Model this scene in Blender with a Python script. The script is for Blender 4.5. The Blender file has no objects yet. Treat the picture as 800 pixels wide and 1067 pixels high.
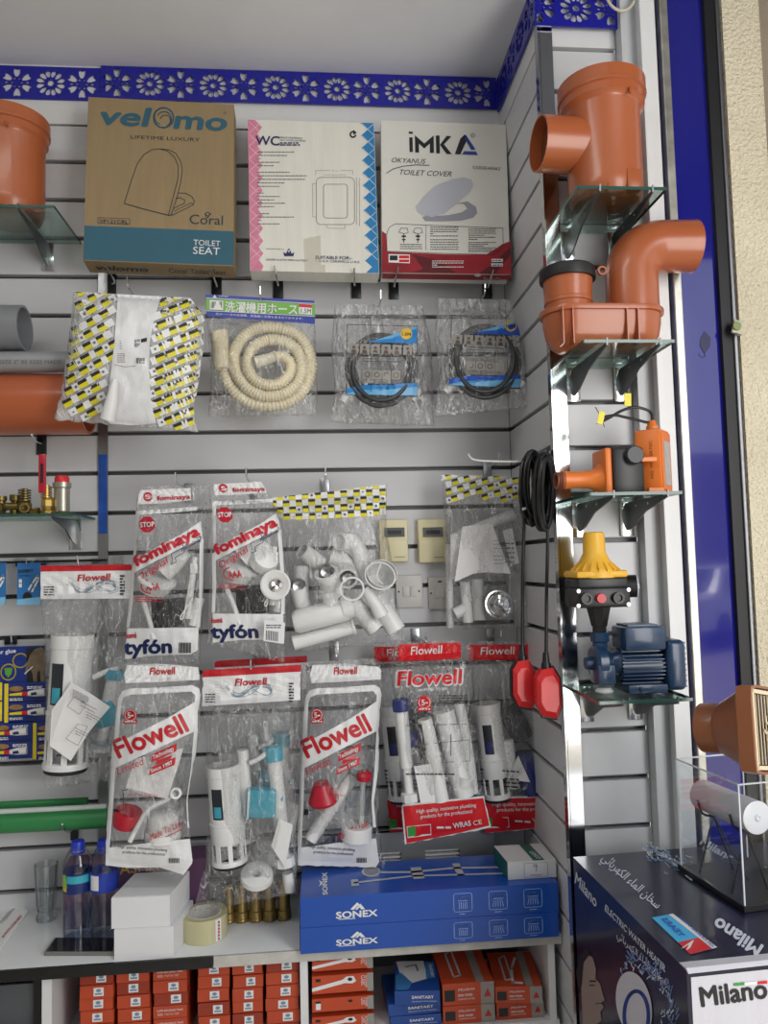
import bpy, bmesh, math, random
from mathutils import Vector, Matrix, noise
from mathutils.bvhtree import BVHTree
from mathutils.geometry import tessellate_polygon

SC = bpy.context.scene
COL = SC.collection
# ---------------------------------------------------------------- camera (frame 800 x 1067, focal length 800 px)
_Z = Vector((-300, 12033, -800)).normalized()
_X = Vector((9100, 156, -800)); _X = (_X - _Z * _X.dot(_Z)).normalized()
_Y = _Z.cross(_X)
CM = Matrix((_X, _Y, _Z))
CP = Vector((0, -2.0, 1.62))
cam = bpy.data.cameras.new('camera'); camo = bpy.data.objects.new('camera', cam); COL.objects.link(camo)
cam.sensor_fit = 'HORIZONTAL'; cam.sensor_width = 36; cam.lens = 36; cam.clip_start = .02
camo.matrix_world = Matrix.Translation(CP) @ CM.to_4x4()
SC.camera = camo
# ---------------------------------------------------------------- daylight from the open shop front
wd = bpy.data.worlds.new('sky'); SC.world = wd; wd.use_nodes = True
wn = wd.node_tree.nodes; wl = wd.node_tree.links
bg = wn['Background']; bg.inputs[1].default_value = 1.35
sky = wn.new('ShaderNodeTexSky'); sky.sky_type = 'HOSEK_WILKIE'; sky.turbidity = 7; sky.ground_albedo = .5
sky.sun_direction = Vector((.75, -.45, .5)).normalized()
mixs = wn.new('ShaderNodeMix'); mixs.data_type = 'RGBA'; mixs.inputs[0].default_value = .6
mixs.inputs[7].default_value = (.86, .9, 1, 1)
wl.new(sky.outputs[0], mixs.inputs[6]); wl.new(mixs.outputs[2], bg.inputs[0])
vs = SC.view_settings
vs.view_transform = 'Standard'; vs.look = 'None'; vs.gamma = 1; vs.use_curve_mapping = False
vs.exposure = 0.0
SC.cycles.transparent_max_bounces = 40
SC.cycles.max_bounces = 10
SC.cycles.use_denoising = True
SC.cycles.caustics_reflective = False; SC.cycles.caustics_refractive = False

def area(name, loc, target, sx, sy, power, col=(1, 1, 1)):
    l = bpy.data.lights.new(name, 'AREA'); l.shape = 'RECTANGLE'; l.size = sx; l.size_y = sy; l.energy = power; l.color = col
    o = bpy.data.objects.new(name, l); COL.objects.link(o); o.location = loc
    o.rotation_euler = (Vector(target) - Vector(loc)).to_track_quat('-Z', 'Y').to_euler()
    return o
# daylight opening of the shop front, to the right of and behind the camera
area('shop_front_daylight', (1.35, -2.45, 1.75), (.45, -.2, 1.45), .8, 2.0, 32, (1, .99, .97))
# sun on the street outside; the canopy and the ceiling keep it off the shelves
sl = bpy.data.lights.new('sun', 'SUN'); sl.energy = 3.0; sl.angle = .01; sl.color = (1, .95, .86)
so = bpy.data.objects.new('sun', sl); COL.objects.link(so); so.rotation_euler = Vector((-.35, .5, -.8)).to_track_quat('-Z', 'Y').to_euler()
# ceiling tube lamp of the shop
area('ceiling_lamp_light', (-.55, -1.5, 2.90), (-.55, -1.2, 0), 1.1, .25, 7, (1, .98, .94))

# ---------------------------------------------------------------- pixel helpers: a pixel gives a direction, a plane the distance
def ray(px, py): return CM @ Vector((px - 400, -(py - 533.5), -800))
def PY(px, py, y=0.0):
    d = ray(px, py); return CP + d * ((y - CP.y) / d.y)
def PZ(px, py, z):
    d = ray(px, py); return CP + d * ((z - CP.z) / d.z)
def mpp(y): return (y + 2.0) / 800.0 * 1.003

# ---------------------------------------------------------------- materials
def lin(c):
    if isinstance(c, str): c = tuple(int(c[i:i + 2], 16) for i in (0, 2, 4))
    return tuple(((v / 255) / 12.92 if v / 255 < .04045 else ((v / 255 + .055) / 1.055) ** 2.4) for v in c)
MATS = {}
def mat(name, c=None, rough=.5, metal=0, bump=0, bscale=150, var=0, vscale=6, coat=0, spec=.5, trans=0, alpha=1, stretch=None, emit=0, sub=0):
    if name in MATS: return MATS[name]
    m = bpy.data.materials.new(name); m.use_nodes = True; MATS[name] = m
    nt = m.node_tree; b = nt.nodes['Principled BSDF']
    L = lin(c)
    b.inputs['Base Color'].default_value = (*L, 1); b.inputs['Roughness'].default_value = rough
    b.inputs['Metallic'].default_value = metal; b.inputs['Coat Weight'].default_value = coat
    b.inputs['Specular IOR Level'].default_value = spec
    b.inputs['Transmission Weight'].default_value = trans; b.inputs['Alpha'].default_value = alpha
    b.inputs['Coat Roughness'].default_value = .08
    if sub: b.inputs['Subsurface Weight'].default_value = sub; b.inputs['Subsurface Radius'].default_value = (.01, .01, .01)
    if emit: b.inputs['Emission Color'].default_value = (*L, 1); b.inputs['Emission Strength'].default_value = emit
    tc = nt.nodes.new('ShaderNodeTexCoord'); src = tc.outputs['Object']
    if stretch:
        mp = nt.nodes.new('ShaderNodeMapping'); mp.inputs['Scale'].default_value = stretch
        nt.links.new(src, mp.inputs[0]); src = mp.outputs[0]
    if not var: var = .03
    n = nt.nodes.new('ShaderNodeTexNoise'); n.inputs['Scale'].default_value = vscale; n.inputs['Detail'].default_value = 5
    nt.links.new(src, n.inputs['Vector'])
    r = nt.nodes.new('ShaderNodeValToRGB'); e = r.color_ramp.elements
    e[0].position = .3; e[1].position = .7
    e[0].color = (*[v * (1 - var) for v in L], 1); e[1].color = (*[min(1, v * (1 + var)) for v in L], 1)
    nt.links.new(n.outputs[0], r.inputs[0]); nt.links.new(r.outputs[0], b.inputs['Base Color'])
    if bump:
        n2 = nt.nodes.new('ShaderNodeTexNoise'); n2.inputs['Scale'].default_value = bscale; n2.inputs['Detail'].default_value = 3
        nt.links.new(src, n2.inputs['Vector'])
        bp = nt.nodes.new('ShaderNodeBump'); bp.inputs['Strength'].default_value = bump; bp.inputs['Distance'].default_value = .004
        nt.links.new(n2.outputs[0], bp.inputs['Height']); nt.links.new(bp.outputs[0], b.inputs['Normal'])
    return m
def film_mat(name, tint=(.985, .985, .985), haze=.008, refl=.6, rough=.12, bscale=30, bstr=1.0, white=(.9, .92, .93), crease_glint=.42):
    """clear polythene: mostly transparent, glossy towards grazing angles, a little milky, crinkled"""
    if name in MATS: return MATS[name]
    m = bpy.data.materials.new(name); m.use_nodes = True; MATS[name] = m
    nt = m.node_tree; N = nt.nodes; Lk = nt.links
    N.remove(N['Principled BSDF']); out = N['Material Output']
    tc = N.new('ShaderNodeTexCoord')
    mp = N.new('ShaderNodeMapping'); mp.inputs['Scale'].default_value = (1, 1, .45); Lk.new(tc.outputs['Object'], mp.inputs[0])
    nz = N.new('ShaderNodeTexNoise'); nz.inputs['Scale'].default_value = bscale; nz.inputs['Detail'].default_value = 4; nz.inputs['Distortion'].default_value = 1.2
    Lk.new(mp.outputs[0], nz.inputs['Vector'])
    bp = N.new('ShaderNodeBump'); bp.inputs['Strength'].default_value = bstr; bp.inputs['Distance'].default_value = .02
    Lk.new(nz.outputs[0], bp.inputs['Height'])
    tr = N.new('ShaderNodeBsdfTransparent'); tr.inputs[0].default_value = (*tint, 1)
    gl = N.new('ShaderNodeBsdfGlossy'); gl.inputs['Roughness'].default_value = rough; Lk.new(bp.outputs[0], gl.inputs['Normal'])
    di = N.new('ShaderNodeBsdfDiffuse'); di.inputs[0].default_value = (*white, 1); Lk.new(bp.outputs[0], di.inputs['Normal'])
    lw = N.new('ShaderNodeLayerWeight'); lw.inputs[0].default_value = .25; Lk.new(bp.outputs[0], lw.inputs['Normal'])
    mr = N.new('ShaderNodeMapRange'); mr.inputs[3].default_value = .03; mr.inputs[4].default_value = refl
    Lk.new(lw.outputs['Facing'], mr.inputs[0])
    acc = None   # creases: thin milky ridges of two noises, highlight streaks painted in as white
    for sc_, st_, wd_, k_ in ((bscale * .55, (1.6, 1, .35), .011, crease_glint), (bscale * 1.5, (1, 1, .6), .013, crease_glint * .7)):
        mp2 = N.new('ShaderNodeMapping'); mp2.inputs['Scale'].default_value = st_; mp2.inputs['Rotation'].default_value = (0, .25 if acc is None else -.5, 0); Lk.new(tc.outputs['Object'], mp2.inputs[0])
        n2 = N.new('ShaderNodeTexNoise'); n2.inputs['Scale'].default_value = sc_; n2.inputs['Detail'].default_value = 2; n2.inputs['Distortion'].default_value = .8; Lk.new(mp2.outputs[0], n2.inputs['Vector'])
        s1 = N.new('ShaderNodeMath'); s1.operation = 'SUBTRACT'; s1.inputs[1].default_value = .5; Lk.new(n2.outputs[0], s1.inputs[0])
        s2 = N.new('ShaderNodeMath'); s2.operation = 'ABSOLUTE'; Lk.new(s1.outputs[0], s2.inputs[0])
        r2 = N.new('ShaderNodeMapRange'); r2.inputs[1].default_value = 0; r2.inputs[2].default_value = wd_; r2.inputs[3].default_value = k_; r2.inputs[4].default_value = 0; Lk.new(s2.outputs[0], r2.inputs[0])
        if acc is None: acc = r2.outputs[0]
        else:
            ad = N.new('ShaderNodeMath'); ad.operation = 'MAXIMUM'; Lk.new(acc, ad.inputs[0]); Lk.new(r2.outputs[0], ad.inputs[1]); acc = ad.outputs[0]
    ad = N.new('ShaderNodeMath'); ad.operation = 'ADD'; ad.inputs[1].default_value = haze; ad.use_clamp = True; Lk.new(acc, ad.inputs[0])
    m1 = N.new('ShaderNodeMixShader'); Lk.new(ad.outputs[0], m1.inputs[0]); Lk.new(tr.outputs[0], m1.inputs[1]); Lk.new(di.outputs[0], m1.inputs[2])
    m2 = N.new('ShaderNodeMixShader'); Lk.new(mr.outputs[0], m2.inputs[0]); Lk.new(m1.outputs[0], m2.inputs[1]); Lk.new(gl.outputs[0], m2.inputs[2])
    Lk.new(m2.outputs[0], out.inputs[0])
    return m
def glass_mat(name, tint=(.86, .95, .92), refl=.6, rough=.02, base=.04):
    if name in MATS: return MATS[name]
    m = bpy.data.materials.new(name); m.use_nodes = True; MATS[name] = m
    nt = m.node_tree; N = nt.nodes; Lk = nt.links
    N.remove(N['Principled BSDF']); out = N['Material Output']
    tr = N.new('ShaderNodeBsdfTransparent'); tr.inputs[0].default_value = (*tint, 1)
    gl = N.new('ShaderNodeBsdfGlossy'); gl.inputs['Roughness'].default_value = rough
    lw = N.new('ShaderNodeLayerWeight'); lw.inputs[0].default_value = .16
    mr = N.new('ShaderNodeMapRange'); mr.inputs[3].default_value = base; mr.inputs[4].default_value = refl
    Lk.new(lw.outputs['Fresnel'], mr.inputs[0])
    m2 = N.new('ShaderNodeMixShader'); Lk.new(mr.outputs[0], m2.inputs[0]); Lk.new(tr.outputs[0], m2.inputs[1]); Lk.new(gl.outputs[0], m2.inputs[2])
    Lk.new(m2.outputs[0], out.inputs[0])
    return m
WHITE = mat('white_laminate', (222, 223, 224), .35, bump=.05, bscale=400)
PANEL = mat('slat_panel_white', (206, 207, 210), .38, bump=.04, bscale=60, var=.04, vscale=5, stretch=(.4, 1, 2.5))
GROOVE = mat('groove_aluminium', (96, 97, 98), .42, metal=.5)
BLUE = mat('royal_blue_acrylic', (24, 26, 150), .3, coat=.2)
CHROME = mat('chrome', (214, 216, 218), .12, metal=1)
STEEL = mat('brushed_steel', (170, 172, 174), .3, metal=1, bump=.05, bscale=300)
DARKSTEEL = mat('dark_bracket_steel', (58, 60, 63), .35, metal=.8)
BLACK = mat('black_plastic', (20, 20, 22), .38)
RUBBER = mat('black_rubber', (24, 24, 26), .5)
ORANGE = mat('orange_pvc', (172, 94, 56), .3, coat=.2, var=.04)
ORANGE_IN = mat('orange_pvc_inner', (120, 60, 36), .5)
GREYPVC = mat('grey_pvc', (128, 131, 136), .35)
WPLAS = mat('white_plastic', (226, 227, 226), .35, sub=.05)
PAPER = mat('white_paper', (232, 232, 232), .7)
REDP = mat('print_red', (190, 28, 40), .4)
REDF = mat('print_bright_red', (206, 30, 38), .35)
INK = mat('print_black', (28, 28, 32), .5)
GREYINK = mat('print_grey', (110, 110, 114), .5)
WPRINT = mat('print_white', (228, 229, 230), .42)
CARD = mat('brown_cardboard', (150, 130, 97), .75, bump=.12, bscale=90, var=.06, vscale=9, stretch=(6, 1, .6))
TEAL = mat('print_teal', (46, 96, 116), .6, var=.05)
TEALP = mat('teal_plastic', (66, 160, 182), .35)
NAVYP = mat('navy_plastic', (38, 48, 110), .4)
REDPL = mat('red_plastic', (176, 24, 46), .35)
BRASS = mat('brass', (176, 148, 84), .32, metal=.9, var=.12, vscale=30)
BRONZE = mat('old_brass', (120, 104, 60), .38, metal=.85, var=.15, vscale=30)
CREAM = mat('cream_plastic', (234, 224, 194), .42, sub=.05)
FILM = film_mat('clear_film')
FILMB = film_mat('crinkled_clear_film', haze=.04, refl=.85, bscale=44, bstr=1.0, crease_glint=.75)
GLASS = glass_mat('shelf_glass', (.84, .94, .91), .5)
GEDGE = mat('glass_edge_green', (44, 84, 76), .2, coat=.4)
SILVERPRINT = mat('print_silver_grey', (120, 121, 124), .4)

# ---------------------------------------------------------------- objects
def tag(o, label=None, cat=None, group=None, kind=None):
    if label: o['label'] = label
    if cat: o['category'] = cat
    if group: o['group'] = group
    if kind: o['kind'] = kind
    return o
ROOTS = []
def thing(name, label, cat, group=None):
    o = bpy.data.objects.new(name, None); o.empty_display_size = .05; COL.objects.link(o); tag(o, label, cat, group); ROOTS.append(o); return o
def link(name, me, m, parent=None):
    o = bpy.data.objects.new(name, me); COL.objects.link(o)
    if m is not None and not me.materials: me.materials.append(m)
    if parent is not None: o.parent = parent
    else: ROOTS.append(o)
    return o
def copy_tree(o, parent=None):
    c = o.copy(); COL.objects.link(c); c.parent = parent
    if parent is None: ROOTS.append(c)
    for ch in o.children: copy_tree(ch, c)
    return c
class MB:
    def __init__(s): s.v = []; s.f = []
    def add(s, vs, fs, M=None):
        o = len(s.v)
        s.v += [tuple(M @ Vector(p)) if M else tuple(p) for p in vs]; s.f += [tuple(i + o for i in f) for f in fs]
        return s
    def box(s, c, d, M=None, bev=0, seg=2):
        bm = bmesh.new(); bmesh.ops.create_cube(bm, size=1)
        for v in bm.verts: v.co = Vector((v.co.x * d[0] + c[0], v.co.y * d[1] + c[1], v.co.z * d[2] + c[2]))
        if bev: bmesh.ops.bevel(bm, geom=bm.edges[:], offset=bev, segments=seg, affect='EDGES', profile=.5)
        bm.verts.index_update()
        s.add([v.co.copy() for v in bm.verts], [[v.index for v in f.verts] for f in bm.faces], M); bm.free(); return s
    def hexa(s, f4, b4):   # front TL TR BR BL, back TL TR BR BL
        return s.add(list(f4) + list(b4), [(0, 3, 2, 1), (4, 5, 6, 7), (0, 1, 5, 4), (3, 7, 6, 2), (0, 4, 7, 3), (1, 2, 6, 5)])
    def lathe(s, prof, n=32, M=None, a0=0, a1=2 * math.pi):
        full = abs(a1 - a0 - 2 * math.pi) < 1e-6; k = n if full else n + 1
        vs = []; fs = []
        for i in range(k):
            a = a0 + (a1 - a0) * i / n
            for r, z in prof: vs.append((r * math.cos(a), r * math.sin(a), z))
        m = len(prof)
        for i in range(n):
            j = (i + 1) % k
            for q in range(m - 1): fs.append((i * m + q, j * m + q, j * m + q + 1, i * m + q + 1))
        return s.add(vs, fs, M)
    def tube(s, pts, r, n=10, caps=True, closed=False):
        pts = [Vector(p) for p in pts]; k = len(pts); rs = r if isinstance(r, (list, tuple)) else [r] * k
        vs = []; fs = []; up = None
        for i, p in enumerate(pts):
            a = pts[(i - 1) % k] if (i > 0 or closed) else p; b = pts[(i + 1) % k] if (i < k - 1 or closed) else p
            t = (b - a).normalized()
            if up is None: up = t.orthogonal().normalized()
            up = (up - t * up.dot(t)); up = up.normalized() if up.length > 1e-6 else t.orthogonal().normalized()
            w = t.cross(up)
            for j in range(n):
                an = 2 * math.pi * j / n; vs.append(p + (up * math.cos(an) + w * math.sin(an)) * rs[i])
        for i in range(k if closed else k - 1):
            i2 = (i + 1) % k
            for j in range(n): fs.append((i * n + j, i * n + (j + 1) % n, i2 * n + (j + 1) % n, i2 * n + j))
        if caps and not closed: fs.append(tuple(range(n - 1, -1, -1))); fs.append(tuple((k - 1) * n + j for j in range(n)))
        return s.add(vs, fs)
    def prism(s, poly, y0, y1, M=None):    # polygon in XZ, extruded along Y
        n = len(poly); vs = [(x, y0, z) for x, z in poly] + [(x, y1, z) for x, z in poly]
        fs = [(i, (i + 1) % n, n + (i + 1) % n, n + i) for i in range(n)]
        tri = tessellate_polygon([[Vector((x, z, 0)) for x, z in poly]])
        fs += [tuple(t) for t in tri] + [tuple(n + i for i in reversed(t)) for t in tri]
        return s.add(vs, fs, M)
    def mesh(s, name, smooth=40):
        me = bpy.data.meshes.new(name); me.from_pydata(s.v, [], s.f); me.validate()
        bm = bmesh.new(); bm.from_mesh(me); bmesh.ops.recalc_face_normals(bm, faces=bm.faces[:]); bm.to_mesh(me); bm.free()
        if smooth:
            me.shade_smooth(); me.set_sharp_from_angle(angle=math.radians(smooth))
        me.update(); return me
    def build(s, name, m, parent=None, smooth=40): return link(name, s.mesh(name, smooth), m, parent)
def AX(p, d, roll=0):   # matrix with local +Z along d at p
    return Matrix.Translation(Vector(p)) @ Vector(d).to_track_quat('Z', 'Y').to_matrix().to_4x4() @ Matrix.Rotation(roll, 4, 'Z')
def pxt(mb, pts, rpx, n=14, caps=True):   # tube through pixel points (px,py,Y), radius in pixels at that distance
    P = [PY(*p) for p in pts]; rr = rpx if isinstance(rpx, (list, tuple)) else [rpx] * len(P)
    return mb.tube(P, [r * mpp(p[2]) for r, p in zip(rr, pts)], n, caps)
def hollow(mb, a, b, r, th=.15, n=20, lip=0):   # open-ended pipe between two world points
    a = Vector(a); b = Vector(b); L = (b - a).length; ri = r * (1 - th)
    prof = [(ri, 0), (r, 0), (r, L), (ri, L), (ri, 0)]
    if lip: prof = [(ri, 0), (r * (1 + lip), 0), (r * (1 + lip), L * .16), (r, L * .16 + .001), (r, L), (ri, L), (ri, 0)]
    return mb.lathe(prof, n, AX(a, b - a))
def smoothpts(pts, n=6):
    out = []; P = [Vector(p) for p in pts]
    for i in range(len(P) - 1):
        p0 = P[max(i - 1, 0)]; p1 = P[i]; p2 = P[i + 1]; p3 = P[min(i + 2, len(P) - 1)]
        for k in range(n):
            t = k / n
            out.append(.5 * ((2 * p1) + (p2 - p0) * t + (2 * p0 - 5 * p1 + 4 * p2 - p3) * t * t + (3 * p1 - p0 - 3 * p2 + p3) * t ** 3))
    out.append(P[-1]); return out

# ---------------------------------------------------------------- prints: flat shapes and letters laid on a surface
class Plane:     # coordinates are photo pixels, surface is a plane
    def __init__(s, p, n): s.p = Vector(p); s.n = Vector(n).normalized(); s.n = -s.n if s.n.dot(CP - s.p) < 0 else s.n
    def at(s, x, y, off=0):
        d = ray(x, y); return CP + d * ((s.p - CP).dot(s.n) / d.dot(s.n)) + s.n * off
class Skin:      # coordinates are photo pixels, surface is a mesh
    def __init__(s, vs, fs, fb): s.b = BVHTree.FromPolygons([Vector(v) for v in vs], fs); s.fb = fb
    def at(s, x, y, off=0):
        d = ray(x, y).normalized(); h = s.b.ray_cast(CP, d); off = off * 1.7 + .0006
        if h[0] is None:
            h2 = s.b.find_nearest(s.fb.at(x, y)); return h2[0] - d * off
        return h[0] - d * off
class Face:      # coordinates run along two vectors (y downwards)
    def __init__(s, o, ux, uy, n): s.o = Vector(o); s.ux = Vector(ux); s.uy = Vector(uy); s.n = Vector(n).normalized()
    def at(s, x, y, off=0): return s.o + s.ux * x + s.uy * y + s.n * off
TXT = {}
def text2d(t, bold=0, shear=0):
    k = (t, bold, shear)
    if k in TXT: return TXT[k]
    cu = bpy.data.curves.new('txt', 'FONT'); cu.body = t; cu.size = 1; cu.offset = bold; cu.shear = shear; cu.resolution_u = 3
    o = bpy.data.objects.new('txt', cu); COL.objects.link(o)
    dg = bpy.context.evaluated_depsgraph_get(); me = bpy.data.meshes.new_from_object(o.evaluated_get(dg))
    v = [(p.co.x, p.co.y) for p in me.vertices]; f = [tuple(p.vertices) for p in me.polygons]
    bpy.data.objects.remove(o); bpy.data.curves.remove(cu); bpy.data.meshes.remove(me)
    if not v: v = [(0, 0), (1, 0), (1, 1)]; f = [(0, 1, 2)]
    x0 = min(p[0] for p in v); x1 = max(p[0] for p in v)
    TXT[k] = (v, f, x0, x1); return TXT[k]
def split_tris(v, f):
    v = list(v); mid = {}; out = []
    def md(a, b):
        k = (min(a, b), max(a, b))
        if k not in mid: mid[k] = len(v); v.append(((v[a][0] + v[b][0]) / 2, (v[a][1] + v[b][1]) / 2))
        return mid[k]
    for q in f:
        for i in range(1, len(q) - 1):
            a, b, c = q[0], q[i], q[i + 1]; ab, bc, ca = md(a, b), md(b, c), md(c, a); out += [(a, ab, ca), (ab, b, bc), (ca, bc, c), (ab, bc, ca)]
    return v, out
class Decal:
    def __init__(s, surf, m, parent, name='print', off=.0006, fine=0):
        s.s = surf; s.m = m; s.p = parent; s.name = name; s.off = off; s.v = []; s.f = []; s.fine = fine; s.n = 0
    def _add(s, v2, f, e=0.0): o = len(s.v); s.n += 1; s.v += [(x, y, e) for x, y in v2]; s.f += [tuple(i + o for i in q) for q in f]; return s
    def poly(s, pts, holes=()):
        loops = [[Vector((x, y, 0)) for x, y in pts]] + [[Vector((x, y, 0)) for x, y in h] for h in holes]
        flat = [(p.x, p.y) for l in loops for p in l]
        tri = [tuple(t) for t in tessellate_polygon(loops)]
        if s.fine:
            for _ in range(6):
                mx = max(math.dist(flat[a], flat[b]) for t in tri for a, b in ((t[0], t[1]), (t[1], t[2]), (t[2], t[0])))
                if mx < s.fine or len(tri) > 6000: break
                mid = {}; nt = []
                def md(a, b):
                    k = (min(a, b), max(a, b))
                    if k not in mid: mid[k] = len(flat); flat.append(((flat[a][0] + flat[b][0]) / 2, (flat[a][1] + flat[b][1]) / 2))
                    return mid[k]
                for a, b, c in tri:
                    ab, bc, ca = md(a, b), md(b, c), md(c, a); nt += [(a, ab, ca), (ab, b, bc), (ca, bc, c), (ab, bc, ca)]
                tri = nt
        return s._add(flat, tri)
    def rect(s, x0, y0, x1, y1): return s.poly([(x0, y0), (x1, y0), (x1, y1), (x0, y1)])
    def line(s, pts, w=1.0, closed=False):
        P = list(pts) + ([pts[0]] if closed else [])
        for a, b in zip(P, P[1:]):
            dx, dy = b[0] - a[0], b[1] - a[1]; L = math.hypot(dx, dy) or 1; nx, ny = -dy / L * w / 2, dx / L * w / 2
            ex, ey = dx / L * w * .3, dy / L * w * .3
            s.poly([(a[0] + nx - ex, a[1] + ny - ey), (b[0] + nx + ex, b[1] + ny + ey), (b[0] - nx + ex, b[1] - ny + ey), (a[0] - nx - ex, a[1] - ny - ey)])
        return s
    def disc(s, c, r, ry=None, n=24, rot=0):
        ry = ry or r; q = []
        for i in range(n):
            a = 2 * math.pi * i / n; x, y = r * math.cos(a), ry * math.sin(a)
            q.append((c[0] + x * math.cos(rot) - y * math.sin(rot), c[1] + x * math.sin(rot) + y * math.cos(rot)))
        return s.poly(q)
    def ring(s, c, r, w, ry=None, n=28, a0=0, a1=2 * math.pi):
        k = ry / r if ry else 1
        return s.line([(c[0] + r * math.cos(a0 + (a1 - a0) * i / n), c[1] + k * r * math.sin(a0 + (a1 - a0) * i / n)) for i in range(n + 1)], w)
    def text(s, t, p0, p1, h=None, bold=0, shear=0, up=None):
        """baseline from p0 to p1; h = cap height"""
        s.n += 1; v, f, x0, x1 = text2d(t, 0, shear); L = math.dist(p0, p1); sx = L / (x1 - x0); sy = h / .73 if h else sx
        ux, uy = (p1[0] - p0[0]) / L, (p1[1] - p0[1]) / L; vx, vy = up or (uy, -ux)
        b = bold * .8
        if isinstance(s.s, Skin) or isinstance(getattr(s.s, 's', None), Skin) or isinstance(s.s, type):   # letters on a crinkled film follow it more closely
            if max(sx, sy) * .5 > 9: v, f = split_tris(v, f)
        for ke, (ox, oy) in enumerate(((0, 0),) if not b else ((-b, 0), (b, 0), (0, b), (0, -b), (-b * .7, -b * .7), (b * .7, b * .7))):
            s._add([(p0[0] + (x + ox - x0) * sx * ux + (y + oy) * sy * vx, p0[1] + (x + ox - x0) * sx * uy + (y + oy) * sy * vy) for x, y in v], f, ke * 6e-5)
        return s
    def scribble(s, x0, y0, x1, y1, rows, h, seed=0, slope=0, gap=.25):   # lines of small unreadable print
        r = random.Random(seed)
        for i in range(rows):
            y = y0 + (y1 - y0) * (i + .5) / rows; x = x0
            while x < x1 - h * .5:
                w = min(r.uniform(1.5, 4.5) * h, x1 - x); ys = y + slope * (x - x0)
                s.poly([(x, ys - h / 2), (x + w, ys - h / 2 + slope * w), (x + w, ys + h / 2 + slope * w), (x, ys + h / 2)]); x += w + h * .7
                if r.random() < .06: break
        return s
    def build(s):
        if not s.v: return None
        me = bpy.data.meshes.new(s.name); me.from_pydata([s.s.at(x, y, s.off + e) for x, y, e in s.v], [], s.f); me.validate(); me.update()
        o = link(s.name, me, s.m, s.p)
        if s.n > 1: o['kind'] = 'stuff'
        return o
# ================================================================ the room
CEIL = 2.945; XR = .52; YP = -.38; XJ = PY(108, 500, 0).x
def struct(name, mb, m, parent=None, smooth=0):
    o = mb.build(name, m, parent, smooth)
    if parent is None: tag(o, kind='structure')
    return o
struct('floor', MB().box((-2.05, -2, -.02), (5.2, 9, .04)), mat('floor_tile', (168, 166, 162), .35, var=.1))
struct('ceiling', MB().box((-.99, -1.65, CEIL + .03), (3.04, 3.5, .06)), mat('ceiling_paint', (232, 234, 238), .8))
struct('wall_left', MB().box((-2.5, -1.65, 1.48), (.06, 3.4, 2.96)), mat('left_wall_paint', (205, 204, 200), .7))
struct('wall_front_blocker', MB().box((-1.45, -3.43, 1.48), (2.1, .06, 2.96)), mat('front_blocker_paint', (205, 204, 200), .7))  # unseen wall added behind the camera to darken the interior
struct('ground', MB().box((9, -9, -.03), (17, 26, .04)), mat('street_paving', (186, 176, 158), .8, var=.15, vscale=2))
struct('canopy', MB().box((1.95, -1.65, 3.36), (2.85, 2.5, .12)), mat('canopy_soffit', (60, 62, 70), .7))
def slats(wall, o, ux, nrm, L0, L1, ztop, pitch, z0, gap=.0105, bw=.02):
    o = Vector(o); ux = Vector(ux); nrm = Vector(nrm); k = 0; z = ztop; meshes = {}
    while z > z0:
        h = pitch - gap; zz = z - pitch / 2
        a = o + ux * L0; b = o + ux * L1
        up = Vector((0, 0, h / 2)); c = 0.0012
        key = round(h, 4)
        if key not in meshes:
            mb = MB(); F = []; G = []
            i = ux * .0015
            f4 = [a + up - i * 0, b + up, b - up, a - up]; b4 = [p - nrm * bw for p in f4]
            f4 = [f4[0] + Vector((0, 0, -c)), f4[1] + Vector((0, 0, -c)), f4[2] + Vector((0, 0, c)), f4[3] + Vector((0, 0, c))]
            mid = [p - nrm * .0015 for p in [a + up, b + up, b - up, a - up]]
            mb.add(f4 + mid + b4, [(0, 3, 2, 1), (0, 1, 5, 4), (2, 3, 7, 6), (1, 2, 6, 5), (3, 0, 4, 7), (4, 5, 9, 8), (6, 7, 11, 10), (5, 6, 10, 9), (7, 4, 8, 11)])
            meshes[key] = mb.mesh('slat_panel', 0)
        ob = link('slat_panel', meshes[key], PANEL, wall); ob.location.z = zz
        z -= pitch
bw = struct('wall_back', MB().box((-.97, .035, 1.48), (3.08, .03, 2.93)), GROOVE)
struct('fascia_board', MB().box((-.99, .008, 2.866), (3.02, .016, .158)), WHITE, bw)
slats(bw, (0, 0, 0), (1, 0, 0), (0, -1, 0), -2.4, XJ - .001, 2.787, .1023, .75)
slats(bw, (0, 0, 0), (1, 0, 0), (0, -1, 0), XJ + .001, XR - .001, 2.787, .1023, .75)
rw = struct('wall_right', MB().box((XR + .035, -.17, 1.48), (.03, .39, 2.93)), GROOVE)
slats(rw, (XR, 0, 0), (0, -1, 0), (-1, 0, 0), .002, .366, 2.787, .1023, .05)
struct('fascia_board', MB().box((XR + .01, -.18, 2.866), (.02, .36, .158)), WHITE, rw)
pw = struct('wall_pillar', MB().box((.615, YP + .04, 1.55), (.18, .03, 3.1)), GROOVE)
slats(pw, (0, YP, 0), (1, 0, 0), (0, -1, 0), XR + .031, .698, 2.771, .1012, .05)
struct('fascia_board', MB().box((.615, YP + .011, 2.9), (.165, .022, .25)), WHITE, pw)
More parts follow.
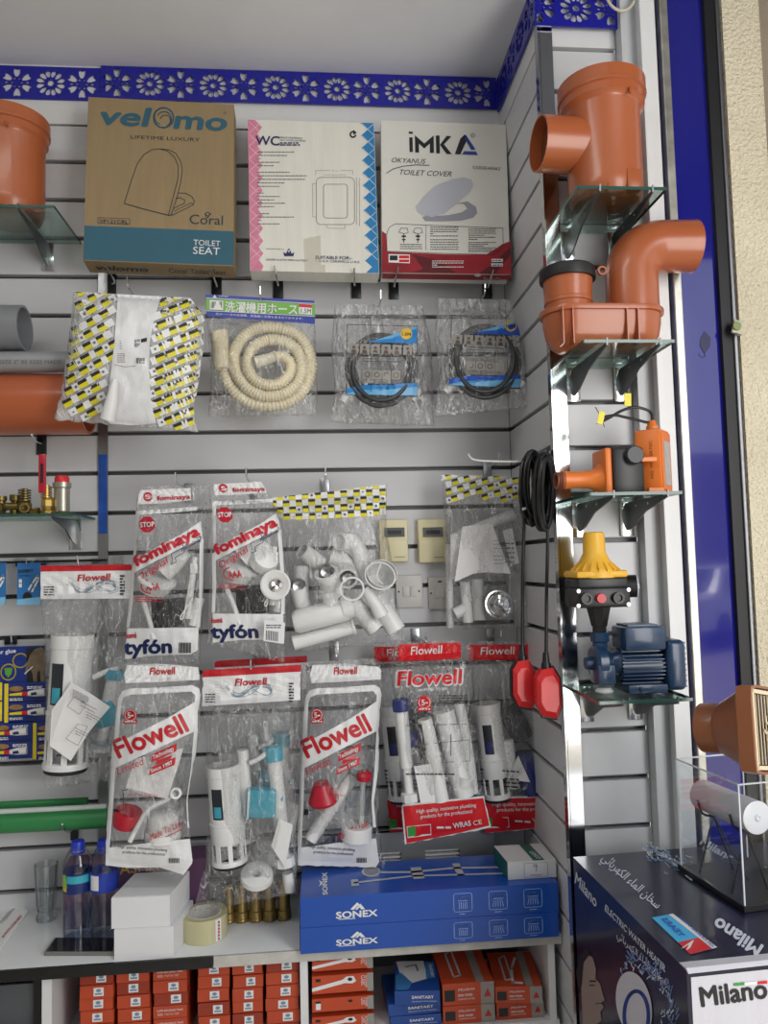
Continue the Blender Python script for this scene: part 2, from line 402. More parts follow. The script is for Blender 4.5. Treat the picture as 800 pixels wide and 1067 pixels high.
# mirror-finished metal corner and joint strips
struct('trim_1', MB().box((XR + .0145, YP - .002, 1.42), (.030, .006, 2.83)).box((XR - .002, YP + .006, 1.42), (.005, .022, 2.83)), CHROME)
t2 = struct('trim_2', MB().box((XJ, -.004, 1.75), (.023, .006, 2.1)), STEEL)
bs = MB(); bs.box((XJ, -.0078, (PY(108, 474).z + PY(108, 556).z) / 2), (.021, .001, PY(108, 474).z - PY(108, 556).z))
bs.build('peeling_blue_film', mat('blue_film', (34, 82, 170), .3, bump=.3, bscale=40, var=.25, vscale=30), t2, 0)
# white aluminium posts and the blue glazed door leaf
struct('trim_3', MB().box((.716, YP - .012, 1.6), (.034, .04, 3.2)), mat('post_grey', (196, 198, 200), .4))
p3 = struct('trim_4', MB().box((.751, YP - .03, 1.6), (.036, .05, 3.2), bev=.003), WHITE)
struct('cover_lip', MB().box((.7315, YP - .058, 1.6), (.004, .012, 3.2)), WHITE, p3)
dl = struct('door_1', MB().box((.774, YP - .02, 1.6), (.010, .03, 3.2)), mat('door_blue_edge', (26, 28, 110), .35))
struct('door_stile', MB().box((.789, YP - .033, 1.6), (.018, .045, 3.2), bev=.002), mat('worn_silver', (196, 194, 184), .32, metal=.75, var=.25, vscale=25), dl)
GB = mat('blue_glazing', (22, 24, 132), .02, coat=1, spec=.6)
GB.node_tree.nodes['Principled BSDF'].inputs['Coat IOR'].default_value = 1.75
struct('pane', MB().box((.846, YP - .02, 1.6), (.098, .008, 3.2)), GB, dl)
struct('rubber_seal', MB().box((.906, YP - .026, 1.6), (.024, .02, 3.2)), RUBBER, dl)
struct('hinge_stile', MB().box((.9225, YP - .03, 1.6), (.009, .024, 3.2), bev=.002), STEEL, dl)
sd = MB()
g0 = [PY(x, y, YP - .0245) for x, y in ((734, 345), (740, 352), (739.5, 361), (734, 369), (729, 360), (730, 352))]
sd.add([p for p in g0] + [p + Vector((0, -.0008, 0)) for p in g0], [(0, 1, 2, 3, 4, 5), (6, 7, 8, 9, 10, 11)])
sd.tube([PY(x, y, YP - .0245) for x, y in ((734, 369), (734.5, 371), (732, 372.5), (729, 371), (727.5, 368.5))], .0009, 6)
sd.build('fish_sticker', mat('sticker_navy', (16, 18, 76), .4), dl, 0)
PLAS = mat('rough_plaster', (226, 216, 190), .9, bump=1, bscale=130, var=.07, vscale=5)
PLAS.node_tree.nodes['Bump'].inputs['Distance'].default_value = .012
struct('wall_outside', MB().box((.966, YP + .15, 1.6), (.078, .40, 3.2)).box((1.019, YP + .17, 1.6), (.03, .38, 3.2)), PLAS)
struct('wall_outside_column', MB().box((1.4, YP + .3, 1.6), (.74, .4, 3.2)), mat('grey_render', (150, 140, 124), .9, bump=.6, bscale=50, var=.15))
# ---------------------------------------------------------------- pierced blue frieze
def ell(cx, cy, a, b, rot=0, n=10, tap=0):
    q = []
    for i in range(n):
        t = 2 * math.pi * i / n; x = a * math.cos(t); y = b * math.sin(t) * (1 + tap * math.cos(t))
        q.append((cx + x * math.cos(rot) - y * math.sin(rot), cy + x * math.sin(rot) + y * math.cos(rot)))
    return q
def bell(cx, cy, s, rot):
    q = [(-.9, -.25), (-.2, -.62), (.7, -.75), (1.0, -.45), (.72, -.12), (.95, .0), (.72, .12), (1.0, .45), (.7, .75), (-.2, .62), (-.9, .25)]
    return [(cx + s * (x * math.cos(rot) - y * math.sin(rot)), cy + s * (x * math.sin(rot) + y * math.cos(rot))) for x, y in q]
TW, TH = .1645, .089
HOLES = [ell(.126, .0445, .0085, .0085, n=12)]
for i in range(12):
    a = math.radians(15 + 30 * i)
    r0, r1 = .0150, (.0375 if abs(math.sin(a)) < .8 else .0345)
    HOLES.append(ell(.126 + math.cos(a) * (r0 + r1) / 2, .0445 + math.sin(a) * (r0 + r1) / 2, (r1 - r0) / 2, .0064, a, 9, .35))
for a in (90, 210, 330, 270, 30, 150):
    A = math.radians(a); HOLES.append(bell(.041 + .0262 * math.cos(A),   .0445 + .0262 * math.sin(A), .0125, A))
for a in (60, 120, 180, 240, 300, 0):
    A = math.radians(a); HOLES.append(ell(.041 + .0125 * math.cos(A), .0445 + .0125 * math.sin(A), .0040, .0028, A, 8))
for a in (0, 180):
    A = math.radians(a); HOLES.append(ell(.041 + .0265 * math.cos(A), .0445, .0045, .0034, A, 8))
def frieze(name, o, ux, nrm, L, z0, start=0.0, th=.0045):
    o = Vector(o); ux = Vector(ux); nrm = Vector(nrm); mb = MB(); s = -start
    def W(x, z, d): return o + ux * x + Vector((0, 0, z0 + z)) - nrm * d
    while s < L - 1e-6:
        x0, x1 = max(s, 0), min(s + TW, L)
        hs = [[(x + s, z) for x, z in h] for h in HOLES]; hs = [h for h in hs if min(p[0] for p in h) > x0 + .001 and max(p[0] for p in h) < x1 - .001]
        loops = [[(x0, 0), (x1, 0), (x1, TH), (x0, TH)]] + hs
        flat = [p for l in loops for p in l]; tri = tessellate_polygon([[Vector((x, z, 0)) for x, z in l] for l in loops]); n = len(flat)
        vs = [W(x, z, 0) for x, z in flat] + [W(x, z, th) for x, z in flat]
        fs = [tuple(t) for t in tri] + [tuple(i + n for i in t) for t in tri]; b = 0
        for l in loops:
            m = len(l); fs += [(b + i, b + (i + 1) % m, n + b + (i + 1) % m, n + b + i) for i in range(m)]; b += m
        mb.add(vs, fs); s += TW
    return struct(name, mb, BLUE)
XF = PY(105, 85, -.012).x
frieze('trim_5', (-1.5, -.005, 0), (1, 0, 0), (0, -1, 0), XF + 1.5 + .01, 2.850, (.126 - (PY(52, 85, -.01).x + 1.5)) % TW)
frieze('trim_6', (XF, -.0115, 0), (1, 0, 0), (0, -1, 0), XR - XF - .006, 2.853)
frieze('trim_7', (XR - .008, -.02, 0), (0, -1, 0), (-1, 0, 0), .377, 2.838, .05)
frieze('trim_8', (XR - .012, YP - .016, 0), (1, 0, 0), (0, -1, 0), .206, 2.812, .03)
# ---------------------------------------------------------------- counter with open shelves below
CT = .80; YC = -.288
ct = thing('display_counter', 'white laminate counter with open shelves below the slatted wall', 'counter')
MB().box((-.79, YC / 2 + .0, CT - .0105), (2.62 - .004, -YC - .004, .021), bev=.002).build('worktop', mat('counter_white', (224, 227, 229), .22, var=.04, vscale=4, coat=.2), ct)
xe = PY(222, 995, YC).x; xe2 = PY(312, 990, YC).x
MB().box(((-2.1 + xe) / 2, YC - .003, CT - .0115), (xe + 2.1, .006, .023)).build('edge_strip', mat('black_edge', (22, 22, 24), .3, var=.3, vscale=30), ct)
MB().box(((xe + XR) / 2 + .0, YC - .003, CT - .0115), (XR - xe - .004, .006, .023)).build('edge_strip', mat('worn_white_edge', (190, 188, 182), .5, var=.15, vscale=30), ct)
for px0, px1, m in ((34, 42, BLACK), (43, 78, WHITE), (313, 321, WHITE), (573, 580, WHITE)):
    xa, xb = PY(px0, 1045, YC).x, PY(px1, 1045, YC).x
    if px0 == 43: xb = xa + .02
    MB().box(((xa + xb) / 2, YC / 2, .389), (xb - xa, -YC - .006, .778)).build('upright', m, ct)
MB().box((-.2, YC / 2, .50), (1.42, -YC - .01, .02)).build('shelf_board', WHITE, ct)
MB().box((-.79, -.006, .38), (2.6, .008, .76)).build('back_panel', mat('cabinet_back', (90, 92, 96), .6), ct)
MB().box(((-2.1 + PY(33, 1045, YC).x) / 2, YC + .02, .38), (2.1 + PY(33, 1045, YC).x, .006, .76)).build('side_glass', mat('dark_glass', (70, 74, 80), .08, coat=.5), ct)
# ================================================================ boxes leaning on hooks at the top
class Zm:
    def __init__(s, surf, x0, y0, k): s.s = surf; s.x0 = x0; s.y0 = y0; s.k = k
    def at(s, x, y, off=0): return s.s.at(s.x0 + x / s.k, s.y0 + y / s.k, off)
def zp(x0, y0, k, pts): return [(x0 + x / k, y0 + y / k) for x, y in pts]
def leanbox(root, c4, Yt, Yb, th, m, name='carton', bev=.0015):
    f = [PY(*c4[0], Yt), PY(*c4[1], Yt), PY(*c4[2], Yb), PY(*c4[3], Yb)]
    n = (f[1] - f[0]).cross(f[3] - f[0]).normalized(); n = -n if n.y > 0 else n
    b = [p - n * th for p in f]
    MB().hexa(f, b).build(name, m, root, 0)
    bn = (f[3] - f[2]).cross(n).normalized()
    return Plane(f[0], n), Plane(f[2], bn), f, b
HOOKN = []
def hook(label, plate, path, plate_size=(.024, .055), r=.0022, m=None, cat='hook', group='chrome display hooks in the slatted wall'):
    """plate=(px,py) of its middle on the back wall; path = list of (px,py,Y) for the wire"""
    t = thing('display_hook', label, cat, group)
    p = PY(*plate, 0)
    MB().box((p.x, -.004, p.z), (plate_size[0], .005, plate_size[1]), bev=.001).box((p.x, .004, p.z + plate_size[1] / 2 - .003), (plate_size[0], .016, .004)).build('backplate', m or DARKSTEEL, t)
    pts = [Vector((p.x, -.004, p.z + .012))] + [PY(*q) for q in path]
    MB().tube(smoothpts(pts, 4), r, 8).build('prong', CHROME, t)
    return t
def pocket_hook(label, px, py, yl, tip=None, dz=.0):
    """hook whose wire comes straight out of the wall at z of pixel (px,py) at depth yl"""
    e = PY(px, py, yl); t = thing('display_hook', label, 'hook', 'chrome display hooks in the slatted wall')
    MB().box((e.x, -.004, e.z - .01), (.022, .005, .05), bev=.001).box((e.x, .004, e.z + .012), (.022, .016, .004)).build('backplate', STEEL, t)
    MB().tube(smoothpts([(e.x, -.004, e.z + dz - .004), (e.x, yl * .5, e.z - .003), (e.x, yl, e.z - .002), (e.x, yl - .012, e.z + .006), (e.x, yl - .016, e.z + .02)], 4), .0022, 8).build('prong', CHROME, t)
    return t
# velomo
vb = thing('toilet_seat_box', 'brown cardboard toilet seat box with teal band, standing on wall hooks', 'box', 'toilet seat boxes on the top hooks')
pl, pb, f, b = leanbox(vb, [(92, 101), (243.5, 109), (243.5, 277.5), (86.5, 271.5)], -.085, -.14, .058, CARD)
z = Zm(pl, 80, 90, 4.444); zb = Zm(pb, 80, 90, 4.444)
d = Decal(z, TEAL, vb, 'printed_band')
d.poly([(36, 645), (727, 672), (727, 829), (31, 803)]); d.build()
d = Decal(z, TEAL, vb, 'lettering', .0009)
d.text('vel', (112, 176), (340, 186), 88, bold=.035, shear=.12); d.text('mo', (452, 194), (690, 206), 88, bold=.035, shear=.1)
d.ring((402, 146), 46, 7); d.ring((404, 152), 34, 5, a0=-2.6, a1=1.2); d.ring((410, 158), 24, 4, a0=-2.8, a1=.4); d.ring((398, 140), 38, 4, a0=1.9, a1=4.6); d.ring((686, 124), 6, 1.5, n=10)
d.build()
DK = mat('print_dark_teal', (44, 58, 66), .6)
d = Decal(z, DK, vb, 'line_drawing', .0009)
d.text('LIFETIME LUXURY', (250, 243), (570, 256), 17)
d.line([(220, 543), (252, 440), (280, 360), (310, 318), (345, 295), (380, 290), (420, 300), (452, 328), (470, 370), (468, 430), (450, 500), (425, 596)], 3.2)
d.line([(380, 290), (425, 294), (460, 312), (482, 350), (489, 392), (482, 440), (466, 510), (438, 594)], 3.2)
d.line([(220, 543), (300, 566), (425, 598), (442, 596)], 4.5)
d.line([(470, 494), (505, 496), (532, 510), (545, 532), (540, 548), (515, 562), (442, 597)], 3.2); d.line([(458, 520), (480, 516), (500, 528), (498, 542), (450, 565)], 3); d.line([(540, 548), (530, 540), (452, 578)], 2.5)
d.text('VP121CRL', (105, 632), (238, 638), 17, bold=.01); d.line([(98, 608), (245, 614), (245, 640), (98, 634)], 2, True)
d.text('Coral', (522, 637), (676, 642), 46); d.ring((606, 592), 9, 3, n=8); d.line([(592, 590), (604, 612), (622, 588)], 3)
d.build()
d = Decal(z, WPRINT, vb, 'lettering', .0012); d.text('TOILET', (540, 736), (664, 742), 27); d.text('SEAT', (538, 776), (662, 782), 35); d.build()
d = Decal(zb, DK, vb, 'lettering'); d.text('velomo', (88, 848), (330, 858), 22, bold=.03); d.text('Coral Toilet Seat', (425, 862), (690, 872), 22); d.build()
# WC
wb = thing('toilet_seat_box', 'white toilet seat box lettered WC with pink and blue diamond edges', 'box', 'toilet seat boxes on the top hooks')
WBOX = mat('white_carton', (226, 225, 216), .6, bump=.08, bscale=70, var=.04, vscale=14, stretch=(5, 1, .3))
pl, pb, f, b = leanbox(wb, [(258, 124.5), (389.5, 128.5), (395, 285), (260.5, 282)], -.075, -.125, .05, WBOX)
z = Zm(pl, 250, 110, 5.333)
PINK = mat('print_pink', (216, 132, 160), .6, var=.12, vscale=40); LBLUE = mat('print_sky_blue', (40, 128, 186), .5)
d = Decal(z, PINK, wb, 'pink_edge')
pts = [(43, 79), (80, 80)]
for i in range(12): pts += [(122 + i * .8, 122 + i * 70), (96 + i * .8, 157 + i * 70)]
d.poly([(43, 79), (84, 80)] + [p for p in pts[2:] if p[1] < 905] + [(120, 918), (58, 917)]); d.build()
d = Decal(z, LBLUE, wb, 'blue_edge'); q = [(742, 98), (668, 96)]
for i in range(12): q += [(708 + i * 2.4, 133 + i * 69.5), (672 + i * 2.3, 167 + i * 69.5)]
d.poly([p for p in q if p[1] < 915] + [(700, 930), (771, 931)]); d.build()
d = Decal(z, WPRINT, wb, 'white_lines', .001)
for i in range(12):
    y = 97 + i * 69.5; x = 712 + i * 2.3
    if y < 840: d.line([(x - 36, y + 2), (x + 30, y + 68)], 2.5); d.line([(x - 36, y + 66), (x + 30, y + 6)], 2.5)
    y = 90 + i * 70; x = 70 + i * .8
    if y < 840: d.line([(x - 20, y), (x + 50, y + 66)], 2); d.line([(x - 20, y + 66), (x + 50, y + 2)], 2)
d.build()
NAVY = mat('print_navy', (38, 40, 92), .5)
d = Decal(z, NAVY, wb, 'lettering', .0014)
d.text('WC', (86, 219), (218, 223), 52, bold=.02); d.text('SEDILE UNIVERSALE', (222, 184), (346, 188), 10); d.text('SEAT COVER UNIVERSAL', (222, 198), (366, 202), 9); d.scribble(222, 204, 334, 226, 2, 7, 3)
d.text('UNDER PLASTIC PIPES FACTORY', (145, 862), (378, 868), 11); d.text('MANUFACTURED BY', (146, 800), (246, 803), 6)
d.poly([(246, 838), (241, 815), (257, 824), (263, 806), (272, 820), (281, 806), (286, 825), (302, 816), (297, 838)]); d.ring((272, 802), 4, 3, n=8)
d.text('SUITABLE FOR:-', (418, 853), (622, 857), 18, bold=.01); d.text('1. R.A.K CERAMICS U.A.E.', (420, 870), (668, 877), 13)
d.build()
d = Decal(z, INK, wb, 'recycling_arrow', .0012); d.ring((628, 162), 15, 8, a0=.3, a1=5.2); d.poly([(630, 136), (648, 152), (630, 166)]); d.build()
d = Decal(z, GREYINK, wb, 'small_print', .001)
for y0, y1, n in ((250, 345, 5), (362, 460, 5), (478, 572, 5), (592, 668, 4)):
    r = random.Random(y0)
    for i in range(n): d.scribble(96, y0 + (y1 - y0) * i / n, r.choice((190, 220, 246, 300, 372)), y0 + (y1 - y0) * (i + 1) / n, 1, 5, y0 + i)
def rrect(x0, y0, x1, y1, r, n=4):
    q = []
    for cx, cy, a in ((x1 - r, y0 + r, -90), (x1 - r, y1 - r, 0), (x0 + r, y1 - r, 90), (x0 + r, y0 + r, 180)):
        for i in range(n + 1): A = math.radians(a + 90 * i / n); q.append((cx + r * math.cos(A), cy + r * math.sin(A)))
    return q
d.line(rrect(424, 400, 636, 662, 26), 2.5, True); d.line(rrect(464, 438, 597, 626, 16), 2.5, True)
for a in (((420, 362), (500, 362)), ((560, 362), (626, 362)), ((462, 386), (508, 386)), ((550, 386), (590, 386)), ((420, 362), (420, 385)), ((626, 362), (626, 385)), ((404, 436), (404, 620)), ((400, 436), (425, 436)), ((404, 620), (425, 620)), ((648, 402), (648, 662)), ((664, 402), (664, 670)), ((480, 664), (484, 682)), ((484, 682), (584, 684)), ((584, 684), (584, 664))): d.line(a, 1.6)
d.text('35 cm', (510, 365), (545, 366), 6); d.text('22 cm', (512, 389), (546, 390), 6)
d.build()
d = Decal(z, mat('packing_tape', (206, 202, 184), .2, alpha=.35, bump=.4, bscale=60), wb, 'tape_patch', .0016); d.poly([(354, 742), (448, 722), (450, 885), (474, 886), (474, 926), (360, 924)]); d.build()
# IMKA
ib = thing('toilet_seat_box', 'white and red toilet cover box with grey seat picture, rightmost of three', 'box', 'toilet seat boxes on the top hooks')
IBOX = mat('satin_white_carton', (222, 221, 214), .35, var=.03)
pl, pb, f, b = leanbox(ib, [(397, 125.5), (527, 130), (531.5, 286), (398, 283.5)], -.075, -.135, .05, IBOX)
z = Zm(pl, 390, 110, 5.161)
MAR = mat('print_maroon', (150, 30, 42), .35, var=.25, vscale=12)
d = Decal(z, MAR, ib, 'red_band')
d.poly([(41, 675), (62, 690), (68, 786), (380, 800), (600, 803), (690, 745), (733, 728), (735, 908), (40, 898)]); d.build()
d = Decal(z, mat('print_dark_red', (90, 18, 28), .35), ib, 'red_shapes', .0009)
d.poly([(205, 800), (330, 830), (440, 900), (200, 898), (260, 880)]); d.poly([(560, 905), (640, 850), (733, 760), (733, 800), (650, 905)]); d.build()
d = Decal(z, INK, ib, 'lettering', .0009)
d.poly([(187, 172), (205, 172), (207, 250), (189, 252)]); d.poly([(184, 141), (206, 142), (206, 154), (184, 152)])
d.poly([(217, 160), (268, 205), (318, 162), (320, 256), (298, 256), (298, 205), (268, 232), (239, 206), (240, 254), (219, 253)])
d.poly([(330, 162), (350, 162), (352, 258), (332, 258)]); d.poly([(388, 164), (414, 166), (374, 210), (416, 262), (388, 262), (352, 212)])
d.poly([(462, 178), (486, 156), (500, 180), (462, 264), (432, 262)])
d.text('OKYANUS', (92, 306), (276, 314), 27, shear=.3); d.text('TOILET COVER', (136, 372), (414, 383), 29, shear=.3); d.text('CODE:45062', (528, 341), (676, 349), 17)
d.line([(66, 364), (100, 342), (150, 328), (220, 320), (295, 322)], 4)
d.ring((529, 162), 11, 2.5, n=14); d.text('R', (524, 167), (534, 167), 9)
d.line([(68, 784), (66, 690), (80, 656), (112, 637), (690, 660), (692, 745), (676, 780), (640, 802), (380, 796), (68, 784)], 2.5)
d.line([(277, 645), (277, 778)], 2)
for x in (158, 234): d.line([(x - 26, 682), (x - 16, 660), (x + 18, 660), (x + 24, 684), (x, 690), (x - 26, 682)], 2.5); d.line([(x, 692), (x, 738)], 4); d.line([(x - 9, 704), (x + 9, 704)], 9); d.line([(x - 8, 722), (x + 8, 722)], 6)
d.scribble(138, 742, 256, 776, 3, 4, 5); d.scribble(300, 650, 452, 708, 5, 4, 6); d.scribble(300, 716, 452, 780, 5, 4, 7); d.scribble(505, 660, 652, 726, 6, 4, 8); d.scribble(505, 732, 652, 790, 6, 4, 9)
d.build()
d = Decal(z, mat('print_royal', (44, 70, 150), .4), ib, 'logo_stroke', .0009); d.poly([(482, 174), (492, 158), (544, 238), (520, 240)]); d.poly([(482, 246), (546, 248), (556, 268), (470, 264)]); d.build()
SEATG = mat('print_pale_grey', (186, 188, 198), .4); SEATD = mat('print_mid_grey', (150, 152, 164), .4)
d = Decal(z, SEATD, ib, 'seat_picture', .0009); d.poly([(258, 600), (300, 588), (340, 594), (400, 590), (470, 575), (500, 556), (480, 530), (440, 528), (500, 516), (545, 545), (552, 578), (530, 604), (460, 620), (360, 624), (272, 622)]); d.build()
d = Decal(z, SEATG, ib, 'seat_picture', .0012); d.poly([(222, 545), (262, 492), (330, 430), (420, 396), (480, 388), (520, 400), (530, 425), (510, 465), (450, 520), (380, 580), (310, 602), (250, 585), (230, 570)]); d.build()
d = Decal(z, WPRINT, ib, 'stickers', .0014); d.poly([(76, 800), (190, 803), (190, 850), (76, 845)]); d.rect(630, 826, 690, 842); d.rect(628, 850, 690, 866); d.scribble(310, 832, 480, 875, 4, 4, 4); d.build()
d = Decal(z, INK, ib, 'stickers', .0018); d.rect(82, 808, 124, 834); d.scribble(634, 828, 686, 866, 3, 5, 3); d.build()
d = Decal(z, REDF, ib, 'stickers', .0018); d.rect(132, 808, 186, 824); d.rect(132, 830, 186, 844); d.build()
d = Decal(Zm(pb, 390, 110, 5.161), MAR, ib, 'red_underside'); d.poly([(42, 902), (734, 912), (736, 940), (42, 930)]); d.build()
d = Decal(Zm(pb, 390, 110, 5.161), WPRINT, ib, 'lettering', .001); d.text('Toilet Cover', (585, 938), (712, 944), 18, shear=.3); d.disc((556, 910), 18, 9); d.build()
# the six hooks that carry them
for lab, plate, path in (
    ('display hook under left corner of the brown box', (116, 298), [(117, 296, -.06), (119, 292, -.12), (109, 276, -.155)]),
    ('display hook under right corner of the brown box', (226, 300), [(226, 299, -.06), (225, 295, -.12), (219, 279, -.155)]),
    ('display hook under left end of the WC box', (290, 300), [(290, 298, -.06), (289, 294, -.11), (286, 277, -.14)]),
    ('display hook under right end of the WC box', (371, 300), [(370, 298, -.06), (369, 294, -.11), (369, 279, -.14)]),
    ('display hook under left end of the white and red box', (410, 301), [(411, 299, -.06), (411, 296, -.12), (415, 278, -.15)]),
    ('display hook under right end of the white and red box', (507, 301), [(508, 300, -.06), (509, 297, -.12), (514, 281, -.15)])):
    hook(lab, plate, path, (.026, .06))
# ================================================================ hanging polythene bags
def resample(pl, n):
    L = [0]
    for a, b in zip(pl, pl[1:]): L.append(L[-1] + math.dist(a, b))
    out = []; k = 0
    for i in range(n + 1):
        t = L[-1] * i / n
        while k < len(pl) - 2 and L[k + 1] < t: k += 1
        u = (t - L[k]) / max(L[k + 1] - L[k], 1e-9); u = min(max(u, 0), 1)
        out.append((pl[k][0] + (pl[k + 1][0] - pl[k][0]) * u, pl[k][1] + (pl[k + 1][1] - pl[k][1]) * u))
    return out
def bag(root, left, right, Y, thick, m=FILM, Yt=None, seed=0, wr=.004, nu=30, nv=46, flat=.12, rays=True, name='film', hang=.5, back=.35, freq=14):
    """front and back sheet of a bag; left/right outlines top to bottom in pixels, centre plane at depth Y (Yt at the top)"""
    Yt = Y if Yt is None else Yt; L = resample(left, nv); R = resample(right, nv)
    fv = []; bv = []
    for j in range(nv + 1):
        t = j / nv; y0 = Yt + (Y - Yt) * t
        s = 0 if t < flat else (t - flat) / (1 - flat)
        prof = (math.sin(math.pi * min(1, s * 1.02) ** .62)) ** .7 if s > 0 else 0
        for i in range(nu + 1):
            u = i / nu; px = L[j][0] + (R[j][0] - L[j][0]) * u; py = L[j][1] + (R[j][1] - L[j][1]) * u
            bul = thick * prof * max(0, math.sin(math.pi * u)) ** .55
            edge = min(1, u * 8, (1 - u) * 8); te = min(1, (1 - t) * 10)
            w = noise.noise(Vector((px * .045, py * .03, seed))) + .6 * noise.noise(Vector((px * .13, py * .07, seed + 5)))
            if rays and t < .55:   # pull folds that fan out from the hook
                a = (u - hang) / (.12 + t * 1.3); w += 1.1 * math.sin(a * freq + seed) * (1 - t / .55) * (.3 + t)
            w *= wr * (.35 + .65 * min(edge, te) if t > .02 else .4)
            jx = 0 if 0 < i < nu else noise.noise(Vector((py * .12, i, seed))) * 1.2
            jy = 0 if j < nv else noise.noise(Vector((px * .12, 3, seed))) * 2.0
            fv.append(PY(px + jx, py + jy, y0 - bul * (1 - back) - w - .002)); bv.append(PY(px + jx, py + jy, y0 + bul * back + .002 - w * .4))
    q = nu + 1
    ff = [(j * q + i, j * q + i + 1, (j + 1) * q + i + 1, (j + 1) * q + i) for j in range(nv) for i in range(nu)]
    n = len(fv); fs = ff + [tuple(n + i for i in reversed(f)) for f in ff]
    for j in range(nv): fs += [(j * q, (j + 1) * q, n + (j + 1) * q, n + j * q), (j * q + nu, n + j * q + nu, n + (j + 1) * q + nu, (j + 1) * q + nu)]
    for i in range(nu): fs.append((nv * q + i, nv * q + i + 1, n + nv * q + i + 1, n + nv * q + i))
    me = bpy.data.meshes.new(name); me.from_pydata(fv + bv, [], fs); me.shade_smooth(); me.update()
    link(name, me, m, root)
    c = PY(sum(p[0] for p in L + R) / (2 * nv + 2), sum(p[1] for p in L + R) / (2 * nv + 2), Y)
    return Skin(fv, ff, Plane(c, (0, -1, 0)))
def inpoly(p, poly):
    x, y = p; c = False; j = len(poly) - 1
    for i in range(len(poly)):
        a, b = poly[i], poly[j]
        if (a[1] > y) != (b[1] > y) and x < (b[0] - a[0]) * (y - a[1]) / (b[1] - a[1]) + a[0]: c = not c
        j = i
    return c
YEL = mat('print_yellow', (222, 214, 50), .4); PBLK = mat('print_label_black', (44, 44, 40), .45); PW = mat('print_bag_white', (232, 233, 234), .4)
def tape_pattern(sf, root, regions, size=(9, 7), seed=1, whites=True):
    """rows of little white, yellow and black blocks printed on a bag; regions = (polygon, origin, step along, step down)"""
    w = Decal(sf, PW, root, 'white_blocks', .0008); ye = Decal(sf, YEL, root, 'yellow_blocks', .0010); bk = Decal(sf, PBLK, root, 'black_blocks', .0010); gr = Decal(sf, GREYINK, root, 'grey_dots', .0012)
    r = random.Random(seed)
    for poly, o, a, b in regions:
        la = math.hypot(*a); ax, ay = a[0] / la, a[1] / la; bx, by = -ay, ax
        for i in range(-40, 41):
            for j in range(-40, 41):
                p = (o[0] + i * a[0] + j * b[0] + r.uniform(-.5, .5), o[1] + i * a[1] + j * b[1] + r.uniform(-.5, .5))
                W, H = size[0] / 2 * r.uniform(.9, 1.1), size[1] / 2
                def quad(c, w0, h0, h1): return [(c[0] - ax * w0 + bx * h0, c[1] - ay * w0 + by * h0), (c[0] + ax * w0 + bx * h0, c[1] + ay * w0 + by * h0), (c[0] + ax * w0 + bx * h1, c[1] + ay * w0 + by * h1), (c[0] - ax * w0 + bx * h1, c[1] - ay * w0 + by * h1)]
                if inpoly(p, poly): ye.poly(quad(p, W, -H * .15, H)); bk.poly(quad(p, W, -H, -H * .15))
                c = (p[0] + a[0] / 2, p[1] + a[1] / 2)
                if whites and inpoly(c, poly):
                    w.poly(quad(c, W * .95, -H * .95, H * .95))
                    if (i + j) % 2 == 0: gr.disc(c, 1.5, n=7)
    for d in (w, ye, bk, gr): d.build()
MILK = film_mat('milky_film', haze=.55, refl=.6, bscale=26, bstr=.8, white=(.86, .87, .88))
CLEARW = film_mat('patterned_film', haze=.38, refl=.6, bscale=30, bstr=.9, white=(.8, .81, .82))
# ---- big bag with yellow and black block print
g = thing('hanging_bag', 'white bag with slanted yellow and black block print beside the grey pipe', 'bag', 'polythene bags on the wall')
Z3 = (40, 290, 4.444)
sf = bag(g, zp(*Z3, [(160, 62), (150, 200), (130, 360), (105, 540), (72, 655)]), zp(*Z3, [(700, 90), (770, 170), (765, 330), (735, 520), (715, 600), (742, 712)]), -.215, .085, CLEARW, Yt=-.22, seed=3, wr=.006, hang=.45, flat=.03)
d = Decal(sf, mat('white_plastic_sheet', (226, 228, 230), .35, bump=.15, bscale=30), g, 'white_sleeve', .0012, fine=5)
d.poly(zp(*Z3, [(366, 32), (430, 30), (490, 40), (585, 60), (560, 110), (535, 190), (515, 300), (512, 420), (520, 560), (545, 672), (430, 680), (330, 672), (302, 640), (330, 480), (352, 300), (366, 110)])); d.build()
mb = MB(); pxt(mb, [(112, 437, -.262), (116, 420, -.272), (120, 396, -.268)], [7.5, 6.5, 3], 12); mb.build('tube_end', WPLAS, g)
d = Decal(Zm(sf, *Z3), GREYINK, g, 'small_print', .0018); d.scribble(444, 282, 470, 318, 6, 4, 1); d.scribble(452, 368, 492, 394, 5, 4, 2); d.scribble(365, 345, 402, 392, 5, 3, 3); d.line([(350, 400), (400, 410), (450, 406)], 2); d.scribble(376, 285, 386, 330, 4, 3, 4); d.build()
d = Decal(Zm(sf, *Z3), INK, g, 'small_print', .0018); d.poly([(474, 282), (502, 274), (502, 292), (476, 298)]); d.build()
Lp = zp(*Z3, [(185, 62), (362, 36), (362, 130), (345, 330), (296, 630), (270, 645), (135, 640), (125, 560), (150, 290), (190, 180)])
Rp = zp(*Z3, [(585, 62), (690, 85), (765, 165), (768, 250), (735, 540), (715, 660), (735, 705), (600, 680), (545, 665), (518, 560), (514, 400), (522, 260), (550, 140)])
tape_pattern(sf, g, [(Lp, zp(*Z3, [(170, 292)])[0], (14.2, -7.6), (-1.5, 12.8)), (Rp, zp(*Z3, [(570, 265)])[0], (11.5, -4.6), (-.6, 11.6))], (9.5, 8), 4)
pocket_hook('display hook holding the white bag with slanted yellow print', 134.5, 300, -.225)
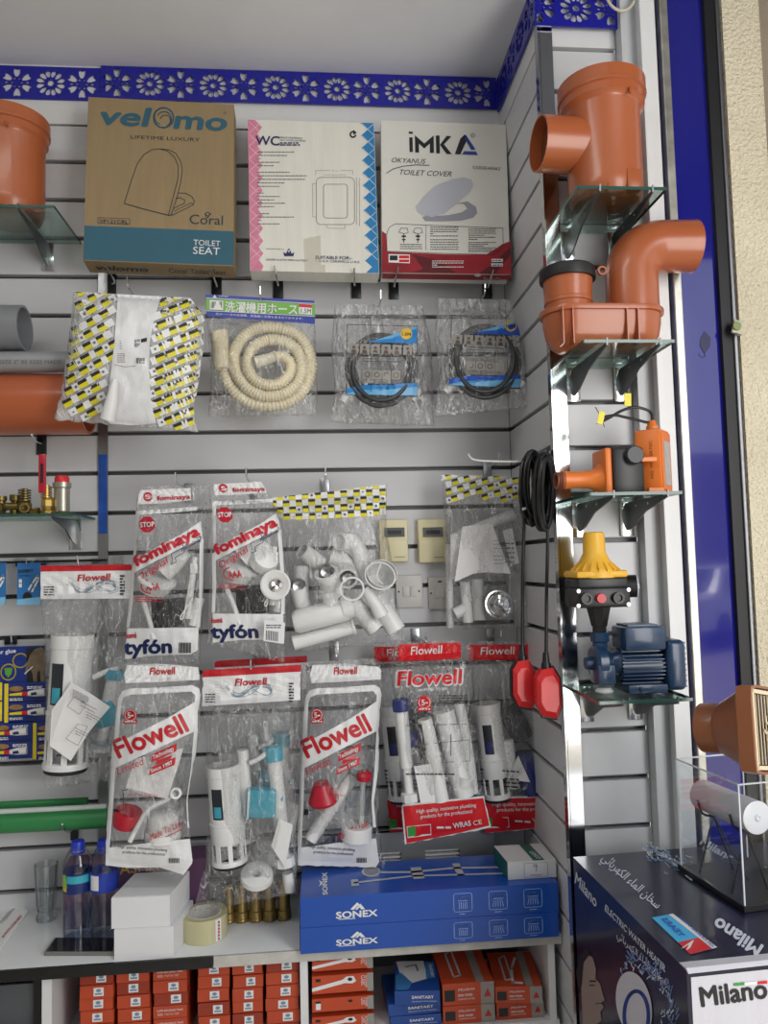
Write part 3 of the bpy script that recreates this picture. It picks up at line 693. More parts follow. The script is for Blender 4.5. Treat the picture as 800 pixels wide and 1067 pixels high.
# ---- washing machine hose
g = thing('hanging_bag', 'bag with coiled cream corrugated hose and blue green Japanese header card', 'bag', 'polythene bags on the wall')
Z6 = (210, 300, 6.154)
sf = bag(g, zp(*Z6, [(24, 40), (30, 185), (50, 420), (60, 640), (40, 828)]), zp(*Z6, [(726, 82), (728, 230), (738, 500), (745, 650), (742, 815)]), -.13, .06, FILM, seed=7, flat=.19, wr=.003)
mb = MB(); path = [(140, 505), (165, 600), (235, 690), (340, 745), (470, 755), (580, 720), (660, 640), (700, 530), (690, 420), (640, 330), (560, 275), (450, 255), (350, 265), (265, 320), (215, 410), (212, 490), (235, 570), (300, 645), (390, 690), (480, 690), (570, 655), (630, 580), (640, 480), (600, 390), (520, 343), (430, 335), (345, 370), (300, 440), (300, 520), (345, 590), (430, 622), (510, 605), (565, 545), (565, 480), (520, 442), (462, 442)]
pth = [PY(*zp(*Z6, [p])[0], -.118 - .035 * i / len(path)) for i, p in enumerate(path)]
pth = smoothpts(pth, 20); rs = [(.0155 if (i // 2) % 2 else .0132) * (.92 if i > 500 else 1) for i in range(len(pth))]
mb.tube(pth, rs, 12); mb.build('corrugated_hose', CREAM, g, 60)
mb = MB(); pxt(mb, zp3 if False else [(*zp(*Z6, [p])[0], -.128) for p in ((110, 288), (113, 300), (116, 350), (118, 351), (120, 400), (121, 401), (124, 460), (132, 522))], [9.6, 9.3, 9.3, 9.0, 9.2, 8.9, 9, 8.4], 18); mb.build('hose_cuff', CREAM, g, 60)
mb = MB(); pxt(mb, [(*zp(*Z6, [p])[0], -.156) for p in ((470, 440), (420, 458), (345, 478))], [5.6, 5.8, 6.6], 16); mb.build('hose_cuff', mat('pale_cream_plastic', (232, 226, 206), .4), g, 60)
HB = mat('print_header_blue', (34, 56, 160), .3, coat=.2); HG = mat('print_header_green', (110, 180, 60), .3, coat=.2)
hc = Decal(Zm(sf, *Z6), HB, g, 'header_card', .002); hc.poly([(24, 37), (726, 80), (726, 232), (30, 184)]); hc = hc.build()
d = Decal(Zm(sf, *Z6), HG, hc, 'green_band', .0026); d.poly([(28, 68), (726, 106), (726, 178), (30, 142)]); d.build()
d = Decal(Zm(sf, *Z6), WPRINT, hc, 'lettering', .0032); d.text('洗濯機用ホース', (150, 146), (612, 166), 52, bold=.03); d.poly([(52, 78), (138, 83), (138, 142), (52, 138)])
d.poly([(624, 100), (708, 106), (708, 172), (624, 166)]); d.text('抗ホーースの洗濯機、流過器に交換も含まれております。', (90, 172), (650, 204), 12); d.line([(30, 64), (726, 102)], 4); d.line([(30, 146), (726, 182)], 4); d.text('SANEI', (112, 56), (168, 60), 14); d.poly([(70, 62), (84, 44), (98, 64)]); d.build()
d = Decal(Zm(sf, *Z6), INK, hc, 'bar_code', .0036)
for i, x in enumerate(range(60, 132, 6)): d.rect(x, 88, x + (4 if i % 3 else 2), 130)
d.text('1.5M', (636, 160), (700, 164), 30); d.build()
d = Decal(Zm(sf, *Z6), REDF, hc, 'red_tab', .0036); d.poly([(624, 102), (708, 108), (708, 128), (624, 122)]); d.build()
pocket_hook('display hook holding the bag with cream hose', 271.5, 309, -.15)
# ---- two dark hoses in crinkled bags
def hose_bag(label, left, right, k0, seed, roll, blu, hk, hklab, Yh):
    g = thing('hanging_bag', label, 'bag', 'polythene bags on the wall')
    sf = bag(g, left, right, Yh, .055, FILMB, seed=seed, flat=.1, wr=.007, rays=False)
    Zq = lambda pts: [(k0[0] + x * math.cos(roll) - y * math.sin(roll), k0[1] + x * math.sin(roll) + y * math.cos(roll)) for x, y in pts]
    HM = mat('dark_grey_hose', (56, 58, 60), .35, bump=.2, bscale=300)
    for i, (rx, ry, dy) in enumerate(((34, 33, 0), (31, 35, 5), (36, 30, 3), (32, 32, 9), (29, 31, -1), (33, 34, 7), (30, 33, 2))):
        mb = MB(); P = [PY(*Zq([(rx * math.cos(a), 4 + dy + ry * math.sin(a))])[0], Yh + .02 - .007 * i) for a in [2 * math.pi * q / 40 for q in range(40)]]
        mb.tube(P, .0062, 10, closed=True); mb.build('hose_loop', HM, g)
    for q in ((-36, 38), (36, 34)):
        a = Zq([q])[0]; mb = MB(); hollow(mb, PY(a[0] - 4, a[1] + 4, Yh), PY(a[0] + 4, a[1] - 7, Yh), .011, .3); mb.build('end_nut', WPLAS, g)
    class R:
        at = staticmethod(lambda x, y, off=0: sf.at(*Zq([(x, y)])[0], off))
    pr = Decal(R, blu, g, 'blue_print', .001, fine=6)
    pr.poly([(-14, -22), (10, -26), (36, -37), (36, -21), (-14, -21)]); pr.poly([(-36, 28), (-20, 24), (4, 22), (38, 20), (38, 24), (4, 27), (-20, 29), (-36, 33)]); pr.build()
    lb = Decal(R, mat('print_light_blue', (108, 176, 222), .4), g, 'light_blue_print', .001, fine=6)
    lb.poly([(-36, 33), (-20, 29), (4, 27), (38, 24), (38, 33), (-36, 34)]); lb.poly([(-8, -23), (12, -30), (36, -39), (36, -35), (14, -26)]); lb.build()
    bl = Decal(R, INK, g, 'frame_lines', .0012); bl.line([(-37, -39), (36, -39), (38, 34), (-36, 34)], .8, True); bl.scribble(-14, 21, 14, 24, 1, 1.2, 2); bl.scribble(-20, -8, 20, 0, 3, .6, 4); bl.build()
    gy = Decal(R, mat('print_photo_grey', (150, 148, 144), .5), g, 'photo_strip', .0014)
    for i in range(6):
        if i != 1 or True: gy.rect(-34 + i * 11.2, -19, -24.6 + i * 11.2, -9)
    for i in range(4): gy.rect(-19 + i * 10, 8, -10 + i * 10, 17)
    gy.build()
    gd = Decal(R, mat('print_photo_brown', (96, 78, 66), .5), g, 'photo_figures', .0018)
    for i in range(6): gd.disc((-29.3 + i * 11.2, -15.5), 1.6, n=8); gd.poly([(-32 + i * 11.2, -9.5), (-31 + i * 11.2, -13), (-27.6 + i * 11.2, -13), (-26.6 + i * 11.2, -9.5)])
    for i in range(4): gd.ring((-14.5 + i * 10, 12.5), 2.6, .8, n=10)
    gd.build()
    yl = Decal(R, mat('print_gold', (226, 186, 70), .4), g, 'gold_roundel', .0018); yl.disc((25, -31), 6); yl.build()
    tx = Decal(R, INK, g, 'lettering', .0022); tx.text('1.5M', (20.5, -29), (29.5, -29), 3.2, bold=.02); tx.ring((-26, 21.5), 2.6, .6, n=12); tx.text('CE', (-27.6, 22.5), (-24.4, 22.5), 2); tx.build()
    pocket_hook(hklab, *hk, Yh - .04)
hose_bag('crinkled clear bag with black hose beside the cream hose bag', [(349, 317), (345, 360), (349, 410), (343, 440)], [(440, 318), (448, 352), (452, 400), (452, 444)], (397.5, 378), 21, .028, mat('print_hose_blue', (40, 130, 200), .4), (396, 313), 'display hook holding the left bag of black hose', -.12)
hose_bag('crinkled clear bag with black hose nearest the side wall', [(457, 311), (452, 350), (458, 392), (450, 435)], [(531, 312), (542, 348), (549, 388), (553, 424)], (505.5, 369), 33, .05, mat('print_hose_blue2', (40, 90, 190), .4), (504, 307), 'display hook holding the right bag of black hose', -.175)
# ================================================================ rows of plumbing spares in bags
def V(zz, x, y, Y): return PY(zz[0] + x / zz[2], zz[1] + y / zz[2], Y)
def zt(zz, pts, Y): return [(zz[0] + x / zz[2], zz[1] + y / zz[2], Y) for x, y in pts]
DARKW = mat('dark_window', (40, 44, 50), .3)
CLEARP = glass_mat('clear_plastic', (.9, .92, .93), .4, .08, .06)
RUBG = mat('gasket_black', (30, 30, 32), .6)
def tower(root, zz, top, bot, r, Y, acc, side=0.0):
    """white flush valve tower: body, window, coloured insert, cage, base ring, gasket. r in zoom units"""
    a = V(zz, *bot, Y); b = V(zz, *top, Y); R = r / zz[2] * mpp(Y); L = (b - a).length; M = AX(a, b - a); Mi = M.inverted()
    ph = math.atan2((Mi.to_3x3() @ Vector((side, -1, 0))).y, (Mi.to_3x3() @ Vector((side, -1, 0))).x)
    w0, w1 = L * .50, L * .80
    MB().lathe([(R * .97, L * .24), (R, L * .25), (R, L * .42), (R * 1.03, L * .425), (R * 1.03, L * .44), (R * .96, L * .445), (R * .94, L * .9), (R * .98, L * .905), (R * .98, L), (R * .88, L), (R * .86, L * .24), (R * .97, L * .24)], 32, M).build('valve_body', WPLAS, root)
    MB().lathe([(R * .955, w0), (R * .965, w0), (R * .965, w1), (R * .955, w1), (R * .955, w0)], 8, M, ph - .75, ph - .05).build('window', DARKW, root)
    MB().lathe([(R * .97, w0 + .004), (R * .985, w0 + .004), (R * .985, w0 + (w1 - w0) * .42), (R * .97, w0 + (w1 - w0) * .42), (R * .97, w0 + .004)], 6, M, ph - .62, ph - .16).build('slider', acc, root)
    cg = MB()
    for k in range(8):
        an = ph + k * math.pi / 4 + .2; p = Vector((R * .93 * math.cos(an), R * .93 * math.sin(an), L * .155)); cg.box((0, 0, 0), (R * .1, R * .26, L * .19), M @ Matrix.Translation(p) @ Matrix.Rotation(an, 4, 'Z'))
    tag(cg.build('cage', WPLAS, root), kind='stuff')
    MB().lathe([(R * .5, L * .03), (R * 1.04, L * .03), (R * 1.06, L * .06), (R * 1.02, L * .075), (R * .8, L * .08), (R * .5, L * .03)], 32, M).build('base_ring', WPLAS, root)
    MB().lathe([(R * .4, 0), (R * .96, 0), (R * 1.0, L * .015), (R * .96, L * .03), (R * .4, L * .03)], 32, M).build('gasket', RUBG, root)
def filler(root, zz, top, bot, r, Y, acc, fl=None, fr=0):
    """fill valve: stem, cap, float cup, lower nut"""
    a = V(zz, *bot, Y); b = V(zz, *top, Y); R = r / zz[2] * mpp(Y); L = (b - a).length; M = AX(a, b - a)
    MB().lathe([(0, 0), (R * .7, 0), (R * .7, L * .3), (R * .95, L * .31), (R * .95, L * .55), (R, L * .56), (R, L * .9), (0, L * .9)], 20, M).build('fill_stem', WPLAS, root)
    MB().lathe([(0, L * .88), (R * 1.3, L * .88), (R * 1.36, L * .96), (R * 1.2, L), (0, L)], 20, M).build('valve_cap', acc, root)
    MB().lathe([(R * .5, -L * .03), (R * 1.35, -L * .03), (R * 1.35, L * .05), (R * .7, L * .06)], 8, M).build('lower_nut', WPLAS, root, 20)
def pipe(root, zz, pts, r, Y, m=WPLAS, name='pipe', n=16, caps=True, sm=5):
    P = [V(zz, p[0], p[1], p[2] if len(p) > 2 else Y) for p in pts]; R = [q / zz[2] * mpp(Y) for q in (r if isinstance(r, (list, tuple)) else [r] * len(P))]
    if len(P) > 2 and not isinstance(r, (list, tuple)): P = smoothpts(P, sm); R = [R[0]] * len(P)
    return MB().tube(P, R, n, caps).build(name, m, root)
def ring3(root, c, d, R, w, h, m=WPLAS, name='nut_ring', n=24):
    return MB().lathe([(R - w, 0), (R, 0), (R, h), (R - w, h), (R - w, 0)], n, AX(c, d)).build(name, m, root)
def sheet(root, zz, pts, Y, m=PAPER, name='leaflet', th=.0012, curl=.006):
    P = [V(zz, x, y, Y - curl * math.sin(i * 1.7)) for i, (x, y) in enumerate(pts)]; n = len(P)
    return MB().add(P + [p + Vector((0, th, 0)) for p in P], [tuple(range(n)), tuple(range(2 * n - 1, n - 1, -1))] + [(i, (i + 1) % n, n + (i + 1) % n, n + i) for i in range(n)]).build(name, m, root, 0)
def badge(D, Dw, c, r):
    D.disc(c, r, n=20); Dw.ring(c, r * .82, r * .08, n=20); Dw.text('5', (c[0] - r * .42, c[1] + r * .4), (c[0] + r * .05, c[1] + r * .38), r * .85, bold=.03); Dw.scribble(c[0] + r * .12, c[1] - r * .1, c[0] + r * .6, c[1] + r * .2, 1, r * .2, 1)
    D.poly([(c[0] - r * 1.05, c[1] + r * .75), (c[0] + r * 1.05, c[1] + r * .62), (c[0] + r * 1.0, c[1] + r * 1.2), (c[0] - r * .95, c[1] + r * 1.3)]); Dw.scribble(c[0] - r * .8, c[1] + r * .82, c[0] + r * .8, c[1] + r * 1.1, 1, r * .18, 2)
def water(D, c, sx, sy, seed=0):
    r = random.Random(seed)
    P = [(-1, -.75), (-.85, -.1), (-.55, .55), (-.2, .5), (.1, -.05), (.4, -.4), (.75, -.35), (.92, .1), (.75, .5), (.35, .35), (.05, -.1)]
    pts = [(c[0] + p.x * sx, c[1] + p.y * sy) for p in smoothpts([Vector((*p, 0)) for p in P], 6)]
    for k in range(8):
        o = (k - 3.5) * sx * .03; a = r.randrange(0, 20); b = len(pts) - r.randrange(0, 20)
        D.line([(x + o * math.sin(i * .3 + k), y + o * .8 + sy * .12 * math.sin(i * .21 + k * 1.3)) for i, (x, y) in enumerate(pts)][a:b], sx * r.uniform(.008, .028))
    for _ in range(30): D.disc((c[0] + r.uniform(-1.1, .2) * sx, c[1] + r.uniform(-1, .6) * sy), sx * r.uniform(.008, .024), n=6)
def ribbon(Dr, Dw, q, t, sh=.0):
    Dr.poly(q); a, b = q[3], q[2]; h = math.dist(q[0], q[3]) * .5
    dx, dy = (b[0] - a[0]), (b[1] - a[1]); up = ((q[0][0] - a[0]) * .28, (q[0][1] - a[1]) * .28)
    Dw.text(t, (a[0] + dx * .08 + up[0], a[1] + dy * .08 + up[1]), (a[0] + dx * .92 + up[0], a[1] + dy * .92 + up[1]), h, bold=.02, shear=.15)
G4 = 'flush valve bags in the lower rows'
def flo_print(g, sf, zz, A, big=True):
    """white and red print of the framed bags; A maps design coordinates to zoom coordinates"""
    class Sx: at = staticmethod(lambda x, y, off=0: sf.at(zz[0] + A(x, y)[0] / zz[2], zz[1] + A(x, y)[1] / zz[2], off))
    w = Decal(Sx, WPRINT, g, 'white_print', .0010, fine=14); r = Decal(Sx, REDP, g, 'red_print', .0018); w2 = Decal(Sx, WPRINT, g, 'white_lettering', .0026); k = Decal(Sx, INK, g, 'black_print', .0022)
    w.poly([(118, 84), (250, 78), (385, 92), (396, 104), (394, 140), (240, 148), (112, 152), (106, 120)])
    w.poly([(58, 388), (150, 345), (270, 285), (386, 216), (384, 330), (300, 368), (200, 415), (56, 482)])
    w.poly([(66, 400), (74, 290), (84, 210), (100, 182), (130, 172), (250, 168), (366, 160), (390, 172), (396, 196), (388, 250), (372, 256), (376, 200), (362, 184), (250, 190), (130, 196), (104, 206), (96, 230), (84, 390)])
    w.poly([(56, 470), (74, 466), (66, 600), (56, 720), (50, 790), (36, 790), (40, 700), (52, 560)])
    w.poly([(372, 320), (386, 320), (374, 480), (352, 600), (358, 700), (346, 700), (342, 600), (360, 470)])
    w.poly([(38, 776), (120, 768), (240, 752), (356, 742), (366, 832), (332, 878), (240, 850), (120, 852), (36, 842)])
    r.text('Flowell', (204, 120), (300, 118), 28, bold=.03, shear=.12)
    r.text('Flowell', (80, 438), (352, 332), 74, bold=.035, shear=-.1)
    r.text('Limited', (82, 500), (186, 458), 30, shear=.25); r.text('EASY TO INSTALL', (122, 580), (236, 582), 9); r.text('Made To Last', (208, 748), (328, 692), 24, bold=.01, shear=.25); r.line([(214, 758), (326, 706)], 3)
    badge(r, w2, (130, 274), 25)
    ribbon(r, w2, [(214, 420), (306, 380), (304, 410), (210, 452)], 'Technology'); ribbon(r, w2, [(206, 474), (302, 432), (298, 462), (200, 502)], 'Since 1987'); r.poly([(230, 445), (290, 425), (282, 440), (226, 462)])
    k.text('High quality, innovative plumbing', (84, 776), (270, 790), 11, shear=.1); k.text('products for the professional', (100, 796), (262, 806), 11, shear=.1)
    k.line([(70, 600), (70, 640), (104, 632), (104, 570)], 2); k.line([(100, 560), (120, 555)], 2); k.rect(66, 630, 84, 652)
    for i in range(7): k.rect(276 + i * 6, 815, 279 + i * 6, 834)
    for d in (w, r, w2, k): d.build()
A2 = (100, 670, 3.636); A3 = (200, 670, 3.636)
# B10: second from left, lower row
g = thing('hanging_bag', 'printed bag with slanted red lettering, red cup and white hose above the white boxes', 'bag', G4)
sf = bag(g, zp(*A2, [(116, 72), (76, 140), (70, 300), (48, 540), (40, 720), (34, 842)]), zp(*A2, [(388, 88), (396, 190), (398, 330), (366, 470), (346, 600), (356, 720), (368, 830), (330, 884)]), -.262, .075, FILM, seed=11, flat=.1, wr=.005)
flo_print(g, sf, A2, lambda x, y: (x, y))
MB().lathe([(0, 0), (.026, 0), (.031, .03), (.029, .034), (0, .034)], 24, AX(V(A2, 110, 690, -.262), (.3, -.2, 1))).build('float_cup', REDPL, g)
sheet(g, A2, [(112, 548), (150, 440), (250, 408), (330, 400), (300, 500), (270, 590), (180, 575)], -.287)
MB().lathe([(.036, 0), (.039, .004), (.038, .02), (.034, .022), (.033, .055), (.02, .062), (0, .062)], 28, AX(V(A2, 252, 745, -.25), (.05, -.1, 1))).build('valve_base', WPLAS, g)
pipe(g, A2, [(128, 752), (160, 690), (200, 630), (262, 596), (300, 570)], 9, -.282, name='refill_hose')
pipe(g, A2, [(298, 600), (330, 470), (352, 390)], 15, -.262, CLEARP, name='clear_tube')
ring3(g, V(A2, 302, 570, -.282), (.2, -1, .3), .012, .005, .012)
# B11: clear bag with header card
def header_card(g, sf, zz, q, red, txt, th, wc, ws):
    w = Decal(Zm(sf, *zz), WPRINT, g, 'header_card', .0022, fine=30); w.poly(q); w = w.build()
    r = Decal(Zm(sf, *zz), REDP, w, 'red_band', .0030, fine=40); r.poly(red); r.build()
    c = Decal(Zm(sf, *zz), mat('print_water', (112, 134, 150), .4), w, 'water_splash', .0030); water(c, wc, *ws); c.build()
    t = Decal(Zm(sf, *zz), REDP, w, 'lettering', .0038); t.text('Flowell', *txt, th, bold=.03, shear=.15); t.build()
    k = Decal(Zm(sf, *zz), INK, w, 'small_print', .0038)
    x, y = q[3]; k.scribble(x + 12, y - 50, x + 50, y - 12, 4, 4, 3); x = q[1][0]; k.scribble(x - 46, y - 92, x - 28, y - 14, 7, 6, 9); k.build()
g = thing('hanging_bag', 'clear bag with white card header and teal float over the tape roll', 'bag', G4)
B11 = g
sf = bag(g, zp(*A3, [(40, 100), (38, 240), (54, 400), (66, 640), (45, 850), (6, 1018)]), zp(*A3, [(414, 80), (408, 230), (402, 420), (392, 620), (394, 780), (397, 950)]), -.20, .085, FILM, Yt=-.21, seed=17, flat=.14, wr=.006)
header_card(g, sf, A3, [(40, 103), (413, 82), (410, 216), (38, 240)], [(40, 103), (413, 82), (413, 108), (40, 130)], ((163, 162), (285, 157)), 27, (215, 175), (95, 38))
tower(g, A3, (116, 462), (145, 840), 62, -.205, TEALP)
pipe(g, A3, [(191, 405), (200, 520), (212, 650)], 22, -.20, name='overflow_tube')
filler(g, A3, (306, 392), (352, 830), 27, -.205, TEALP)
pipe(g, A3, [(218, 455), (250, 440), (282, 418)], 9, -.215, name='refill_arm')
MB().box((0, 0, 0), (.066, .04, .062), Matrix.Translation(V(A3, 262, 602, -.215)) @ Matrix.Rotation(.06, 4, 'Y'), bev=.006).build('float_box', TEALP, g)
MB().box((0, 0, 0), (.005, .046, .062), Matrix.Translation(V(A3, 216, 604, -.22)) @ Matrix.Rotation(.06, 4, 'Y'), bev=.002).build('float_rim', WPLAS, g)
pipe(g, A3, [(300, 580), (345, 585)], 24, -.205, TEALP, name='float_clamp')
MB().lathe([(.012, .02), (.036, .016), (.037, .004), (.03, 0), (.012, 0), (.012, .02)], 28, AX(V(A3, 245, 895, -.2), (.1, -.5, 1))).build('locknut', WPLAS, g)
sheet(g, A3, [(330, 665), (382, 690), (352, 850), (300, 770)], -.235)
pipe(g, A3, [(362, 870), (372, 940)], 20, -.2, name='shank')
pocket_hook('display hook in the red edged card over the tape roll', 262, 696, -.225)
# B12
g = thing('hanging_bag', 'printed bag with slanted red lettering, red cone and white tube inside', 'bag', G4)
def A12(x, y):   # design -> zoom A3
    return (414 + (x - 70) * .93 + (y - 440) * .028 + 8, y - (x - 60) * .005)
sf = bag(g, zp(*A3, [(420, 72), (412, 130), (412, 300), (405, 500), (400, 700), (402, 842)]), zp(*A3, [(700, 58), (726, 110), (718, 220), (706, 330), (712, 560), (706, 700), (738, 852)]), -.17, .075, FILM, seed=23, flat=.1, wr=.005)
flo_print(g, sf, A3, A12)
MB().lathe([(0, 0), (.034, .0), (.036, .006), (.018, .045), (.014, .046), (0, .046)], 28, AX(V(A3, 500, 600, -.185), (-.15, -.2, 1))).build('cone_seal', REDPL, g)
pipe(g, A3, [(450, 745), (520, 635), (612, 500)], 24, -.175, name='white_tube')
MB().lathe([(.0, 0), (.036, 0), (.036, .028), (.034, .03), (0, .03)], 28, AX(V(A3, 622, 740, -.175), (.06, -.06, 1))).build('valve_base', WPLAS, g)
hollow(mb := MB(), V(A3, 625, 640, -.175), V(A3, 642, 470, -.175), .031, .06, 24); mb.build('clear_sleeve', CLEARP, g)
MB().lathe([(0, 0), (.017, 0), (.018, .012), (.012, .018), (0, .018)], 20, AX(V(A3, 652, 515, -.2), (0, -.2, 1))).build('red_cap', REDPL, g)
pipe(g, A3, [(648, 520), (640, 700)], 10, -.17, name='rod')
pocket_hook('display hook holding the printed bag with red cone', 350, 683, -.19)
# B9 far left
Z9 = (0, 560, 3.556)
g = thing('hanging_bag', 'clear bag with white card header and folded leaflet beside the glue packs', 'bag', G4)
sf = bag(g, zp(*Z9, [(150, 103), (150, 240), (164, 420), (170, 640), (168, 800), (164, 930)]), zp(*Z9, [(490, 98), (482, 240), (472, 420), (462, 560), (420, 760), (400, 900)]), -.12, .085, FILM, seed=31, flat=.14, wr=.006)
header_card(g, sf, Z9, [(150, 105), (490, 100), (482, 226), (150, 229)], [(150, 105), (490, 100), (490, 122), (150, 126)], ((287, 162), (410, 157)), 25, (345, 178), (92, 36))
tower(g, Z9, (270, 360), (243, 865), 74, -.125, TEALP)
sheet(g, Z9, [(265, 538), (330, 575), (408, 628), (330, 720), (262, 828), (184, 772), (192, 640)], -.185, th=.0008)
d = Decal(Plane(V(Z9, 300, 680, -.196), (0, -1, 0)), GREYINK, g, 'leaflet_print', .002); q = zp(*Z9, [(300, 600), (390, 655), (300, 640), (340, 690)])
for (x0, y0, n) in ((270, 560, 5), (300, 600, 2), (320, 640, 3), (280, 700, 3)): d.scribble(x0 / Z9[2], 560 + y0 / Z9[2], (x0 + 60) / Z9[2], 560 + (y0 + 30) / Z9[2], n, .8, n, slope=.5)
d.line(zp(*Z9, [(250, 625), (275, 590), (320, 615), (295, 655)]), .5, True); d.line(zp(*Z9, [(245, 745), (290, 690), (325, 700), (290, 770)]), .5, True)
d.build()
filler(g, Z9, (430, 490), (370, 780), 26, -.115, TEALP)
pipe(g, Z9, [(345, 520), (400, 495), (440, 485)], 10, -.125, name='refill_arm')
MB().box((0, 0, 0), (.05, .035, .06), Matrix.Translation(V(Z9, 395, 650, -.115)) @ Matrix.Rotation(-.3, 4, 'Y'), bev=.006).build('float_box', TEALP, g)
MB().lathe([(.02, 0), (.034, 0), (.034, .014), (.02, .014), (.02, 0)], 28, AX(V(Z9, 365, 745, -.12), (.35, -.7, 1))).build('locknut', CLEARP, g)
pocket_hook('display hook holding the bag with the folded leaflet', 83, 588, -.14)
# B13, B14, B15 red-bottomed bags
Z13 = (390, 650, 3.636)
def red_bag(label, A, left, right, Y, seed, big):
    g = thing('hanging_bag', label, 'bag', G4)
    sf = bag(g, zp(*Z13, left), zp(*Z13, right), Y, .07, FILM, seed=seed, flat=.1, wr=.006)
    class Sx: at = staticmethod(lambda x, y, off=0: sf.at(Z13[0] + A(x, y)[0] / Z13[2], Z13[1] + A(x, y)[1] / Z13[2], off))
    wo = Decal(Sx, WPRINT, g, 'white_outline', .0008, fine=14); r = Decal(Sx, REDF, g, 'red_panels', .0014, fine=14); w = Decal(Sx, WPRINT, g, 'white_lettering', .0024); k = Decal(Sx, INK, g, 'black_print', .0022); rl = Decal(Sx, REDF, g, 'red_lettering', .0022)
    r.poly([(92, 84), (100, 78), (322, 70), (328, 78), (328, 128), (322, 132), (92, 141)]); wo.poly([(102, 684), (415, 652), (442, 770), (330, 800), (116, 842)]); r.poly([(108, 692), (412, 660), (436, 764), (330, 790), (122, 832)])
    w.text('Flowell', (138, 118), (258, 112), 33, bold=.01, shear=.12)
    if big:
        wo.text('Flowell', (83, 238), (337, 228), 62, bold=.07, shear=.1); rl.text('Flowell', (88, 234), (333, 225), 56, bold=.03, shear=.1)
        badge(rl, w, (190, 298), 26); w.text('UNLIMITED TO LIFE', (160, 256), (275, 250), 10, bold=.02)
        k.scribble(242, 268, 350, 305, 4, 4, 6); k.line([(120, 385), (350, 380)], 2); k.line([(150, 460), (360, 440), (362, 520), (150, 530)], 1.5); k.scribble(120, 560, 320, 580, 1, 5, 7); k.line([(290, 420), (290, 500)], 3)
    else: k.scribble(120, 560, 260, 640, 5, 6, 7)
    w.text('High quality, innovative plumbing', (160, 718), (386, 693), 15, bold=.01, shear=.1); w.text('products for the professional', (175, 738), (372, 716), 15, bold=.01, shear=.1)
    w.text('WRAS', (300, 775), (366, 764), 20, bold=.04); w.text('CE', (376, 764), (408, 758), 18, bold=.01); w.poly([(122, 768), (214, 758), (216, 800), (126, 812)]); w.scribble(236, 764, 290, 780, 1, 8, 5); 
    gr = Decal(Sx, mat('print_flag_green', (60, 150, 60), .4), g, 'flag_green', .0030); gr.poly([(126, 771), (156, 768), (157, 802), (128, 807)])
    fr = Decal(Sx, REDF, g, 'flag_red', .0030); fr.poly([(184, 765), (212, 762), (213, 796), (184, 798)])
    for d in (wo, r, w, k, rl, gr, fr): d.build()
    return g
g = red_bag('clear bag with red header and red base holding white tubes, nearest in front', lambda x, y: (x, y), [(88, 68), (52, 130), (74, 280), (92, 480), (104, 660), (106, 836)], [(332, 64), (374, 90), (378, 300), (390, 480), (416, 660), (442, 772)], -.17, 41, True)
filler(g, Z13, (98, 285), (135, 660), 24, -.18, NAVYP); pipe(g, Z13, [(95, 432), (200, 440)], 32, -.165, NAVYP, name='float_collar')
pipe(g, Z13, [(190, 360), (222, 500), (255, 670)], 28, -.19, name='overflow_tube'); pipe(g, Z13, [(262, 330), (300, 480), (340, 650)], 40, -.175, name='valve_sleeve'); pipe(g, Z13, [(320, 300), (345, 420), (375, 640)], 20, -.17, name='white_tube')
sheet(g, Z13, [(150, 540), (215, 530), (235, 670), (175, 680)], -.2)
ring3(g, V(Z13, 340, 610, -.19), (.2, -.3, 1), .016, .006, .02)
pipe(g, Z13, [(170, 380), (185, 480)], 10, -.2, BLACK, name='clip')
pocket_hook('display hook holding the red headed bag in front', 443, 668, -.185)
A14 = lambda x, y: (352 + (x - 92) * 1.09 - (y - 80) * .0 + (0 if y < 300 else (y - 300) * .05) * 1, y * .92 + 8 + (18 if y > 500 else 0) + (x - 92) * (.02 if y < 300 else .075))
g = red_bag('clear bag with red header and red base, half behind the red floats', A14, [(350, 66), (356, 130), (376, 300), (392, 480), (406, 640), (420, 792)], [(612, 66), (630, 120), (640, 300), (652, 480), (668, 640), (672, 772)], -.095, 47, False)
B14 = g
tower(g, Z13, (425, 300), (468, 665), 52, -.10, NAVYP)
pipe(g, Z13, [(560, 490), (600, 640)], 40, -.10, NAVYP, name='navy_float'); pipe(g, Z13, [(500, 300), (560, 430)], 44, -.095, mat('dark_plastic', (44, 44, 48), .4), name='black_bellows')
sheet(g, Z13, [(545, 500), (590, 600), (500, 590)], -.125); pipe(g, Z13, [(505, 440), (530, 620)], 22, -.11, name='overflow_tube')
pocket_hook('display hook holding the red headed bag behind the floats', 521, 664, -.115)
c = copy_tree(B14); c['label'] = 'red based bag showing only a strip left of the front red headed one'; dx = PY(*zp(*Z13, [(30, 400)])[0], -.09).x - PY(*zp(*Z13, [(384, 400)])[0], -.095).x
c.location = (dx, .03, .0)
# B11's twin behind it: only its red header edge shows
c = copy_tree(B11); c['label'] = 'clear bag behind the one over the tape roll, only its red edge showing'; c.location = (.012, .115, .006)
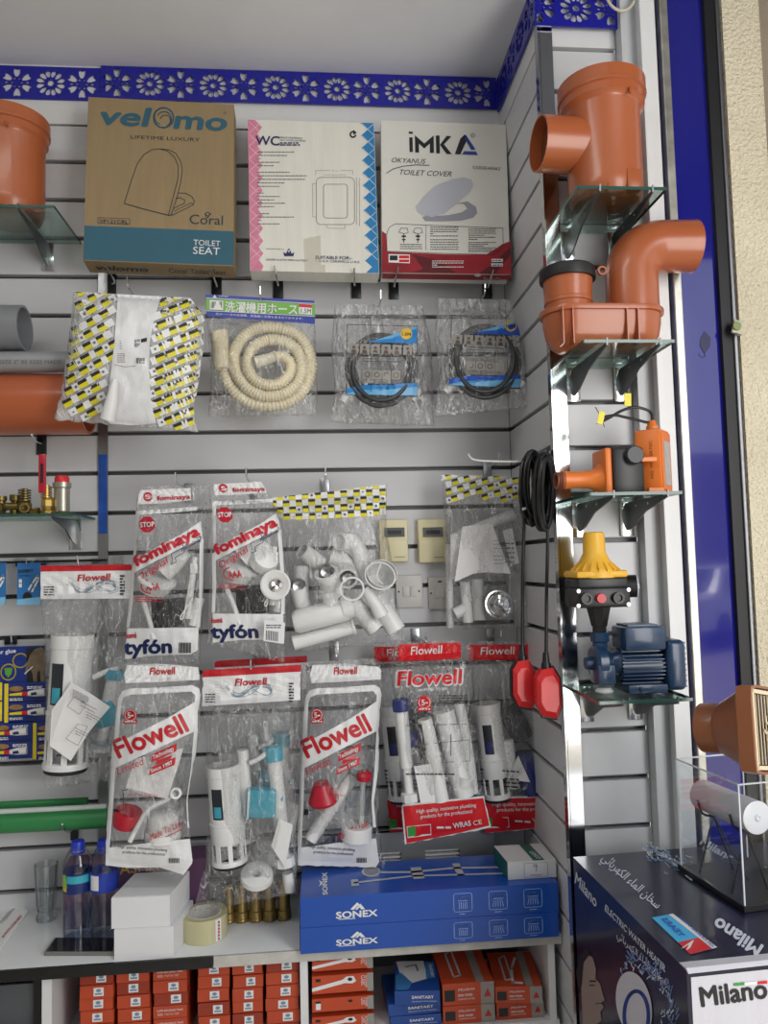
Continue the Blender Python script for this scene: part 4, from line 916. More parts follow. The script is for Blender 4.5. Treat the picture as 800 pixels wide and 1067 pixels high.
# ---------------------------------------------------------------- fominaya siphon bags
Z5 = (120, 490, 4.21)
FR = mat('print_crimson', (196, 30, 52), .4); FN = mat('print_deep_navy', (24, 36, 84), .4)
def fomi(label, A, left, right, Y, seed):
    g = thing('hanging_bag', label, 'bag', 'siphon bags with red lettering')
    sf = bag(g, zp(*Z5, left), zp(*Z5, right), Y, .07, FILM, seed=seed, flat=.1, wr=.006, freq=20)
    class Sx: at = staticmethod(lambda x, y, off=0: sf.at(Z5[0] + A(x, y)[0] / Z5[2], Z5[1] + A(x, y)[1] / Z5[2], off))
    w = Decal(Sx, WPRINT, g, 'white_print', .0010, fine=16); r = Decal(Sx, FR, g, 'red_print', .0020); n = Decal(Sx, FN, g, 'navy_print', .0020); w2 = Decal(Sx, WPRINT, g, 'white_lettering', .0028); k = Decal(Sx, INK, g, 'bar_code', .0024)
    w.poly([(104, 88), (200, 80), (330, 78), (334, 132), (200, 146), (100, 150)])
    w.poly([(84, 392), (180, 340), (300, 275), (376, 222), (384, 296), (300, 338), (190, 392), (82, 450)])
    w.poly([(70, 420), (86, 410), (78, 560), (62, 690), (48, 690), (62, 560)]); w.poly([(88, 180), (106, 178), (96, 300), (90, 390), (78, 392), (84, 290)])
    w.poly([(100, 176), (250, 168), (360, 160), (360, 176), (250, 186), (100, 196)]); w.poly([(370, 300), (388, 300), (384, 560), (372, 690), (356, 690), (368, 560)])
    w.poly([(52, 694), (200, 692), (366, 690), (362, 790), (330, 808), (180, 812), (42, 828)])
    r.disc((143, 116), 20); w2.text('S', (135, 126), (152, 126), 20, bold=.04); r.text('fominaya', (184, 132), (328, 124), 20, bold=.04)
    r.poly([(140 + 37 * math.cos(math.radians(22.5 + 45 * i)), 238 + 37 * math.sin(math.radians(22.5 + 45 * i))) for i in range(8)]); w2.text('STOP', (110, 250), (172, 246), 22, bold=.04)
    r.text('fominaya', (92, 422), (372, 282), 46, bold=.06); r.text('Original', (104, 486), (238, 402), 30, bold=.01, shear=.25)
    n.line([(246, 366), (300, 338), (294, 324), (376, 290), (372, 312), (306, 345), (300, 362), (262, 384), (268, 402), (246, 412), (252, 392), (246, 366)], 3); n.text('sifónico', (290, 356), (372, 312), 17, shear=.3, bold=.02)
    r.text('AAA', (136, 530), (196, 524), 34, bold=.03); r.ring((156, 510), 42, 5, ry=30, a0=1.6, a1=4.4); r.scribble(88, 554, 208, 580, 3, 4, 3)
    r.text('fomi', (44, 738), (92, 734), 24, bold=.05); n.text('tyfón', (40, 806), (246, 800), 62, bold=.05)
    for i in range(9): k.rect(278 + i * 6.4, 756, 281 + i * 6.4 + (i % 2) * 1.5, 802)
    for d in (w, r, n, w2, k): d.build()
    C = lambda x, y: A(x, y)
    MB().box((0, 0, 0), (.072, .04, .066), Matrix.Translation(V(Z5, *C(235, 625), Y + .005)) @ Matrix.Rotation(-.05, 4, 'Y'), bev=.004).build('black_box', BLACK, g)
    MB().lathe([(.014, 0), (.034, .004), (.043, .03), (.046, .031), (.046, .037), (.03, .04), (0, .04)], 30, AX(V(Z5, *C(165, 535), Y + .012), (.35, -.35, .9))).build('siphon_cup', WPLAS, g)
    pipe(g, Z5, [C(205, 440), C(250, 400), C(290, 345)], 52, Y, name='siphon_neck')
    pipe(g, Z5, [C(352, 380), C(335, 500), C(318, 650)], 14, Y - .015, name='rod'); MB().box((0, 0, 0), (.018, .012, .024), Matrix.Translation(V(Z5, *C(346, 430), Y - .02)), bev=.002).build('rod_clip', WPLAS, g)
    pipe(g, Z5, [C(370, 560), C(340, 680)], 22, Y - .005, name='white_tube')
    pipe(g, Z5, [C(118, 560), C(150, 660), C(168, 740)], 11, Y - .02, name='lever_arm')
    pipe(g, Z5, [C(340, 560), C(288, 640), C(300, 640), C(330, 480)], 3, Y - .03, name='tie_cord', n=6)
    return g
g = fomi('siphon bag with stop sign print and cup inside, left of its pair', lambda x, y: (x, y), [(118, 72), (92, 130), (86, 300), (62, 560), (48, 700), (36, 840)], [(415, 62), (420, 110), (410, 300), (390, 560), (382, 700), (372, 850)], -.165, 53)
def A6(x, y):
    u = (x - 140); v = (y - 238); return (480 + u * .985 + v * .075 + (0 if v < 0 else 0), 195 + u * .02 + v * .955)
g = fomi('siphon bag with stop sign print and white strainer ring, right of its pair', A6, [(425, 62), (416, 110), (414, 300), (412, 560), (410, 680), (404, 760)], [(640, 50), (690, 130), (735, 280), (760, 460), (755, 640), (745, 850)], -.205, 59)
mb = MB(); c = V(Z5, 702, 505, -.235)
mb.lathe([(.016, 0), (.034, 0), (.034, .012), (.030, .014), (.016, .004), (.016, 0)], 30, AX(c, (.1, -1, .15))); mb.build('strainer_ring', WPLAS, g)
MB().lathe([(0, .004), (.009, .007), (.017, .003), (.017, 0)], 12, AX(c, (.1, -1, .15))).build('strainer', CHROME, g, 20)
pipe(g, Z5, [(640, 390), (650, 330)], [62, 50], -.2, name='siphon_dome')
MB().lathe([(0, .03), (.03, .022), (.036, .0), (0, 0)], 26, AX(V(Z5, 650, 395, -.215), (.4, -.8, .4))).build('siphon_dome', WPLAS, g)
d = Decal(Plane(V(Z5, 700, 700, -.262), (0, -1, 0)), WPRINT, g, 'price_label', .0); d.poly(zp(*Z5, [(655, 655), (745, 668), (740, 762), (650, 748)])); d.build()
d = Decal(Plane(V(Z5, 700, 700, -.263), (0, -1, 0)), INK, g, 'bar_code', .0)
for i in range(8): d.poly(zp(*Z5, [(662 + i * 7, 702 + i), (665 + i * 7, 702 + i), (664 + i * 7, 744 + i), (661 + i * 7, 744 + i)]))
d.scribble(*zp(*Z5, [(662, 675)])[0], *zp(*Z5, [(728, 695)])[0], 2, 1, 2); d.build()
pocket_hook('display hook holding the left siphon bag', 184, 502, -.18)
pocket_hook('display hook holding the right siphon bag', 257, 497, -.22)
# ---------------------------------------------------------------- bag of white siphon parts
Z7 = (280, 490, 4.21)
g = thing('hanging_bag', 'clear bag full of white pipe elbows and trap parts', 'bag', 'polythene bags on the wall')
Y7 = -.175
sf = bag(g, zp(*Z7, [(4, 122), (40, 200), (70, 300), (90, 450), (95, 640), (85, 800)]), zp(*Z7, [(518, 62), (516, 240), (540, 400), (560, 560), (598, 752)]), Y7, .10, FILM, seed=61, flat=.06, wr=.006)
tape_pattern(sf, g, [(zp(*Z7, [(6, 122), (120, 58), (300, 22), (420, 32), (516, 66), (512, 206), (380, 216), (260, 208), (130, 232), (62, 232)]), zp(*Z7, [(300, 75)])[0], (13.4, -.7), (6.9, 6.7))], (6.6, 6.5), 3)
def openpipe(a, b, r, Y=Y7, lip=0, name='pipe', m=WPLAS, y2=None):
    return hollow(mb := MB(), V(Z7, *a, Y), V(Z7, *b, y2 or Y + .03), r / Z7[2] * mpp(Y), .16, 24, lip).build(name, m, g)
openpipe((145, 352), (225, 410), 36, Y7 - .02, name='elbow_end'); 
pipe(g, Z7, [(318, 314, Y7 - .025), (362, 312, Y7), (396, 360, Y7), (418, 430, Y7), (428, 490, Y7)], 38, Y7, name='bend_pipe'); openpipe((306, 312), (330, 314), 38, Y7 - .035, name='bend_mouth', y2=Y7 - .02)
openpipe((250, 447), (285, 540), 48, Y7 - .045, lip=.12, name='union_nut', y2=Y7 - .01); openpipe((345, 475), (330, 430), 44, Y7 - .04, lip=.1, name='union_nut', y2=Y7 + .02); openpipe((128, 510), (145, 600), 35, Y7 - .03, name='elbow_end')
pipe(g, Z7, [(140, 420), (140, 540), (150, 600)], 34, Y7 + .01, name='straight_pipe'); pipe(g, Z7, [(270, 380), (330, 400), (380, 470)], 40, Y7 + .015, name='tee_branch')
MB().lathe([(.034, .03), (.0355, .03), (.036, .026), (.022, -.02), (.0, -.022)], 30, AX(V(Z7, 487, 478, Y7 - .035), (.15, -1, .55))).build('funnel_cup', WPLAS, g); ring3(g, V(Z7, 487, 466, Y7 - .062), (.15, -1, .55), .0365, .003, .004, name='cup_rim')
ring3(g, V(Z7, 366, 522, Y7 - .07), (-.1, -1, .2), .028, .004, .006, name='seal_ring')
pipe(g, Z7, [(108, 668), (126, 664), (330, 612), (352, 606)], [40, 52, 52, 46], Y7 - .02, name='trap_body', n=24); pipe(g, Z7, [(322, 606), (366, 596)], 50, Y7 - .025, name='trap_collar', n=24); pipe(g, Z7, [(275, 600), (270, 545)], [40, 38], Y7 - .02, name='trap_neck'); ring3(g, V(Z7, 272, 560, Y7 - .02), (-.1, 0, 1), .0245, .006, .012, name='neck_nut')
hollow(mb := MB(), V(Z7, 108, 758, Y7 - .01), V(Z7, 366, 688, Y7 - .01), 31 / Z7[2] * mpp(Y7), .12, 24).build('long_tube', WPLAS, g); ring3(g, V(Z7, 366, 688, Y7 - .01), (1, 0, .27), .0195, .004, .006, name='tube_flange')
openpipe((472, 700), (370, 580), 40, Y7 - .005, name='tail_pipe', y2=Y7); openpipe((560, 705), (470, 560), 44, Y7 - .01, name='tail_pipe', y2=Y7); pipe(g, Z7, [(420, 520), (470, 590), (495, 640)], [20, 30, 34], Y7 - .04, name='reducer'); pipe(g, Z7, [(490, 410), (474, 470), (500, 500)], 4, Y7 - .07, name='cord', n=6)
for c in ((250, 447), (128, 510), (345, 475)): MB().lathe([(0, .004), (.012, .008), (.02, 0)], 10, AX(V(Z7, *c, Y7 - .03), (0, -1, 0))).build('strainer', STEEL, g, 20)
pocket_hook('display hook holding the bag of white pipe parts', 339, 496, -.19)
# ---------------------------------------------------------------- bag with strainer next to the floats
Z8 = (400, 460, 3.556)
g = thing('hanging_bag', 'clear bag with white sheet and chrome strainer behind the black cable', 'bag', 'polythene bags on the wall')
sf = bag(g, zp(*Z8, [(210, 122), (222, 260), (228, 500), (232, 695)]), zp(*Z8, [(500, 132), (510, 240), (530, 400), (556, 560), (564, 690)]), -.10, .08, FILM, seed=67, flat=.06, wr=.007)
tape_pattern(sf, g, [(zp(*Z8, [(212, 124), (300, 108), (420, 84), (498, 130), (506, 240), (400, 212), (300, 205), (232, 244)]), zp(*Z8, [(262, 150)])[0], (12.6, -3.8), (6.4, 6.4))], (6.2, 6.2), 5)
sheet(g, Z8, [(290, 315), (400, 305), (470, 490), (380, 485), (330, 490), (262, 520)], -.14, curl=.004); sheet(g, Z8, [(246, 345), (292, 340), (285, 515), (246, 510)], -.12, curl=.003); sheet(g, Z8, [(440, 330), (475, 320), (500, 450), (470, 460)], -.13, curl=.003)
d = Decal(Plane(V(Z8, 430, 400, -.146), (0, -1, 0)), GREYINK, g, 'small_print', .001); d.scribble(*zp(*Z8, [(405, 360)])[0], *zp(*Z8, [(440, 460)])[0], 7, .7, 3); d.scribble(*zp(*Z8, [(448, 370)])[0], *zp(*Z8, [(482, 455)])[0], 5, 1.5, 5); d.build()
pipe(g, Z8, [(240, 380), (245, 690)], 14, -.09, name='white_tube'); pipe(g, Z8, [(300, 520), (312, 670)], 20, -.11, name='white_tube'); pipe(g, Z8, [(345, 510), (355, 660)], 24, -.115, mat('pleated_hose', (196, 196, 194), .4), name='flexible_hose'); pipe(g, Z8, [(480, 270), (330, 330), (260, 360)], 22, -.085, name='white_tube')
pipe(g, Z8, [(400, 500), (415, 570)], 22, -.125, CLEARP, name='clear_tube'); pipe(g, Z8, [(480, 480), (520, 680)], 36, -.08, mat('pale_grey_plastic', (170, 172, 172), .4), name='grey_tube')
c = V(Z8, 424, 605, -.15); MB().lathe([(.0, .006), (.01, .008), (.014, .004), (.024, .006), (.03, .002), (.033, .0), (.033, -.006), (0, -.006)], 12, AX(c, (.05, -1, .2))).build('strainer_flower', CHROME, g, 15); ring3(g, c, (.05, -1, .2), .035, .004, .006, CHROME, 'strainer_rim')
pipe(g, Z8, [(262, 640), (300, 620)], 22, -.11, name='nozzle')
pocket_hook('display hook above the bag with the chrome strainer', 519, 480, -.13)
# ---------------------------------------------------------------- two float switches with coiled cable on a long wire hook
CAB = mat('black_cable', (26, 26, 29), .35)
def float_switch(label, cx, top, boty, cab, body, seed, Y):
    g = thing('float_switch', label, 'float switch', 'float switches on the long wire hook'); r = random.Random(seed)
    for i in range(13):
        w = 20 + r.uniform(-7, 12); x = cx + r.uniform(-14, 14); t = top + r.uniform(-6, 18); b = boty + r.uniform(-30, 14); yy = Y + (i - 6) * .004
        P = [V(Z8, x + w * math.cos(a) + r.uniform(-1.2, 1.2), (t + b) / 2 + (b - t) / 2 * math.sin(a), yy + .01 * math.cos(a)) for a in [2 * math.pi * q / 28 for q in range(28)]]
        MB().tube(P, .0042, 8, closed=True).build('cable_loop', CAB, g)
    P = [V(Z8, *p, Y - .01) for p in cab]; MB().tube(smoothpts(P, 6), .0038, 10).build('cable', CAB, g)
    bx, by = body; c0 = V(Z8, bx, by, Y - .01)
    MB().lathe([(.0, .034), (.006, .034), (.008, .014), (.0105, .01), (.011, .0), (0, 0)], 14, AX(c0, (0, 0, 1))).build('cable_gland', BLACK, g)
    poly = [(-.013, 0), (.011, .002), (.025, -.014), (.026, -.052), (.016, -.068), (-.014, -.064), (-.026, -.048), (-.025, -.012)]
    bm = bmesh.new(); n = len(poly)
    poly = [(x, z * 1.5) for x, z in poly]; vs = [[bm.verts.new((c0.x + x * s, c0.y + y, c0.z - .05 + (z + .05) * s)) for x, z in poly] for s, y in ((.72, -.022), (1, -.012), (1, .012), (.72, .022))]
    for a, b in zip(vs, vs[1:]):
        for i in range(n): bm.faces.new((a[i], a[(i + 1) % n], b[(i + 1) % n], b[i]))
    bm.faces.new(vs[0]); bm.faces.new(list(reversed(vs[-1]))); bmesh.ops.recalc_face_normals(bm, faces=bm.faces[:])
    me = bpy.data.meshes.new('float_body'); bm.to_mesh(me); bm.free(); link('float_body', me, mat('float_red', (214, 40, 44), .35, coat=.2), g)
    q = [(x * 1.05, z * 1.03 + .001) for x, z in poly]; P = [Vector((c0.x + x * 1.02, c0.y + (-.004 if seed < 3 else .0), c0.z + z)) for x, z in q]
    MB().tube([P[i] for i in ((0, 7, 6, 5, 4) if seed < 3 else (1, 2, 3, 4, 5))], .0042, 8).build('seam_band', BLACK, g)
    return g
float_switch('red float switch with black cable, left of two', 540, 40, 300, [(520, 240), (518, 320), (514, 480), (513, 640), (513, 775)], (513, 812), 2, -.325)
float_switch('red float switch with black cable, right and lower of two', 592, 50, 318, [(606, 290), (606, 400), (602, 560), (601, 700), (600, 800)], (601, 842), 5, -.385)
g = thing('display_hook', 'long white wire hook carrying both red float switches', 'hook')
MB().box((XR - .0035, -.32, V(Z8, 540, 74, -.32).z), (.005, .024, .05), bev=.001).build('backplate', STEEL, g)
a = V(Z8, 540, 74, -.33); MB().tube(smoothpts([(XR - .006, -.32, a.z + .002), (XR - .03, -.33, a.z), a, V(Z8, 430, 74, -.33), V(Z8, 335, 68, -.33), V(Z8, 312, 46, -.33)], 5), .0024, 8).build('prong', mat('white_wire', (220, 220, 220), .3, metal=.3), g)
MB().tube([V(Z8, 532, 246, -.35), V(Z8, 512, 252, -.352)], .003, 6).build('cable_tie', WPLAS, g); 
# ---------------------------------------------------------------- thermostats and switch plates on the wall behind
TC = mat('thermostat_cream', (226, 216, 176), .4); LCD = mat('lcd_grey', (92, 96, 94), .25)
for lab, x0, x1, y0, y1 in (('cream wall thermostat half hidden by the bag of pipes', 509, 608, 220, 402), ('cream wall thermostat left of the strainer bag', 648, 775, 218, 404)):
    g = thing('thermostat', lab, 'thermostat', 'thermostats on the slatted wall')
    if x0 == 509: x0 = 480
    a = V(Z7, x0, y0, 0); b = V(Z7, x1, y1, 0); w = b.x - a.x; h = a.z - b.z; cx = (a.x + b.x) / 2
    MB().box((cx, -.012, (a.z + b.z) / 2), (w, .022, h), bev=.003).build('case', TC, g)
    MB().box((cx, -.0245, b.z + h * .27), (w * .98, .005, h * .52), bev=.002).build('flap', TC, g)
    MB().box((cx + .002, -.024, a.z - h * .3), (w * .72, .003, h * .22)).build('screen', LCD, g); MB().box((cx + .002, -.0262, a.z - h * .3), (w * .5, .001, h * .09)).build('digits', INK, g)
    for q in (-.2, 0, .2): MB().box((cx + q * w, -.024, a.z - h * .5), (w * .15, .003, .003)).build('button', mat('button_amber' if q < 0 and x0 == 480 else 'button_grey', (226, 178, 80) if q < 0 and x0 == 480 else (120, 118, 108), .4), g)
    MB().box((cx + w * .2, -.0275, b.z + h * .12), (w * .36, .001, .0015)).build('lettering', GREYINK, g)
SP = mat('switch_white', (206, 204, 200), .35)
for lab, x0, x1, y0, y1 in (('white switch plate below the first thermostat', 555, 675, 462, 600), ('white switch plate with dark slot beside the strainer bag', 697, 800, 470, 606)):
    g = thing('switch_plate', lab, 'switch', 'switch plates on the slatted wall'); a = V(Z7, x0, y0, 0); b = V(Z7, x1, y1, 0); w = b.x - a.x; h = a.z - b.z; cx, cz = (a.x + b.x) / 2, (a.z + b.z) / 2
    MB().box((cx, -.005, cz), (w, .009, h), bev=.002).build('plate', SP, g)
    for q in (-.085, .085): MB().box((cx + q * w * 1.6, -.0105, cz), (w * .22, .004, h * .32), bev=.0008).build('rocker', SP, g)
    for q in (-.4, .36): MB().lathe([(0, .001), (.0025, .001), (.0025, 0)], 10, AX((cx + q * w, -.0095, cz), (0, -1, 0))).build('screw', INK, g)
    if x0 == 697: MB().box((cx + .0, -.0105, cz + h * .36), (.010, .002, .004)).build('indicator', INK, g)
# ================================================================ glass shelves on the pillar and what stands on them
def zY(zz, x, y, Y): return PY(zz[0] + x / zz[2], zz[1] + y / zz[2], Y)
def glass_shelf(label, x0, x1, y0, y1, z, brk, wall=0.0):
    g = thing('glass_shelf', label, 'shelf', 'clear glass shelves on brackets')
    MB().box(((x0 + x1) / 2, (y0 + y1) / 2, z), (x1 - x0, y0 - y1, .006)).build('glass_panel', GLASS, g, 0)
    for c, d in ((((x0 + x1) / 2, y1 - .0006, z), (x1 - x0, .0012, .0062)), ((x0 - .0006, (y0 + y1) / 2, z), (.0012, y0 - y1, .0062)), ((x1 + .0006, (y0 + y1) / 2, z), (.0012, y0 - y1, .0062))):
        MB().box(c, d).build('polished_edge', GEDGE, g, 0)
    for bx in brk:
        L = (y0 - y1) * .97; zb = z - .0035
        pr = [(0, 0), (-L, 0), (-L - .006, .010), (-L - .009, .010), (-L - .007, -.004), (-L * .85, -.012), (-L * .5, -.026), (-L * .22, -.052), (-.012, -.06), (0, -.06)]
        m = MB(); vs = [(bx - .0016, y0 + p, zb + q) for p, q in pr] + [(bx + .0016, y0 + p, zb + q) for p, q in pr]; n = len(pr)
        tri = tessellate_polygon([[Vector((p, q, 0)) for p, q in pr]])
        m.add(vs, [tuple(t) for t in tri] + [tuple(n + i for i in t) for t in tri] + [(i, (i + 1) % n, n + (i + 1) % n, n + i) for i in range(n)])
        b = m.build('bracket_arm', mat('bracket_grey', (104, 106, 108), .35, metal=.8), g, 0)
        MB().box((bx, y0 - .003, zb - .035), (.030, .005, .075), bev=.001).build('backplate', CHROME, b)
        for s in (-.3, -.6): MB().lathe([(0, .001), (.003, .001), (.003, 0)], 10, AX((bx - .0017, y0 + L * s, zb - .010), (-1, 0, 0))).build('rivet', CHROME, b)
    return g
SX0, SX1, SY0, SY1 = XR, .70, YP - .002, -.585
SZ = (2.343, 2.037, 1.741, 1.349)
for z, lab in zip(SZ, ('top glass shelf under the tall orange gully', 'glass shelf under the orange double bend trap', 'glass shelf under the orange pump controller', 'lowest glass shelf under the blue pump')):
    glass_shelf(lab, SX0, SX1, SY0, SY1, z, (.565, .672))
# ---- orange gully with side branch
def gully(label, cx, cy, z0, H, r, rr, branch=None):
    lug = branch is not None
    g = thing('drain_gully', label, 'pipe fitting', 'orange drain gullies'); M = Matrix.Translation((cx, cy, z0))
    MB().lathe([(0, 0), (r * .72, 0), (r * .9, .006), (r * .98, .02), (r, .04), (r, H - .06), (r * 1.02, H - .056), (rr * .96, H - .05), (rr * .96, H - .034), (rr, H - .032), (rr, H), (rr * .93, H), (rr * .9, H - .05), (r * .94, H - .06), (r * .94, .03), (0, .03)], 48, M).build('barrel', ORANGE, g)
    MB().lathe([(rr * 1.005, H - .031), (rr * 1.012, H - .028), (rr * 1.005, H - .025)], 48, M).build('rim_bead', ORANGE, g)
    MB().box((cx + r * .35, cy - rr * .93, z0 + H - .055), (.004, .006, .012)).build('rim_lug', ORANGE, g)
    if lug: MB().box((cx + r * .4, cy - r * .88, z0 + .028), (.03, .02, .045), bev=.003).build('foot_lug', ORANGE, g)
    MB().prism([(-.004, 0), (.004, 0), (.001, .03), (-.001, .03)], -r * .95, -r * .6, Matrix.Translation((cx - .02, cy, z0 + .003))).build('foot_rib', ORANGE, g)
    if branch:
        a, b, rb = branch; hollow(mb := MB(), a, b, rb, .06, 36); mb.build('branch_pipe', ORANGE, g)
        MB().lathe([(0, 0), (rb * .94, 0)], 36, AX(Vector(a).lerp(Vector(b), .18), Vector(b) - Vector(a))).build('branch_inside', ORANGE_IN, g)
    return g
ZG = (540, 40, 4.444); YG = -.485
cx = (zY(ZG, 225, 400, YG).x + zY(ZG, 550, 400, YG).x) / 2; r = (zY(ZG, 550, 400, YG).x - zY(ZG, 225, 400, YG).x) / 2
rr = (zY(ZG, 565, 260, YG).x - zY(ZG, 182, 260, YG).x) / 2; ztop = zY(ZG, 375, 200, YG - rr).z + .012
a = zY(ZG, 92, 488, YG - .01); 
gully('tall orange drain gully with side branch on the top glass shelf', cx, YG, SZ[0] + .0035, ztop - SZ[0] + .028, r, rr, (a, Vector((cx, YG + .0, a.z)), (zY(ZG, 90, 366, YG).z - zY(ZG, 90, 604, YG).z) / 2))
# ---- orange double bend trap
ZT = (540, 160, 3.077); YT = -.487; z0 = SZ[1] + .0035
g = thing('drain_trap', 'orange double bend drain trap with black collar on the second glass shelf', 'pipe fitting')
xl = zY(ZT, 160, 480, YT).x; xr = zY(ZT, 366, 480, YT).x; rp = (zY(ZT, 443, 450, YT).x - zY(ZT, 284, 450, YT).x) / 2; zr = zY(ZT, 270, 500, YT - .05).z
def stadium(r, n=14): 
    return [(xr + r * math.cos(t), YT + r * math.sin(t)) for t in [-math.pi / 2 + math.pi * i / n for i in range(n + 1)]] + [(xl + r * math.cos(t), YT + r * math.sin(t)) for t in [math.pi / 2 + math.pi * i / n for i in range(n + 1)]]
hz = zr - z0
mb = MB(); lay = [(.012, 0), (.026, .002), (.040, .012), (.049, .03), (.0535, .055), (.0545, hz), (.060, hz), (.0605, hz + .006), (.060, hz + .010), (.050, hz + .011)]
vs = []; n = 0
for q, dz in lay:
    s = stadium(q); n = len(s); vs += [(x, y, z0 + dz) for x, y in s]
fs = [(k * n + i, k * n + (i + 1) % n, (k + 1) * n + (i + 1) % n, (k + 1) * n + i) for k in range(len(lay) - 1) for i in range(n)] + [tuple(range(n)), tuple((len(lay) - 1) * n + i for i in range(n))]
mb.add(vs, fs).build('trough', ORANGE, g)
for x in (140, 172, 345, 380):
    xx = zY(ZT, x, 560, YT - .05).x; MB().prism([(-.0012, 0), (.0012, 0), (.0012, hz), (-.0012, hz)], -.006, .02, Matrix.Translation((xx, YT - .054, z0 + .004))).build('rib', ORANGE, g)
zc1 = zY(ZT, 160, 372, YT - .05).z
MB().lathe([(.0, 0), (.047, 0), (.047, (zc1 - zr) * .3), (.0495, (zc1 - zr) * .32), (.0495, (zc1 - zr) * .4), (.048, (zc1 - zr) * .42), (.0505, zc1 - zr), (.045, zc1 - zr), (.045, .005)], 40, Matrix.Translation((xl, YT, zr))).build('inlet_cup', ORANGE, g)
MB().lathe([(.046, 0), (.0565, 0), (.0575, .004), (.0565, .022), (.052, .026), (.046, .026), (.046, 0)], 40, Matrix.Translation((xl, YT, zc1 - .006))).build('seal_collar', RUBBER, g)
ze = zY(ZT, 500, 300, YT).z; xe_ = zY(ZT, 556, 300, YT).x; bend = .062
P = [Vector((xr, YT, zr + .005)), Vector((xr, YT, ze - bend))] + [Vector((xr + bend * (1 - math.cos(t)), YT, ze - bend + bend * math.sin(t))) for t in [math.pi / 2 * i / 10 for i in range(1, 11)]] + [Vector((xe_, YT - .004, ze))]
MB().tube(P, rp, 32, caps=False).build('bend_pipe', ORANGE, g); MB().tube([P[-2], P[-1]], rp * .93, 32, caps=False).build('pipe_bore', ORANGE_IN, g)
MB().tube([P[-1] - Vector((.004, 0, 0)), P[-1]], [rp * 1.0, rp * 1.012], 32, caps=False).build('end_lip', ORANGE, g)
MB().lathe([(.006, -.003), (.010, -.003), (.010, .003), (.006, .003), (.006, -.003)], 16, AX(zY(ZT, 268, 376, YT - .01), (0, -1, 0))).build('lifting_eye', ORANGE, g)
# ---- orange and black pump controller lying on the third shelf
ZC = (560, 400, 3.333); YK = -.50; zs = SZ[2] + .0035
g = thing('pump_controller', 'orange and black electronic pump controller lying on the third shelf', 'controller')
OC = mat('controller_orange', (226, 122, 50), .38)
def cpt(x, y, dy=0): return zY(ZC, x, y, YK + dy)
u = .001 * .563
def lz(y): return cpt(300, y).z - (cpt(300, 378).z - zs)
ax = lambda x: cpt(x, 300).x
zc = lz(322)
MB().lathe([(0, 0), (.018, 0), (.0175, .01), (.0165, .03), (.0175, .055), (.024, .070), (.0325, .078), (0, .078)], 30, AX((ax(82), YK, zc), (1, 0, 0))).build('outlet_cone', OC, g)
MB().lathe([(.012, -.012), (.017, -.012), (.017, -.009), (.0155, -.008), (.017, -.006), (.0155, -.004), (.018, -.001), (.018, .004), (.012, .004), (.012, -.012)], 24, AX((ax(82), YK, zc), (1, 0, 0))).build('threaded_end', mat('controller_brown', (120, 62, 40), .5), g)
h = lz(220) - zs
MB().box(((ax(212) + ax(236)) / 2, YK, zs + h / 2), (ax(236) - ax(212), .075, h), bev=.005).build('orange_flange', OC, g)
MB().box(((ax(234) + ax(342)) / 2, YK, zs + h / 2), (ax(342) - ax(234), .085, h + .002), bev=.007).build('black_body', BLACK, g)
MB().lathe([(0, .014), (.016, .014), (.0185, .010), (.0185, 0)], 26, AX((ax(303), YK - .042, lz(250)), (0, -1, 0))).build('pressure_knob', mat('charcoal_plastic', (52, 54, 58), .4), g)
H = lz(157) - zs; Rz = Matrix.Translation((ax(398), YK - .005, zs + H / 2)) @ Matrix.Rotation(math.radians(-42), 4, 'Z')
MB().box((0, 0, 0), (.052, .062, H), Rz, bev=.005).build('electronics_box', OC, g)
MB().box((.0265, 0, 0), (.004, .054, H * .9), Rz, bev=.0015).build('panel_frame', OC, g); MB().box((.0290, -.002, -.004), (.002, .036, H * .68), Rz).build('display_panel', mat('panel_grey', (176, 172, 168), .35, var=.1, vscale=60), g)
fc = Face(Rz @ Vector((-.020, -.0312, H / 2 - .012)), Rz.to_3x3() @ Vector((0, 0, -1)), Rz.to_3x3() @ Vector((-1, 0, 0)), Rz.to_3x3() @ Vector((0, -1, 0)))
fc = Face(Rz @ Vector((.010, -.0312, -.035)), Rz.to_3x3() @ Vector((0, 0, 1)), Rz.to_3x3() @ Vector((1, 0, 0)), Rz.to_3x3() @ Vector((0, -1, 0)))
d = Decal(fc, mat('controller_print', (140, 70, 30), .5), g, 'lettering'); d.text('DO  WATERTEC', (0, 0), (.075, 0), .006); d.build()
MB().box((0, 0, 0), (.03, .012, .008), Matrix.Translation((ax(352), YK - .045, lz(265)))).build('latch', OC, g); MB().box((0, 0, 0), (.03, .012, .008), Matrix.Translation((ax(372), YK - .045, lz(368)))).build('latch', OC, g)
MB().lathe([(0, .022), (.007, .022), (.010, .012), (.012, .010), (.012, 0), (0, 0)], 18, Matrix.Translation((ax(405), YK, zs + H))).build('cable_gland', OC, g)
c0 = Vector((ax(405), YK, zs + H + .018))
for pts in ([(395, 95), (375, 80), (335, 72), (290, 85), (250, 108), (222, 122)], [(380, 125), (340, 115), (300, 106), (270, 100), (240, 104), (215, 108)]):
    MB().tube(smoothpts([c0] + [cpt(x, y, -.0) + Vector((0, 0, zs - cpt(300, 378).z)) for x, y in pts], 6), .0030, 8).build('cable', CAB, g)
YT_ = mat('tag_yellow', (232, 220, 60), .45)
MB().box((0, 0, 0), (.014, .002, .026), Matrix.Translation(cpt(313, 55, -.006)) @ Matrix.Rotation(.05, 4, 'Y')).build('cable_tag', YT_, g); MB().box((0, 0, 0), (.012, .002, .026), Matrix.Translation(cpt(220, 118, -.006)) @ Matrix.Rotation(.25, 4, 'Y')).build('cable_tag', YT_, g)
